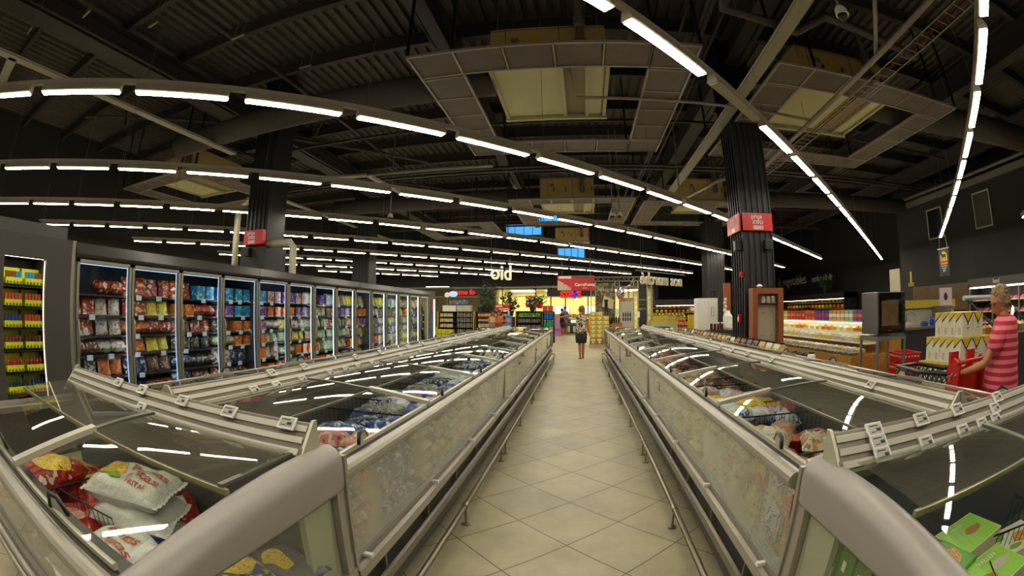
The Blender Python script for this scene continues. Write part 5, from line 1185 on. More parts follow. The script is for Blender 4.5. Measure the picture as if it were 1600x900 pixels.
for lab, c, d in (('black loudspeaker on the left face of the right column', (2.93, 7.85, 2.62), (-.1, -.05)), ('black loudspeaker on the front of the right column', (3.48, 7.66, 2.62), (.0, -.1)), ('black loudspeaker high on the left column', (-7.05, 7.7, 2.72), (0, -.1))):
    t = T('loudspeaker', lab, 'loudspeaker', c); m = MB(); m.box(-.07, .07, -.06, .06, -.09, .09); m.build('speaker_box', BLACK, t, bevel=.01); MB().box(-.06, .06, -.07, -.06, -.08, .08).build('grille', pm('speaker_grille', '#242220', .7), t); m = MB(); m.tube([(0, .05, 0), (0, .1, .02)], .015); m.build('bracket', BLACK, t)
t = T('alarm_beacon', 'small red fire alarm beacon on the left face of the right column', 'alarm', (2.97, 7.8, 2.1)); MB().lathe([(.05, -.04), (.055, 0), (.03, .05)], 12).build('beacon', RED, t); MB().box(0, .05, -.03, .03, -.05, .04).build('mount', WHITEP, t)
t = T('call_point', 'small red fire call point low on the right column', 'alarm', (2.97, 7.95, 1.32)); MB().box(-.03, .02, -.05, .05, -.07, .07).build('housing', RED, t); MB().box(-.035, -.03, -.03, .03, -.04, .03).build('plate', WHITEP, t)
# ================================================================== RIGHT SIDE OF THE SHOP
t = T('low_shelf', 'low dark shelf behind the right island carrying paper bags and jars', 'shelf', (3.1, 9.5, 0))
MB().box(2.93, 3.28, 5.3, 13.6, 0, .55).build('shelf_base', DSH, t, world=True); MB().box(2.92, 3.30, 5.3, 13.6, .70, .735).build('shelf_board', WOOD2, t, world=True)
MB().box(2.95, 3.27, 5.32, 13.58, .55, .70).build('shelf_riser', DSH, t, world=True)
pcs = [('cream', CRM, BLACK), ('tan', TANP, BLACK), ('orange brown', pm('rust_bag', '#a05a24', .5, 0, .15, 20), pm('green_cap', '#2c5a1c', .4)), ('dark brown', pm('brown_bag', '#5a4436', .5, 0, .2, 20), BLACK), ('golden', pm('gold_bag', '#b0842a', .5, 0, .15, 20), BLACK)]
seq = [0, 0, 1, 3, 3, 3, 2, 0, 0, 1, 4, 2, 4, 4, 1, 2, 2, 4, 0, 3, 3, 0, 4, 3]
for i, c in enumerate(seq):
    nm, bm_, cm = pcs[c]; y = 6.3 + .295 * i
    k = ('pbag', nm)
    if k not in _P:
        m = MB(); m.add([(-.08, -.11, 0), (.08, -.11, 0), (.08, .11, 0), (-.08, .11, 0), (-.07, -.11, .17), (.07, -.11, .17), (.07, .11, .17), (-.07, .11, .17), (-.03, -.11, .235), (.03, -.11, .235), (.03, .11, .235), (-.03, .11, .235)],
                 [(0, 3, 2, 1), (0, 1, 5, 4), (1, 2, 6, 5), (2, 3, 7, 6), (3, 0, 4, 7), (4, 5, 9, 8), (5, 6, 10, 9), (6, 7, 11, 10), (7, 4, 8, 11), (8, 9, 10, 11)], 0)
        m.box(-.034, .034, -.112, .112, .225, .25, 1); m.box(-.083, -.076, -.04, .03, .03, .15, 2); m.box(-.04, .03, -.113, -.109, .03, .15, 2)
        _P[k] = m.mesh('snack_bag', [bm_, cm, WHITEP])
    put('paper_snack_bag', _P[k], (3.04, y, .735), (0, 0, .03 * (i % 3 - 1)), '%s paper snack bag with dark clip, %s from the jars on the low shelf' % (nm, ORD[i]), 'bag', '%s paper snack bags on the low shelf' % nm)
for i in range(9): put('preserve_jar', jarmesh(DBRN, pm('purple_lid', '#3a2f4a', .4), .045, .13), (3.15 + .1 * (i % 2), 5.62 + .075 * i, .735), (0, 0, 0), 'dark brown jar with purple lid on the low shelf, %s from the white jar' % ORD[i], 'jar', 'dark brown jars on the low shelf')
put('preserve_jar', jarmesh(WHITEP, BLACK, .06, .17), (3.15, 5.45, .735), (0, 0, 0), 'white-labelled jar with black lid at the near end of the low shelf', 'jar', None)
put('yellow_tub', jarmesh(YEL, YEL, .07, .06), (3.2, 6.1, .735), (0, 0, 0), 'small yellow tub beside the nearest paper bag on the low shelf', 'tub', None)
# orange framed pegboard display
t = T('pegboard_display', 'orange-brown framed pegboard display in front of the right column', 'display', (3.36, 7.5, 0))
ORW = pm('orange_brown_wood', '#86461f', .45, 0, .12, 3)
MB().box(3.03, 3.13, 7.42, 7.62, 0, 1.74).box(3.55, 3.66, 7.42, 7.62, 0, 1.74).box(3.03, 3.66, 7.42, 7.62, 1.74, 1.84).box(3.13, 3.55, 7.42, 7.62, 0, .7).build('frame', ORW, t, world=True)
m = MB(); m.box(3.13, 3.55, 7.56, 7.6, .7, 1.74); m.build('pegboard', pm('pegboard_cream', '#a89c86', .6, 0, .1, 60), t, world=True)
for x in (3.28, 3.45):
    for z in (1.02, 1.42): m = MB(); m.tube([(x, 7.56, z), (x, 7.46, z), (x, 7.45, z + .02)], .006, 6); m.build('peg_hook', STEEL, t, world=True)
for i in range(3): put('glass_jar', jarmesh(pm('clear_jar', '#a8a294', .12, .1), WHITEP, .045, .12), (3.27 + .1 * i, 7.5, 1.58), (0, 0, 0), 'glass jar at the top of the orange pegboard display, %s along' % ORD[i], 'jar', 'glass jars in the pegboard display')
MB().box(3.13, 3.55, 7.42, 7.56, 1.555, 1.575).build('small_shelf', GDIS, t, world=True)
simple('paper_bow', MB().lathe([(.02, 0), (.07, .03), (.03, .07)], 8), WHITE, 'crumpled white paper on top of the orange display', 'paper', None, (3.2, 7.5, 1.84))
# white cabinet and bits left of the column
t = T('white_cabinet', 'tall plain white two-door cabinet left of the right column', 'cabinet', (3.65, 12.5, 0))
MB().box(3.36, 3.95, 12.42, 12.9, 0, 1.8).build('cabinet_body', WHITE, t, world=True)
for k in range(2): MB().box(3.37 + .29 * k, 3.65 + .29 * k, 12.4, 12.42, .1, 1.78).build('door', WHITE, t, world=True)
MB().box(3.74, 3.82, 12.39, 12.4, 1.3, 1.55).box(3.75, 3.81, 12.385, 12.39, 1.31, 1.54, 1).build('black_outline_handle', [BLACK, WHITE], t, world=True)
t = T('tasting_board', 'rust-brown board with pale wavy ornament between the white cabinet and the column', 'display', (4.1, 12.2, 0))
MB().box(4.05, 4.25, 12.1, 12.2, 0, 2.2).build('board', ORW, t, world=True)
m = MB()
for i in range(10): m.lathe([(.03, -.05), (.06, 0), (.03, .05)], 6, 0, (4.05 + .02 * (i % 2), 12.06, .85 + .1 * i))
m.build('wavy_ornament', CRM, t, world=True)
simple('beverage_urn', MB().lathe([(.11, 0), (.13, .05), (.13, .35), (.08, .42), (.05, .5)], 14), WHITEP, 'white urn on the white cabinet side table', 'urn', None, (3.98, 11.6, .95))
simple('side_table', MB().box(-.4, .4, -.25, .25, .9, .95).box(-.38, .38, -.23, .23, 0, .9), DSH, 'dark side table under the white urn by the column', 'table', None, (3.8, 11.6, 0))
for i in range(4): put('sauce_bottle', jarmesh(pm('dark_red_sauce', '#4a140c', .25), WHITEP, .04, .2), (3.48 + .1 * i, 11.5, .95), (0, 0, 0), 'dark red bottle beside the white urn, %s along' % ORD[i], 'bottle', 'dark red bottles beside the urn')
simple('acrylic_box', MB().box(-.14, .14, -.1, .1, 0, .2).box(-.15, .15, -.11, .11, .18, .2), GDIS, 'clear box on top of the white cabinet', 'box', None, (3.9, 12.6, 1.8))
# wooden bakery and cheese display
t = T('bakery_display', 'honey wood display with clear bins and white tiers right of the orange display', 'display case', (5.2, 9.2, 0))
MB().box(4.62, 5.9, 6.5, 12.2, 0, .66).build('wooden_base', WOOD, t, world=True)
MB().box(5.55, 5.9, 6.5, 12.2, .66, .9).build('wooden_base_back', WOOD, t, world=True)
m = MB(); m.quad((4.62, 6.5, .66), (4.62, 12.2, .66), (4.60, 12.2, .80), (4.60, 6.5, .80)); m.quad((4.62, 6.5, .66), (5.1, 6.5, .66), (5.1, 6.5, .80), (4.6, 6.5, .80)); m.build('clear_guard', GDIS, t, world=True)
for x0, x1, z in ((5.05, 5.35, .86), (5.2, 5.55, 1.02), (5.3, 5.75, 1.205)): MB().box(x0, x1, 6.6 if z < 1.2 else 7.2, 12.2, z - .03, z).build('white_tier', WHITE, t, world=True)
MB().box(5.72, 5.75, 7.2, 12.2, .66, 1.2).build('tier_back', WHITE, t, world=True)
MB().box(5.42, 5.5, 7.3, 12.1, 1.165, 1.173).build('tier_light', em('tier_light', (1, .9, .65), 8), t, world=True)
CH = [pack('cheese_pack', '#c9b458', '#d8cfa0', '#a8862c', 25), pack('white_mushroom_pack', '#c8c6b8', '#e0ded0', '#7c705c', 25), pack('orange_cheese_pack', '#b8741c', '#d89a3a', '#7c4a14', 25), pack('dark_olive_pack', '#4c4a38', '#b8b49c', '#7d7a4c', 30)]
CHN = ['pale yellow', 'white', 'orange', 'dark and white']
def packm(i, h=.05):
    k = ('pk', i, h)
    if k not in _P: m = MB(); m.box(-.09, .09, -.07, .07, 0, h * .8); m.add([(-.09, -.07, h * .8), (.09, -.07, h * .8), (.09, .07, h * .8), (-.09, .07, h * .8), (0, 0, h * 1.3)], [(0, 1, 4), (1, 2, 4), (2, 3, 4), (3, 0, 4)]); _P[k] = m.mesh('deli_pack', CH[i], False)
    return _P[k]
for i in range(26):
    y = 6.65 + .21 * i
    for x, z, c, w_ in ((4.73, .665, 3, 'front'), (4.93, .70, (1 if i % 3 else 0), 'second')):
        put('deli_pack', packm(c, .07 if x > 4.8 else .05), (x, y, z), (0, 0, .1 * (i % 3)), '%s deli pack in the %s bin row of the wooden display, %s along' % (CHN[c], w_, ORD[i]), 'deli pack', '%s deli packs, %s bin row' % (CHN[c], w_))
for i in range(20):
    y = 6.75 + .26 * i; c = (0, 0, 1, 1, 1, 0)[i % 6]; c2 = (0, 2, 2, 0, 1)[i % 5]
    put('deli_pack', packm(c, .09), (5.15, y, .86), (0, 0, 0), '%s deli pack on the low white tier of the wooden display, %s along' % (CHN[c], ORD[i]), 'deli pack', '%s deli packs, low tier' % CHN[c])
    put('deli_pack', packm(c2, .08), (5.33, y, 1.02), (0, 0, 0), '%s deli pack on the middle white tier of the wooden display, %s along' % (CHN[c2], ORD[i]), 'deli pack', '%s deli packs, middle tier' % CHN[c2])
cc = [('yellow and green', pm('c_yg', '#a8ac3a', .4, 0, .2, 20), CRM)] * 9 + [('red', pm('c_red', '#a8221a', .4, 0, .1), ORBX)] * 6 + [('orange', pm('c_or', '#c0601c', .4, 0, .1), RED)] * 3 + [('blue and red', pm('c_bl', '#1c3a9c', .4, 0, .1), RED)] * 4 + [('orange and white', pm('c_ow', '#c88a4a', .4, 0, .1), WHITEP)] * 4 + [('pale green', pm('c_pg', '#8fae8c', .4, 0, .1), WHITEP)] * 2 + [('purple', pm('c_pu', '#6a3a8c', .4, 0, .1), ORBX)] * 2
cc = cc[::-1]
for i, (nm, a_, b_) in enumerate(cc): put('tea_carton', cartonmesh(a_, b_, .07, .13, .21), (5.42, 7.3 + .165 * i, 1.205), (0, 0, 0), '%s carton on the top white shelf of the wooden display, %s along' % (nm, ORD[i]), 'carton', '%s cartons on the top white shelf' % nm)
for i in range(3): simple('clear_bin', MB().box(-.14, .14, -.12, .12, 0, .22).box(-.15, .15, -.13, .13, .2, .22), GDIS, 'empty clear bin behind the coloured cartons, %s along' % ORD[i], 'bin', 'clear bins behind the cartons', (5.65, 7.6 + .35 * i, 1.205))
# combi oven on its stand
t = T('combi_oven', 'steel combi oven with dark glass door on a tube stand', 'oven', (4.76, 5.73, 1.03))
MB().box(-.31, .32, -.21, .24, .04, .65).build('oven_body', pm('oven_steel', '#6f6a66', .35, .6, .08, 4), t, bevel=.012)
MB().box(-.28, .22, -.235, -.21, .05, .64).build('glass_door', pm('oven_glass_black', '#15110f', .08), t)
MB().box(-.24, .14, -.238, -.235, .16, .52).build('door_window', pm('oven_window', '#5e4c34', .1, 0, .4, 7), t)
MB().box(.23, .31, -.235, -.21, .05, .64).build('control_panel', BLACK, t)
for i in range(5): m = MB(); m.tube([(.27, -.26, .14 + .1 * i), (.27, -.235, .14 + .1 * i)], .018, 12); m.build('knob', pm('knob_grey', '#4a4642', .3, .4), t)
text('maker_plate', 'oven', .04, RED, (-.05, -.24, .09), parent=t, world=False, ext=.001)
m = MB(); m.box(-.33, .33, -.235, .25, 0, .015)
m.build('base_pan', STEEL, t)
t = T('oven_stand', 'grey tube stand under the combi oven', 'stand', (4.76, 5.73, 0))
for sx in (-.31, .31):
    for sy in (-.22, .24): m = MB(); m.box(sx - .018, sx + .018, sy - .018, sy + .018, 0, 1.02); m.build('leg', pm('stand_grey', '#76716a', .4, .3), t)
m = MB(); m.box(-.33, .33, -.24, .26, .98, 1.03); m.build('top_frame', pm('stand_grey', '#76716a', .4, .3), t)
m = MB(); m.box(-.33, .33, -.24, .26, .18, .22); m.build('bottom_shelf', pm('stand_grey', '#76716a', .4, .3), t)
# red hand baskets
for i in range(3):
    z = .12 + .19 * i
    t = T('shopping_basket', 'red plastic shopping basket, %s of the stack behind the oven stand' % ('lowest', 'middle', 'topmost')[i], 'basket', (5.5, 5.95, z), -.2)
    m = MB(); a, b, h = .17, .24, .22
    vs = [(-a, -b, 0), (a, -b, 0), (a, b, 0), (-a, b, 0), (-a - .04, -b - .04, h), (a + .04, -b - .04, h), (a + .04, b + .04, h), (-a - .04, b + .04, h)]
    m.add(vs, [(0, 3, 2, 1), (0, 1, 5, 4), (1, 2, 6, 5), (2, 3, 7, 6), (3, 0, 4, 7)]); m.build('tub', RED, t)
    m = MB(); m.tube([(-a - .04, -b - .04, h), (a + .04, -b - .04, h), (a + .04, b + .04, h), (-a - .04, b + .04, h), (-a - .04, -b - .04, h)], .014, 6); m.build('rim', RED, t)
    m = MB()
    for k in range(6): m.box(-a - .045, -a - .035, -b + .08 * k, -b + .05 + .08 * k, h * .72, h * .86)
    for k in range(5): m.box(-a + .02 + .07 * k, -a + .05 + .07 * k, -b - .047, -b - .035, h * .72, h * .86)
    m.build('slots', pm('slot_pale', '#b9a89c', .5), t)
simple('basket_trolley', MB().box(-.2, .2, -.27, .27, .07, .12).box(-.18, -.14, -.25, -.21, 0, .07).box(.14, .18, -.25, -.21, 0, .07).box(-.18, -.14, .21, .25, 0, .07).box(.14, .18, .21, .25, 0, .07), BLACK, 'black wheeled base under the red baskets', 'trolley', None, (5.5, 5.95, 0))
# stacked boxes with yellow tops
BXW, BXY = pm('bib_white', '#c9c6b0', .45, 0, .04), pm('bib_yellow', '#c9a81e', .45, 0, .06)
k = MB(); w_, d_, h_ = .115, .0625, .262
k.box(-w_, w_, -d_, d_, 0, h_, 0)
k.box(-w_ - .001, w_ + .001, -d_ - .001, d_ + .001, h_ - .012, h_ + .001, 1)
k.add([(-w_ - .002, -d_, h_), (-w_ - .002, d_, h_), (-w_ - .002, d_, h_ * .62)], [(0, 1, 2)], 1)
k.add([(-w_ - .003, d_, h_ * .66), (-w_ - .003, d_, h_ * .58), (-w_ - .003, -d_, h_ * .96), (-w_ - .003, -d_, h_ * 1.0)], [(0, 1, 2, 3)], 2)
k.add([(-w_, -d_ - .002, h_), (w_, -d_ - .002, h_), (0, -d_ - .002, h_ * .62)], [(0, 1, 2)], 1)
k.add([(-w_, -d_ - .003, h_ * .99), (-w_ + .02, -d_ - .003, h_ * .99), (.012, -d_ - .003, h_ * .58), (-.012, -d_ - .003, h_ * .58)], [(0, 1, 2, 3)], 2)
k.add([(w_, -d_ - .003, h_ * .99), (w_ - .02, -d_ - .003, h_ * .99), (-.012, -d_ - .003, h_ * .58), (.012, -d_ - .003, h_ * .58)], [(0, 1, 2, 3)], 2)
k.box(-.012, .012, -d_ - .004, -d_ - .003, h_ * .50, h_ * .58, 3); k.box(-.03, .03, -d_ - .004, -d_, h_ * .36, h_ * .38, 2)
for q in range(5): k.box(-w_ - .003, -w_, -.03 + .004 * (q % 2), .01 + .006 * (q % 3), h_ * (.12 + .06 * q), h_ * (.135 + .06 * q), 2)
bib = k.mesh('wine_box', [BXW, BXY, BLACK, RED])
for r, (z, ny, y0, nx, x0) in enumerate(((1.12, 4, 3.42, 2, 4.32), (.853, 5, 3.36, 3, 4.22), (.586, 6, 3.30, 3, 4.16))):
    for i in range(ny):
        for j in range(nx):
            put('wine_box', bib, (x0 + .235 * j, y0 + .128 * i + .06, z), (0, 0, .01 * ((i + j) % 3 - 1)), 'white box with yellow top, %s layer, %s deep, %s across' % (('top', 'second', 'third')[r], ORD[i], ORD[j]), 'box', 'yellow-topped boxes, layer %d from the top' % (r + 1))
simple('plinth', MB().box(-.4, .42, -.45, .45, 0, .55).box(-.42, .44, -.47, .47, .55, .585), DSH, 'dark plinth under the stack of yellow-topped boxes', 'stand', None, (4.42, 3.75, 0))
t = T('picture_sign', 'white framed sign with a black bird on a pole behind the box stack', 'sign', (4.85, 4.3, 0))
m = MB(); m.tube([(4.85, 4.3, 0), (4.85, 4.3, 1.46)], .012); m.build('pole', STEEL, t, world=True)
o = MB().box(-.1, .1, -.006, .006, 0, .22).build('panel', pm('sign_lilac', '#b8a8b0', .4), t); o.location = (0, 0, 1.46); o.rotation_euler = (0, 0, -.75)
m = MB(); m.lathe([(.01, -.05), (.035, -.01), (.02, .03), (.005, .05)], 8); b = m.build('bird_print', BLACK, t); b.location = (-.006, -.006, 1.57); b.scale = (1, .2, 1); b.rotation_euler = (0, 0, -.75)
# deli guard, sink counter
t = T('deli_counter', 'slanted glass deli counter behind the stack of yellow-topped boxes', 'counter', (5.9, 4.3, 0))
MB().box(5.5, 7.2, 3.7, 4.5, 0, 1.05).build('counter_body', DSH, t, world=True); m = MB(); m.tube([(5.5, 4.45, 1.54), (7.0, 4.45, 1.54)], .035, 8); m.build('top_tube', pm('pale_blue_tube', '#a8b0ac', .3), t, world=True)
m = MB(); m.tube([(5.6, 4.45, 1.52), (5.75, 3.8, 1.05)], .02); m.tube([(6.9, 4.45, 1.52), (6.9, 3.8, 1.05)], .02); m.build('frame_post', DSH, t, world=True)
m = MB(); m.quad((5.6, 4.43, 1.52), (6.9, 4.43, 1.52), (6.9, 3.8, 1.06), (5.7, 3.8, 1.06)); m.build('glass_guard', GDIS, t, world=True)
for i in range(9): put('cheese_block', packm(0 if i % 3 else 2, .1), (5.75 + .17 * i, 4.15, 1.05), (0, 0, .2 * i), 'yellow block behind the slanted deli glass, %s along' % ORD[i], 'deli pack', 'yellow blocks behind the deli glass')
t = T('sink_counter', 'dark service counter with steel tap and grey splash back behind the oven', 'counter', (7.0, 6.8, 0))
MB().box(5.98, 8.4, 6.5, 7.2, 0, 1.03).build('counter_body', pm('counter_black', '#1f1d1c', .5), t, world=True); MB().box(5.95, 8.45, 6.45, 7.2, 1.03, 1.07).build('steel_top', STEEL, t, world=True)
MB().box(5.98, 8.4, 7.15, 7.2, 1.07, 1.4).build('splash_back', pm('splash_grey', '#a39f90', .4), t, world=True); MB().box(5.98, 8.4, 7.1, 7.2, 1.4, 1.56).build('yellow_strip', pm('yellow_products', '#a8902c', .5, 0, .4, 20), t, world=True)
m = MB(); m.tube([(6.45, 6.95, 1.07), (6.45, 6.95, 1.3), (6.5, 6.9, 1.36), (6.58, 6.85, 1.33), (6.6, 6.83, 1.26)], .015, 8); m.build('tap', STEEL, t, smooth=True, world=True)
for i, (x, c, n_) in enumerate(((7.0, '#1c3fb8', 'blue cup'), (7.35, '#22201f', 'black cup'), (6.25, '#b8a090', 'pink tub'), (6.75, '#2a4a7a', 'folded blue cloth'))):
    put(n_.split()[-1], jarmesh(pm('sink_' + c[1:], c, .4), pm('sink_' + c[1:], c, .4), .06 if i < 2 else .09, .16 if i == 0 else .09), (x, 6.65, 1.07), (0, 0, 0), n_ + ' on the steel top of the sink counter', n_.split()[-1], None)
simple('steel_divider', MB().box(-.02, .02, -.3, .3, 0, .36), STEEL, 'steel side guard dividing the sink counter', 'panel', None, (7.5, 6.8, 1.07))
# meat case along the right service wall
t = T('meat_case', 'long dark-headed lit meat case along the right service wall', 'display case', (13.8, 5, 0))
MB().box(13.3, 14.2, -3, 10.5, 1.93, 2.19).box(14.15, 14.2, -3, 10.5, 0, 1.95).box(13.1, 14.2, -3, 10.5, 0, .5).box(13.2, 14.2, 10.45, 10.5, 0, 2.0).build('case_body', pm('meat_case_dark', '#35312f', .5), t, world=True)
MB().box(13.35, 13.4, -2.9, 10.4, 1.88, 1.92).build('case_light', em('meat_case_light', (1, .75, .68), 9), t, world=True)
for y in (10.4, 9.2, 7.9, 6.6, 5.3, 4.0, 2.7): MB().box(13.24, 13.3, y - .02, y + .02, .5, 1.93).build('upright', STEEL, t, world=True)
for z in (.8, 1.15, 1.5): MB().box(13.45, 14.15, -3, 10.4, z - .02, z).build('shelf_board', WHITE, t, world=True)
text('lettering', 'beef', .2, CRM, (13.28, 9.0, 2.06), (math.pi / 2, 0, -math.pi / 2), parent=t, ext=.005)
for r, z in enumerate((.8, 1.15, 1.5)):
    for i in range(22): put('meat_tray', bagmesh('tray', PNKB, i % 2), (13.7, 10.2 - .38 * i, z), (0, R(-25), 0), 'pink meat tray on the %s shelf of the long meat case, %s along' % (('bottom', 'middle', 'top')[r], ORD[i]), 'tray', 'meat trays on the %s shelf of the meat case' % ('bottom', 'middle', 'top')[r], (1.3, 1.2, 1.2))
struct(MB().box(14.2, 14.28, 10.6, 14.8, 1.2, 2.15).build('wall_gold_panel', pm('old_gold_panel', '#4a3714', .4, .3, .5, 2.5)))
t = T('hanging_banner', 'black hanging banner with a yellow bull badge at the right', 'banner', (12.5, 11.08, 3.2))
MB().box(12.5, 12.52, 10.8, 11.37, 2.35, 3.22).build('cloth', BLACK, t, world=True)
m = MB(); m.add([(12.49, 11.08 + .19 * math.cos(a), 2.95 + .19 * math.sin(a)) for a in [math.pi * k / 12 for k in range(13)]] + [(12.49, 10.89, 2.72), (12.49, 11.27, 2.72)], [tuple(range(15))]); m.build('badge', pm('badge_yellow', '#c9a81e', .5), t, world=True)
m = MB(); m.box(12.48, 12.49, 10.97, 11.19, 2.95, 3.05); m.box(12.48, 12.49, 11.15, 11.22, 3.0, 3.09); m.box(12.48, 12.49, 10.98, 11.0, 2.88, 2.95); m.box(12.48, 12.49, 11.15, 11.17, 2.88, 2.95); m.build('bull_silhouette', BLACK, t, world=True)
m = MB(); m.box(12.48, 12.489, 10.88, 11.28, 2.77, 2.83); m.build('red_band', RED, t, world=True)
for i, s_ in enumerate(('CERTIFIED', 'ANGUS', 'BEEF')): text('lettering', s_, .075, WHITEP, (12.48, 11.08, 2.66 - .075 * i), (math.pi / 2, 0, -math.pi / 2), parent=t, ext=.001)
m = MB(); m.box(12.48, 12.5, 10.75, 11.42, 3.22, 3.25); m.tube([(12.49, 10.85, 3.25), (12.49, 11.08, 5.0), (12.49, 11.3, 3.25)], .006, 4); m.tube([(12.49, 11.08, 5.0), (12.49, 11.08, 7.2)], .006, 4); m.build('hanger', STEEL, t, world=True)
simple('bottle_poster', MB().box(-.02, 0, -.2, .2, 0, .15, 0).box(-.02, 0, -.05, .05, .15, .6, 1), [pm('poster_gold', '#8a6a1c', .5), pm('poster_yellow', '#c9b02a', .5)], 'small yellow cut-out poster on the dark service wall', 'poster', None, (14.3, 15.0, 2.2))

# ================================================================== EQUIPMENT UNDER THE ROOF
TRAYP = pm('galvanised_tray', '#8f8a74', .5, .3, .2, 22); MESHD = pm('dark_mesh_panel', '#5f554a', .7, 0, .2, 4); BARD = pm('frame_bar_brown', '#96897a', .5, .2, .1, 5)
ACB = pm('ac_beige', '#c9ab68', .5, .1, .1, 3); ACL = pm('ac_pale_bottom', '#c4c08e', .6, 0, .08, 3)
def catwalk(label, x0, x1, y0, y1, w=.66, z=5.0, up=1.9):
    t = T('service_frame', label, 'ceiling frame', ((x0 + x1) / 2, (y0 + y1) / 2, z))
    pn = MB(); br = MB()
    def seg(a0, a1, b0, b1, horiz):
        n = max(1, round((a1 - a0) / .74))
        for i in range(n):
            p, q = a0 + (a1 - a0) * i / n, a0 + (a1 - a0) * (i + 1) / n
            if horiz: pn.box(p + .03, q - .03, b0 + .03, b1 - .03, z + .015, z + .03); br.box(q - .012, q + .012, b0, b1, z, z + .03)
            else: pn.box(b0 + .03, b1 - .03, p + .03, q - .03, z + .015, z + .03); br.box(b0, b1, q - .012, q + .012, z, z + .03)
    seg(x0 + w, x1 - w, y0, y0 + w, True); seg(x0 + w, x1 - w, y1 - w, y1, True); seg(y0, y1, x0, x0 + w, False); seg(y0, y1, x1 - w, x1, False)
    for a, b in ((y0, y1), ): 
        for x in (x0, x0 + w, x1 - w, x1): br.box(x - .018, x + .018, y0, y1, z, z + .04)
    for y in (y0, y0 + w, y1 - w, y1): br.box(x0, x1, y - .018, y + .018, z, z + .04)
    pn.build('mesh_panels', MESHD, t, world=True); br.build('frame_bars', BARD, t, world=True)
    hg = MB()
    for x in (x0, x0 + w, x1 - w, x1):
        for y in (y0, y1): hg.box(x - .02, x + .02, y - .02, y + .02, z + .04, z + up)
    for x in (x0, x1): hg.box(x - .02, x + .02, y0, y1, z + .9, z + .94)
    hg.build('hanger_bars', BLACK, t, world=True)
def acunit(label, x0, x1, y0, y1, z0=5.2, z1=6.0, lit=False):
    t = T('air_handler', label, 'air conditioner', ((x0 + x1) / 2, (y0 + y1) / 2, z0))
    MB().box(x0, x1, y0, y1, z0 + .08, z1).build('unit_casing', ACB, t, world=True)
    xm = x0 + (x1 - x0) * .60
    m = MB(); m.box(x0 + .03, xm - .03, y0 + .05, y1 - .05, z0 + .04, z0 + .08); m.build('bottom_panel', ACL, t, world=True)
    m = MB(); m.box(xm + .03, x1 - .35, y0 + .05, y1 - .05, z0 + .06, z0 + .08); m.build('bottom_panel', pm('ac_tan_bottom', '#8a7a58', .6), t, world=True)
    m = MB(); m.box(x1 - .3, x1 - .06, y0 + .05, y1 - .05, z0 + .04, z0 + .08); m.build('bottom_panel', ACL, t, world=True)
    m = MB()
    for x in (x0, xm, x1 - .33, x1): m.box(x - .03, x + .03, y0 - .02, y1 + .02, z0, z0 + .06)
    m.box(x0 - .06, x1 + .06, y1 - .02, y1 + .06, z0 - .03, z0 + .06); m.box(x0 - .06, x1 + .06, y0 - .04, y0 + .03, z0, z0 + .06); m.build('support_rail', pm('rail_pale_olive', '#b5ad84', .5, .2), t, world=True)
    m = MB()
    for x in (x0 + .25, x0 + (x1 - x0) * .6): m.box(x - .005, x + .005, y0 - .006, y0, z0 + .1, z1)
    m.box(x0, x1, y0 - .006, y0, z1 - .04, z1 - .03); m.build('casing_seams', pm('seam_brown', '#4a3c20', .6), t, world=True)
    for f in (.26, .48, .96): MB().box(x0 + (x1 - x0) * f - .015, x0 + (x1 - x0) * f + .015, y0 - .03, y0, z0 + .3, z0 + .48).build('handle', BLACK, t, world=True)
    MB().box(x0 + (x1 - x0) * .33, x0 + (x1 - x0) * .45, y0 - .008, y0, z0 + .45, z0 + .62).box(x0 + (x1 - x0) * .18, x0 + (x1 - x0) * .25, y0 - .008, y0, z0 + .5, z0 + .6, 1).build('warning_label', [YEL, pm('label_grey', '#6a7076', .5)], t, world=True)
    m = MB(); xp = x0 + (x1 - x0) * .78; m.tube([(xp, y0 - .12, z0 + .25), (xp, y0 - .12, z1 + .6)], .07, 12); m.tube([(xp, y0 - .12, z0 + .3), (xp, y0 - .12, z0 + .42)], .1, 12); m.tube([(xp, y0 - .12, z0 + .7), (xp, y0 - .12, z0 + .86)], .1, 12); m.build('foil_pipe', pm('foil_pipe', '#b0a68c', .25, .7, .2, 20), t, world=True)
    m = MB(); m.tube([(x0 + .1, y0 + .1, z1), (x0 + .1, y0 + .1, 6.9)], .01, 4); m.tube([(x1 - .1, y0 + .1, z1), (x1 - .1, y0 + .1, 6.9)], .01, 4); m.build('hanger_rods', STEEL, t, world=True)
    return t
catwalk('dark mesh service frame around the nearest beige unit above the aisle', -2.27, 1.81, 5.2, 9.62)
catwalk('dark mesh service frame around the beige unit at the upper right', 3.12, 7.43, 5.38, 9.78)
catwalk('dark mesh service frame farther back above the aisle', -2.2, 1.85, 14.0, 18.4)
catwalk('dark mesh service frame farther back at the right', 2.2, 6.3, 14.4, 18.6)
catwalk('dark mesh service frame at the far left', -13.2, -9.2, 7.5, 11.8)
catwalk('dark mesh service frame above the upright freezers', -7.0, -3.4, 17.5, 21.5)
acunit('beige air handler hung above the aisle, nearest one', -1.27, .57, 6.15, 8.15)
acunit('beige air handler at the upper right beside the column', 4.0, 6.1, 6.2, 8.2)
acunit('beige air handler above the aisle, second one back', -1.27, .57, 15.0, 17.0)
acunit('beige air handler above the aisle, third one back', -1.27, .57, 24.5, 26)
acunit('beige air handler behind the right column top', 3.7, 5.2, 15.0, 17.0)
acunit('beige air handler at the far left over the product case', -12.2, -10.3, 8.5, 10.5)
def linething(name, label, cat, mb, mat, part=None, smooth=False, loc=(0, 0, 0)):
    o = mb.build(name, mat, smooth=smooth); tag(o, label, cat); return o
DUCT = pm('dark_fabric_duct', '#433b37', .8, 0, .1, 4)
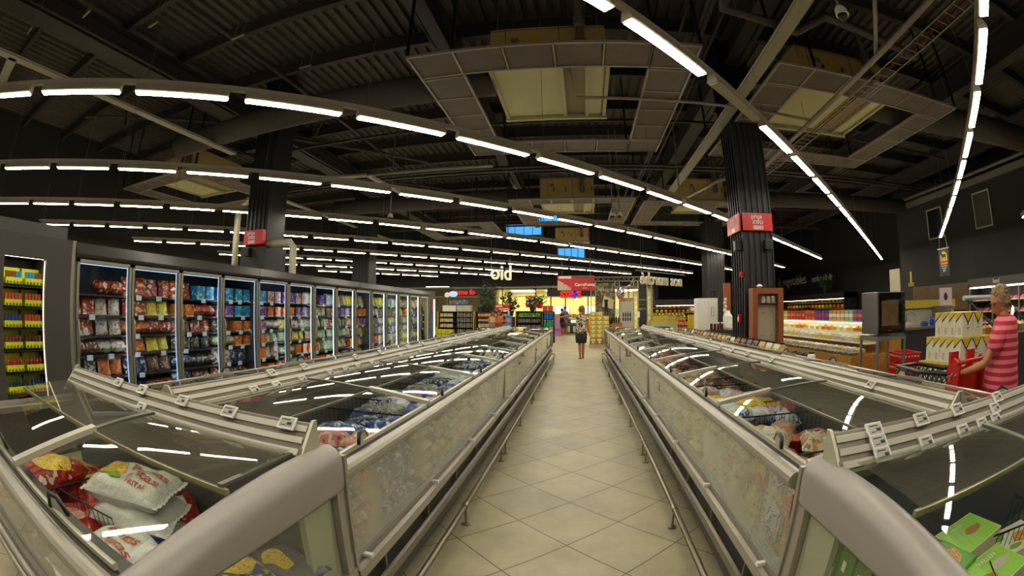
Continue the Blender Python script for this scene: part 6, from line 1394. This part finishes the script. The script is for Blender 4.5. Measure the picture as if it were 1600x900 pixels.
m = MB(); m.tube([(-9.1, 6.75, 5.3), (-8.9, 6.75, 5.3), (-6, 6.72, 5.3), (-1.3, 6.7, 5.3)], .27, 18); linething('round_duct', 'long dark round duct running left from the nearest beige unit', 'duct', m, DUCT, smooth=True)
m = MB(); m.tube([(-9.5, 15.6, 5.5), (-1.3, 15.6, 5.5)], .3, 18); linething('round_duct', 'dark round duct running left from the second beige unit', 'duct', m, DUCT, smooth=True)
m = MB(); m.tube([(6.2, 7.2, 5.6), (7.4, 7.1, 5.5), (9.2, 6.3, 5.3), (13.5, 5.6, 5.3)], .33, 18); linething('round_duct', 'dark fabric duct at the upper right leaving the right unit', 'duct', m, DUCT, smooth=True)
m = MB(); m.tube([(7.5, 16, 5.6), (13.8, 14.6, 5.4)], .3, 16); linething('round_duct', 'dark round duct far right in front of the back wall', 'duct', m, DUCT, smooth=True)
def tray(label, pts, w=.15, h=.06, z=5.0):
    m = MB()
    for (x0, y0), (x1, y1) in zip(pts[:-1], pts[1:]):
        a, b = Vector((x0, y0, 0)), Vector((x1, y1, 0)); d = (b - a).normalized(); n = Vector((-d.y, d.x, 0)) * w / 2
        m.add([tuple(a - n + Vector((0, 0, z))), tuple(b - n + Vector((0, 0, z))), tuple(b + n + Vector((0, 0, z))), tuple(a + n + Vector((0, 0, z)))], [(0, 1, 2, 3)])
        for s_ in (-1, 1): m.tube([a + n * s_ + Vector((0, 0, z + h / 2)), b + n * s_ + Vector((0, 0, z + h / 2))], .018, 4)
    linething('cable_tray', label, 'cable tray', m, TRAYP)
tray('perforated pale cable tray running away at the upper left', [(-7.6, -4), (-7.6, 7.4)], .2)
tray('pale cable tray branching at the top left corner', [(-7.6, 1.0), (-10.4, 1.25), (-13, 1.3)], .2)
tray('pale cable tray bending round the left column head', [(-7.6, 8.6), (-7.4, 9.6), (-6.6, 10.2), (-5.4, 10.4), (-5.2, 13)], .16, z=5.0)
tray('long pale cable tray right of the near service frame', [(2.87, -3), (2.87, 14)], .22)
tray('pale cable tray running along the far left girder', [(-9.6, 12), (-9.6, 24)], .2, z=5.1)
PIPG = pm('grey_conduit', '#8c8270', .45, .3, .1, 6); PIPD = pm('dark_pipe', '#3c322e', .5, .1)
def pipe(label, pts, r, mat): m = MB(); m.tube(pts, r, 10); linething('ceiling_pipe', label, 'pipe', m, mat, smooth=True)
pipe('thin pipe crossing under the nearest beige unit', [(-.05, 6.3, 5.25), (.05, 6.9, 5.0), (2.2, 7.0, 5.0), (4.6, 7.15, 4.95)], .028, PIPG)
pipe('thick pale pipe running away above the right island', [(4.2, 1.0, 4.8), (4.4, 6.9, 4.8), (4.55, 10.2, 4.8), (3.7, 10.9, 4.75), (3.2, 13, 4.75)], .045, PIPG)
pipe('pale pipe branching up from the thick one at the upper right', [(4.35, 4.4, 4.85), (3.6, 3.0, 5.2)], .035, PIPG)
pipe('thick dark pipe with bends at the top right', [(1.9, 3.6, 6.2), (2.0, 4.5, 5.2), (3.2, 4.75, 5.2), (3.5, 4.3, 5.25), (5.6, 4.6, 5.25)], .075, PIPD)
for i, x in enumerate((1.95, 2.1, 2.4)): pipe('slim conduit beside the long cable tray, %s from the aisle' % ORD[i], [(x, -2, 5.6 + .15 * i), (x, 22, 5.6 + .15 * i)], .03 + .01 * (i == 1), PIPD)
for i, (y, z) in enumerate(((11.5, 5.2), (11.8, 5.4), (19.5, 5.2), (9.9, 5.9))): pipe('dark pipe running across the shop behind the near frames, %s one' % ORD[i], [(-9, y, z), (12, y, z)], .04, PIPD)
pipe('curved pale pipe pair below the roof left of centre', [(-8, 11.2, 5.3), (-2.2, 11.3, 5.3)], .05, PIPG)
pipe('pale pipe crossing the left half below the roof', [(-7.9, -3, 6.2), (-7.9, 20, 6.2)], .035, PIPD)
pipe('second pipe along the left girder', [(-6.2, -3, 6.6), (-6.2, 20, 6.6)], .05, PIPD)
pipe('pipe running along the right service wall below its ledge', [(7.0, 15, 3.2), (12.9, 15.5, 3.3)], .03, PIPG) if False else None
for i, (x, z1, y) in enumerate(((-8.05, 3.9, 8.3), (-5.85, 2.9, 7.9))):       # vertical conduits beside left column
    m = MB(); m.tube([(x, y, 0), (x, y, z1), (x + .25 * (1 if i == 0 else -1), y + .1, z1 + .25), (x + .7 * (1 if i == 0 else -1), y + .1, z1 + .25)] if i == 0 else [(x, y, 0), (x, y, z1 - .1), (x - .1, y, z1), (x - .75, y, z1)], .085, 10)
    linething('riser_conduit', ('pale riser conduit left of the left column', 'pale bent conduit right of the left column')[i], 'pipe', m, pm('pale_riser', '#a8a28c', .5, .1), smooth=True)
# ladder cable tray with red cables
t = T('ladder_tray', 'ladder cable tray with red cables at the top right', 'cable tray', (4.9, 6, 4.8))
m = MB(); m.tube([(4.75, -1, 4.9), (4.75, 11, 4.9)], .012, 4); m.tube([(5.05, -1, 4.9), (5.05, 11, 4.9)], .012, 4)
m.build('side_rails', BARD, t, world=True)
m = MB(); y = -1
while y < 11: m.tube([(4.75, y, 4.9), (5.05, y, 4.9)], .008, 4); y += .22
o = m.build('rungs', BARD, t, world=True); o['kind'] = 'stuff'
m = MB(); m.tube([(4.85, -1, 4.93), (4.88, 4, 4.93), (4.84, 11, 4.93)], .011, 5); m.tube([(4.95, -1, 4.93), (4.92, 5, 4.93), (4.95, 11, 4.93)], .011, 5); m.build('red_cables', pm('red_cable', '#5e2a18', .5), t, world=True)
# dome camera, sprinklers and small fittings
for i, (x, y, z) in enumerate(((3.1, 3.45, 4.6), (-5.6, 12.5, 4.3), (1.2, 12.9, 4.2), (1.0, 12.9, 4.2), (2.6, 11.0, 4.2))):
    t = T('dome_camera', 'white dome camera on a drop pole, ' + ('top right above the long tray', 'left of centre', 'right one of the pair by the centre', 'left one of the pair by the centre', 'in front of the right column')[i], 'camera', (x, y, z))
    m = MB(); m.tube([(0, 0, .1), (0, 0, 6.9 - z)], .02, 6); m.build('drop_pole', PIPG, t); m = MB(); m.lathe([(.05, .12), (.08, .08), (.09, 0)], 14); m.build('dome_collar', WHITEP, t); m = MB(); m.lathe([(.02, -.07), (.055, -.045), (.07, 0)], 14); m.build('dome', BLACK, t, smooth=True)
for i, (x, y) in enumerate(((-6.2, 3.2), (-5.2, 4.5), (-4.7, 6.0), (-6.9, 2.0), (-8.2, 1.2), (-4.0, 7.6))):
    m = MB(); m.box(-.14, .14, -.02, .02, 0, .03); m.tube([(-.1, 0, .02), (-.1, 0, 1.0)], .005, 4); m.tube([(.1, 0, .02), (.1, 0, 1.0)], .005, 4)
    simple('cable_hanger', m, TRAYP, 'short perforated hanger on two rods, %s along the upper left' % ORD[i], 'hanger', None, (x, y, 5.85))
m = MB(); m.lathe([(.05, 0), (.07, .05), (.04, .1)], 10); simple('warning_lamp', m, pm('amber_lamp', '#b0401a', .3), 'small amber lamp under the roof left of centre', 'lamp', None, (-3.6, 12.2, 5.6))
# ================================================================== PEOPLE
SKIN = pm('skin_tan', '#a8683c', .5, 0, .06, 12); SKIN2 = pm('skin_fair_tanned', '#b0754c', .5, 0, .06, 12)
def skinbody(name, J, E, mat, parent, sub=2):
    names = list(J); idx = {n: i for i, n in enumerate(names)}
    me = bpy.data.meshes.new(name); me.from_pydata([J[n][:3] for n in names], [(idx[a], idx[b]) for a, b in E], [])
    o = bpy.data.objects.new(name, me); COL.objects.link(o); attach(o, parent, False)
    o.modifiers.new('skin', 'SKIN'); me.skin_vertices[0].data[0].use_root = True
    for n, i in idx.items():
        r = J[n][3]; ry = J[n][4] if len(J[n]) > 4 else r; me.skin_vertices[0].data[i].radius = (r, ry)
    sb = o.modifiers.new('sub', 'SUBSURF'); sb.levels = sub; sb.render_levels = sub
    me.materials.append(mat); return o
def hand(J, E, s, wrist, d, up, curl=.4, sc=1.0):
    """palm, four unequal bent fingers and a thumb; d points along the hand, up is the back of the hand"""
    w = Vector(J[wrist][:3]); d = Vector(d).normalized(); up = Vector(up); side = d.cross(up).normalized(); dn = -side.cross(d).normalized()
    p = w + d * .05 * sc; J[s + 'palm'] = (*p, .022 * sc); E.append((wrist, s + 'palm'))
    for f, (off, L) in enumerate(((-.027, .072), (-.009, .082), (.010, .076), (.027, .060))):
        k = p + d * .035 * sc + side * off * sc; a = k + (d * math.cos(curl) + dn * math.sin(curl)) * L * .5 * sc; b = a + (d * math.cos(curl * 2.3) + dn * math.sin(curl * 2.3)) * L * .5 * sc
        for n_, q, r in (('k', k, .0095), ('a', a, .0085), ('b', b, .007)): J['%s%s%d' % (s, n_, f)] = (*q, r * sc)
        E += [(s + 'palm', '%sk%d' % (s, f)), ('%sk%d' % (s, f), '%sa%d' % (s, f)), ('%sa%d' % (s, f), '%sb%d' % (s, f))]
    a = w + d * .03 * sc - side * .03 * sc + dn * .005; b = a + (d * .8 - side * .6 + dn * .3).normalized() * .045 * sc
    J[s + 't1'] = (*a, .010 * sc); J[s + 't2'] = (*b, .008 * sc); E += [(wrist, s + 't1'), (s + 't1', s + 't2')]
def loft(name, secs, mat, parent, n=20, jag=0.0, cap=True, seed=0):
    """stacked ellipses (x, y, z, rx, ry)"""
    m = MB(); rnd = random.Random(seed); vs = []
    for x, y, z, a, b in secs:
        for k in range(n):
            t_ = 2 * math.pi * k / n; j = 1 + jag * math.sin(k * 2.6 + z * 22 + seed); vs.append((x + a * j * math.cos(t_), y + b * j * math.sin(t_), z))
    fs = [(i * n + k, i * n + (k + 1) % n, (i + 1) * n + (k + 1) % n, (i + 1) * n + k) for i in range(len(secs) - 1) for k in range(n)]
    if cap: fs += [tuple(range(n))[::-1], tuple(range((len(secs) - 1) * n, len(secs) * n))]
    m.add(vs, fs); return m.build(name, mat, parent, smooth=True)
def head(parent, c, yaw, hair, hairlen, hairmat, s=1.0, glasses=False, skin=SKIN, tilt=0.0):
    h = bpy.data.objects.new('head', None)
    bpy.data.objects.remove(h)
    m = MB(); n = 18; R_ = Matrix.Translation(c) @ Matrix.Rotation(yaw, 4, 'Z') @ Matrix.Rotation(tilt, 4, 'X') @ Matrix.Scale(s, 4)
    tf = lambda x, y, z: tuple(R_ @ Vector((x, y, z)))          # face looks to +y
    m.tf = tf
    def sk(a, b):
        th_, ph = a * math.pi, b * 2 * math.pi; x, y, z = math.sin(th_) * math.sin(ph), math.sin(th_) * math.cos(ph), math.cos(th_)
        w_ = 1 - .22 * max(0, -z) ** 1.3; return (x * .074 * w_, y * .092 * (w_ + .06 * max(0, -z)) + .004, z * .112 - (.004 if y > 0 and z < 0 else 0))
    m.grid(sk, 14, 20)
    m.add([(0, .092, .012), (-.013, .090, -.028), (.013, .090, -.028), (0, .115, -.026)], [(0, 1, 3), (0, 3, 2), (1, 2, 3)])
    for sx in (-1, 1): m.add([(sx * .073, -.012, .018), (sx * .084, -.022, .014), (sx * .082, -.02, -.022), (sx * .072, -.008, -.026)], [(0, 1, 2, 3)])
    o = m.build('face', skin, parent, smooth=True)
    e = MB(tf)
    for sx in (-1, 1): e.lathe([(.003, -.006), (.011, 0), (.003, .006)], 8, 0, (sx * .03, .088, .008))
    e.build('eyes', BLACK if glasses else pm('eye_dark', '#2c1c14', .3), o, world=False)
    e = MB(tf); e.tube([(-.022, .087, -.055), (0, .093, -.056), (.022, .087, -.055)], .0045, 5); e.build('lips', pm('lip_red', '#8a3c30', .5), o, world=False)
    if glasses:
        e = MB(tf); 
        for sx in (-1, 1): e.tube([(sx * .012, .096, .02), (sx * .05, .088, .02), (sx * .05, .088, -.008), (sx * .015, .096, -.008), (sx * .012, .096, .02)], .0025, 4); e.tube([(sx * .05, .088, .018), (sx * .078, -.01, .016)], .002, 4)
        e.build('glasses', BLACK, o, world=False)
    hm_ = MB(tf)
    def hr_(a, b):
        th_, ph = a * math.pi * hairlen, b * 2 * math.pi; x, y, z = math.sin(th_) * math.sin(ph), math.sin(th_) * math.cos(ph), math.cos(th_)
        front = max(0, y); cut = 1.0
        zz = z * .125 + .012; yy = y * .105 - .016 - .028 * front * (1 if z < .45 else 0); g = 1 + .05 * math.sin(9 * ph + 5 * a) + .03 * math.sin(17 * ph)
        if front > .25 and z < .35: yy = min(yy, .05)
        return (x * .092 * g, yy * g, zz)
    hm_.grid(hr_, 12, 26)
    if hair == 'long': hm_.grid(lambda a, b: ((b - .5) * .17 * (1 - .2 * a), -.085 + .03 * math.cos((b - .5) * 3) * -1 - .01 * math.sin(a * 9 + b * 14), .04 - .28 * a), 8, 10)
    hm_.build('hair', hairmat, parent, smooth=True)
    return o
def person(name, label, loc, rotz, Hh, arms, legs, skin=SKIN, lean=0.0, cat='person'):
    """standing figure facing +y locally. arms: dict l/r -> (elbow, wrist, handdir); legs: dict l/r -> (knee, ankle, toe)"""
    t = T(name, label, cat, loc, rotz); k = Hh / 1.65; J = {}; E = []
    V = lambda x, y, z: (x * k, y * k + lean * z, z * k)
    J['pelvis'] = (*V(0, 0, .88), .135 * k, .10 * k); J['waist'] = (*V(0, .0, 1.04), .115 * k, .085 * k); J['chest'] = (*V(0, .0, 1.24), .135 * k, .095 * k); J['upper'] = (*V(0, -.01, 1.34), .11 * k, .08 * k); J['neck'] = (*V(0, .0, 1.42), .05 * k); J['skull'] = (*V(0, .015, 1.5), .055 * k)
    E += [('pelvis', 'waist'), ('waist', 'chest'), ('chest', 'upper'), ('upper', 'neck'), ('neck', 'skull')]
    for s, sx in (('l', -1), ('r', 1)):
        J[s + 'sh'] = (*V(sx * .165, 0, 1.34), .05 * k); E.append(('upper', s + 'sh'))
        el, wr, hd, cu = arms[s]; J[s + 'el'] = (*V(*el), .036 * k); J[s + 'wr'] = (*V(*wr), .024 * k); E += [(s + 'sh', s + 'el'), (s + 'el', s + 'wr')]
        hand(J, E, s, s + 'wr', hd, (0, 0, 1) if abs(hd[2]) < .8 else (sx, 0, 0), cu, k)
        kn, an, to = legs[s]; J[s + 'hip'] = (*V(sx * .085, 0, .82), .085 * k); J[s + 'kn'] = (*V(*kn), .052 * k); J[s + 'cf'] = (*V(kn[0] * .5 + an[0] * .5, kn[1] * .5 + an[1] * .5 - .015, kn[2] * .6 + an[2] * .4), .052 * k); J[s + 'an'] = (*V(*an), .033 * k); J[s + 'to'] = (*V(*to), .03 * k, .018 * k)
        E += [('pelvis', s + 'hip'), (s + 'hip', s + 'kn'), (s + 'kn', s + 'cf'), (s + 'cf', s + 'an'), (s + 'an', s + 'to')]
    skinbody('body', J, E, skin, t)
    return t, J, k, V
# woman walking away in the aisle
arms = {'l': ((-.42, .02, 1.36), (-.70, .05, 1.31), (-1, .1, .05), .2), 'r': ((.20, -.03, 1.08), (.26, .02, .84), (.1, .2, -1), .4)}
legs = {'l': ((-.05, .03, .46), (-.03, -.10, .08), (-.03, .05, .03)), 'r': ((.07, .02, .46), (.06, .0, .07), (.06, .15, .025))}
t, J, k, V = person('person', 'woman seen from behind in the aisle, patterned top, dark skirt, arm stretched out', (.06, 14.17, 0), .0, 1.62, arms, legs)
PATT = pack('patterned_blouse', '#c9c2ae', '#8a6a24', '#1a1814', 13, .50, .57, .6)
loft('blouse', [V(0, 0, .80) + (.185, .135), V(0, 0, .95) + (.18, .13), V(0, 0, 1.08) + (.15, .11), V(0, 0, 1.24) + (.17, .12), V(0, -.005, 1.34) + (.165, .1), V(0, -.005, 1.40) + (.08, .07)], PATT, t, jag=.02)
m = MB(); m.tube([V(-.14, 0, 1.34), V(-.3, .01, 1.36)], .065, 12, r2=.055); m.tube([V(.14, 0, 1.34), V(.19, -.02, 1.2)], .065, 12, r2=.06); m.build('sleeves', PATT, t, smooth=True)
loft('skirt', [V(0, 0, .50) + (.165, .13), V(0, 0, .65) + (.185, .14), V(0, 0, .82) + (.182, .135), V(0, 0, .95) + (.15, .11)], pm('dark_skirt', '#1d1c20', .7), t)
head(t, V(0, .02, 1.545), R(62), 'long', .60, pm('brown_blond_hair', '#7a5a30', .6, 0, .3, 40), glasses=True)
m = MB(); m.lathe([(.02, 0), (.06, .02), (.05, .05), (.015, .06)], 10, 0, V(.02, .0, 1.625)); m.build('red_hair_clip', RED, t)
for sx, a in ((-.03, (-.03, -.10)), (.06, (.06, .0))): m = MB(); m.box(sx * k - .04, sx * k + .04, a[1] * k - .05, a[1] * k + .2, 0, .02); m.build('sandal', pm('sandal_brown', '#5a3c24', .6), t)
# elderly woman pushing the cart
arms = {'l': ((-.24, .16, 1.08), (-.20, .40, 1.0), (.1, 1, -.1), .7), 'r': ((.24, .16, 1.08), (.20, .40, 1.0), (-.1, 1, -.1), .7)}
legs = {'l': ((-.09, .05, .46), (-.09, -.02, .08), (-.09, .12, .03)), 'r': ((.09, .12, .46), (.09, .12, .08), (.09, .26, .03))}
WR = R(62)
t, J, k, V = person('person', 'elderly woman in a red and pink striped top pushing a red cart', (3.33, 2.16, 0), R(28), 1.60, arms, legs, SKIN2)
def stripe():
    m, nt, b, out = newmat('striped_pink_top'); tc = nt.nodes.new('ShaderNodeTexCoord'); wv = nt.nodes.new('ShaderNodeTexWave'); wv.bands_direction = 'Z'; wv.inputs['Scale'].default_value = 5.2; wv.inputs['Distortion'].default_value = .6; wv.inputs['Detail Scale'].default_value = .6
    cr = nt.nodes.new('ShaderNodeValToRGB'); cr.color_ramp.interpolation = 'LINEAR'; cr.color_ramp.elements[0].position = .42; cr.color_ramp.elements[1].position = .58; cr.color_ramp.elements[0].color = rgb('#b01c34'); cr.color_ramp.elements[1].color = rgb('#d8707c')
    nt.links.new(tc.outputs['Object'], wv.inputs['Vector']); nt.links.new(wv.outputs[0], cr.inputs[0]); nt.links.new(cr.outputs[0], b.inputs['Base Color']); b.inputs['Roughness'].default_value = .8; return m
STR = stripe()
loft('striped_top', [V(0, -.01, .80) + (.205, .165), V(0, .0, .92) + (.215, .18), V(0, .01, 1.08) + (.20, .165), V(0, .01, 1.22) + (.205, .16), V(0, -.01, 1.34) + (.215, .13), V(0, -.015, 1.395) + (.17, .115), V(0, -.01, 1.43) + (.085, .075)], STR, t, jag=.015)
m = MB()
for sx in (-1, 1): m.tube([V(sx * .14, -.005, 1.34), V(sx * .2, .05, 1.24), V(sx * .225, .09, 1.17)], .078, 12, r2=.072)
m.build('short_sleeves', STR, t, smooth=True)
loft('trousers_hip', [V(0, 0, .72) + (.18, .14), V(0, 0, .88) + (.19, .155)], pm('pale_trousers', '#a89c8c', .8), t)
m = MB()
for sx, kn, an in ((-1, (-.09, .05, .46), (-.09, -.02, .12)), (1, (.09, .12, .46), (.09, .12, .12))): m.tube([V(sx * .09, 0, .80), V(*kn), V(*an)], .10, 12, r2=.065)
m.build('trouser_legs', pm('pale_trousers', '#a89c8c', .8), t, smooth=True)
head(t, V(0, .05, 1.525), R(38), 'short', .56, pm('grey_blond_curls', '#8a7456', .8, 0, .35, 60, bump=.8), s=1.0, glasses=True, skin=SKIN2, tilt=-.25)
m = MB(); rnd = random.Random(4)
for i in range(70):
    a, b = rnd.uniform(-1, 1), rnd.uniform(0, 6.28); r = math.sqrt(1 - a * a * .8)
    p = (.086 * r * math.sin(b), -.012 + .10 * r * math.cos(b), max(-.05, .112 * a * .8 + .03))
    if p[1] > .055 and p[2] < .07: continue
    q = V(0, .05, 1.525); m.lathe([(.006, -.014), (.02, 0), (.006, .014)], 6, 0, (q[0] + p[0], q[1] + p[1], q[2] + p[2]))
m.build('curls', pm('grey_blond_curls', '#8a7456', .8), t, smooth=True)
# couple at the far end
for lab, x, y, h, rz, shirt, bottom, hr in (('man in a blue shirt and grey shorts standing at the far end of the aisle', -.86, 27.3, 1.72, R(-30), '#3f6a9c', '#5a5a60', '#1c1410'), ('woman in black standing beside the man in blue at the far end', -1.02, 26.9, 1.58, R(-60), '#141416', '#1c1c20', '#2c1c14')):
    arms = {'l': ((-.24, .0, 1.08), (-.22, .18, 1.0), (.2, 1, 0), .4), 'r': ((.24, .0, 1.08), (.22, .1, .88), (0, .5, -1), .4)}
    legs = {'l': ((-.09, .02, .46), (-.09, -.02, .08), (-.09, .12, .03)), 'r': ((.09, .03, .46), (.09, .02, .08), (.09, .16, .03))}
    t, J, k, V = person('person', lab, (x, y, 0), rz, h, arms, legs)
    loft('shirt', [V(0, 0, .84) + (.18, .14), V(0, 0, 1.05) + (.165, .13), V(0, 0, 1.25) + (.185, .13), V(0, 0, 1.37) + (.15, .1), V(0, 0, 1.42) + (.07, .06)], pm('shirt_' + shirt[1:], shirt, .8), t)
    m = MB()
    for sx in (-1, 1): m.tube([V(sx * .13, 0, 1.34), V(sx * .21, 0, 1.18)], .07, 10)
    m.build('sleeves', pm('shirt_' + shirt[1:], shirt, .8), t, smooth=True)
    m = MB()
    for sx in (-1, 1): m.tube([V(sx * .09, 0, .88), V(sx * .09, .02, .52)], .11, 12, r2=.095)
    m.build('shorts', pm('shorts_' + bottom[1:], bottom, .8), t, smooth=True)
    head(t, V(0, .02, 1.545), 0, 'short', .5, pm('hair_' + hr[1:], hr, .7), s=1.05)
# two women half hidden behind the end of the left island
for lab, x, h, rz, c, hl_ in (('long-haired woman with bare shoulders at the end of the left island, left one', -4.12, 1.45, R(190), '#b89880', 'long'), ('woman in an orange patterned top at the end of the left island, right one', -3.80, 1.47, R(165), '#b0592c', 'long')):
    arms = {'l': ((-.22, .06, 1.08), (-.06, .26, 1.06), (.6, .7, 0), .5), 'r': ((.22, .06, 1.08), (.06, .26, 1.06), (-.6, .7, 0), .5)}
    legs = {'l': ((-.09, .02, .46), (-.09, -.02, .08), (-.09, .12, .03)), 'r': ((.09, .03, .46), (.09, .02, .08), (.09, .16, .03))}
    t, J, k, V = person('person', lab, (x, 21.4, 0), rz, h, arms, legs)
    loft('top', [V(0, 0, .84) + (.18, .14), V(0, 0, 1.05) + (.165, .13), V(0, 0, 1.25) + (.185, .13), V(0, 0, 1.34) + (.14, .1)], pm('top_' + c[1:], c, .8, 0, .4, 20), t)
    loft('skirt', [V(0, 0, .45) + (.2, .16), V(0, 0, .9) + (.17, .13)], pm('far_skirt', '#3a302c', .8), t)
    head(t, V(0, .03, 1.545), 0, 'long', .5, pm('dark_long_hair', '#23160e', .6), s=1.1, tilt=-.3)
# ---- shopping cart
CR = (3.20, 2.95)
t = T('shopping_cart', 'red and black plastic shopping cart pushed by the woman at the right edge', 'cart', (3.16, 2.46, 0), R(2))
CRED = pm('cart_red', '#b01410', .35, 0, .06)
# local: +y is forward, basket from y=0 (handle side) to y=.85
def lat(m, A, B, C, D, nu, nv, r):
    A, B, C, D = map(Vector, (A, B, C, D))
    for i in range(nu + 1):
        p, q = A.lerp(B, i / nu), D.lerp(C, i / nu); 
        for s_ in (-1, 1):
            pass
    for i in range(-nv, nu + 1):
        for s_ in (0, 1):
            u0, v0, u1, v1 = i / nu, 0, (i + nv) / nu, 1
            if s_: u0, u1 = u1, u0
            def P(u, v): return A.lerp(B, u).lerp(D.lerp(C, u), v)
            # clip to 0..1 in u
            pts = []
            for a_ in (0, 1):
                pass
            lo, hi = 0.0, 1.0
            du = u1 - u0
            if du > 0: lo = max(lo, -u0 / du); hi = min(hi, (1 - u0) / du)
            else: lo = max(lo, (1 - u0) / du); hi = min(hi, -u0 / du)
            if hi - lo > .02: m.tube([P(u0 + du * lo, lo), P(u0 + du * hi, hi)], r, 4, cap=False)
m = MB(); z0, z1 = .62, .93
lat(m, (-.21, .0, z1), (-.17, .85, z1 - .02), (-.14, .80, z0), (-.17, .05, z0), 12, 4, .007); lat(m, (.21, .0, z1), (.17, .85, z1 - .02), (.14, .80, z0), (.17, .05, z0), 12, 4, .007); lat(m, (-.17, .85, z1 - .02), (.17, .85, z1 - .02), (.14, .8, z0), (-.14, .8, z0), 5, 4, .007)
lat(m, (-.17, .05, z0), (-.14, .8, z0), (.14, .8, z0), (.17, .05, z0), 12, 4, .006); m.build('basket_lattice', pm('cart_lattice', '#2a1c1a', .4), t)
m = MB(); m.tube([(-.22, .0, z1 + .03), (-.19, .5, z1 + .0), (-.15, .87, z1 + .01), (.15, .87, z1 + .01), (.19, .5, z1), (.22, .0, z1 + .03)], .02, 8); m.build('rim', BLACK, t, smooth=True)
m = MB(); m.prism([(-.03, .66), (.05, .62), (.09, 1.0), (.02, 1.08), (-.06, 1.04)], 'x', -.235, -.205); m.prism([(-.03, .66), (.05, .62), (.09, 1.0), (.02, 1.08), (-.06, 1.04)], 'x', .205, .235)
m.box(-.21, .21, .0, .03, .64, .98); m.build('rear_panel', CRED, t)
m = MB(); m.tube([(-.25, -.05, 1.05), (.25, -.05, 1.05)], .018, 10); m.build('handle', CRED, t, smooth=True)
m = MB(); m.box(-.2, -.08, .08, .11, .88, 1.12); m.box(.08, .2, .08, .11, .88, 1.12); m.box(-.2, .2, .08, .11, .80, .92); m.build('child_seat', CRED, t)
m = MB(); m.tube([(-.2, .02, .64), (-.22, -.02, .2), (-.2, .75, .14)], .016, 8); m.tube([(.2, .02, .64), (.22, -.02, .2), (.2, .75, .14)], .016, 8); m.tube([(-.2, .3, .17), (.2, .3, .17)], .014, 6); m.build('undercarriage', STEEL, t, smooth=True)
for x, y in ((-.22, -.02), (.22, -.02), (-.2, .75), (.2, .75)): m = MB(); m.tube([(x - .014, y, .06), (x + .014, y, .06)], .06, 16); m.tube([(x, y, .06), (x, y, .18)], .012, 6); m.build('caster_wheel', BLACK, t)
m = MB(); rnd = random.Random(2)
for i in range(60):
    p = Vector((rnd.uniform(-.09, .05), rnd.uniform(.3, .5), rnd.uniform(.66, .84))); d = Vector((rnd.uniform(-1, 1), rnd.uniform(-1, 1), rnd.uniform(0, 1))).normalized() * .05; s_ = d.cross(Vector((.3, .5, .9))).normalized() * .012
    m.add([tuple(p), tuple(p + d * .5 + s_), tuple(p + d), tuple(p + d * .5 - s_)], [(0, 1, 2, 3)])
o = m.build('leafy_vegetable', LEAF); o.location = (3.16, 2.46, 0); tag(o, 'bunch of green leaves lying in the red shopping cart', 'vegetable')
t = T('yellow_bag', 'crumpled yellow bag beside the hand of the cart pusher', 'bag', (3.18, 2.64, .95)); m = MB()
m.grid(lambda a, b: (.06 * (1 + .25 * math.sin(9 * b + 4 * a)) * math.sin(a * math.pi) * math.cos(b * 6.283), .05 * math.sin(a * math.pi) * math.sin(b * 6.283) * (1 + .2 * math.sin(13 * b)), .05 - .07 * math.cos(a * math.pi)), 8, 14); m.build('film', pm('mustard_film', '#c08a1c', .35), t, smooth=True)
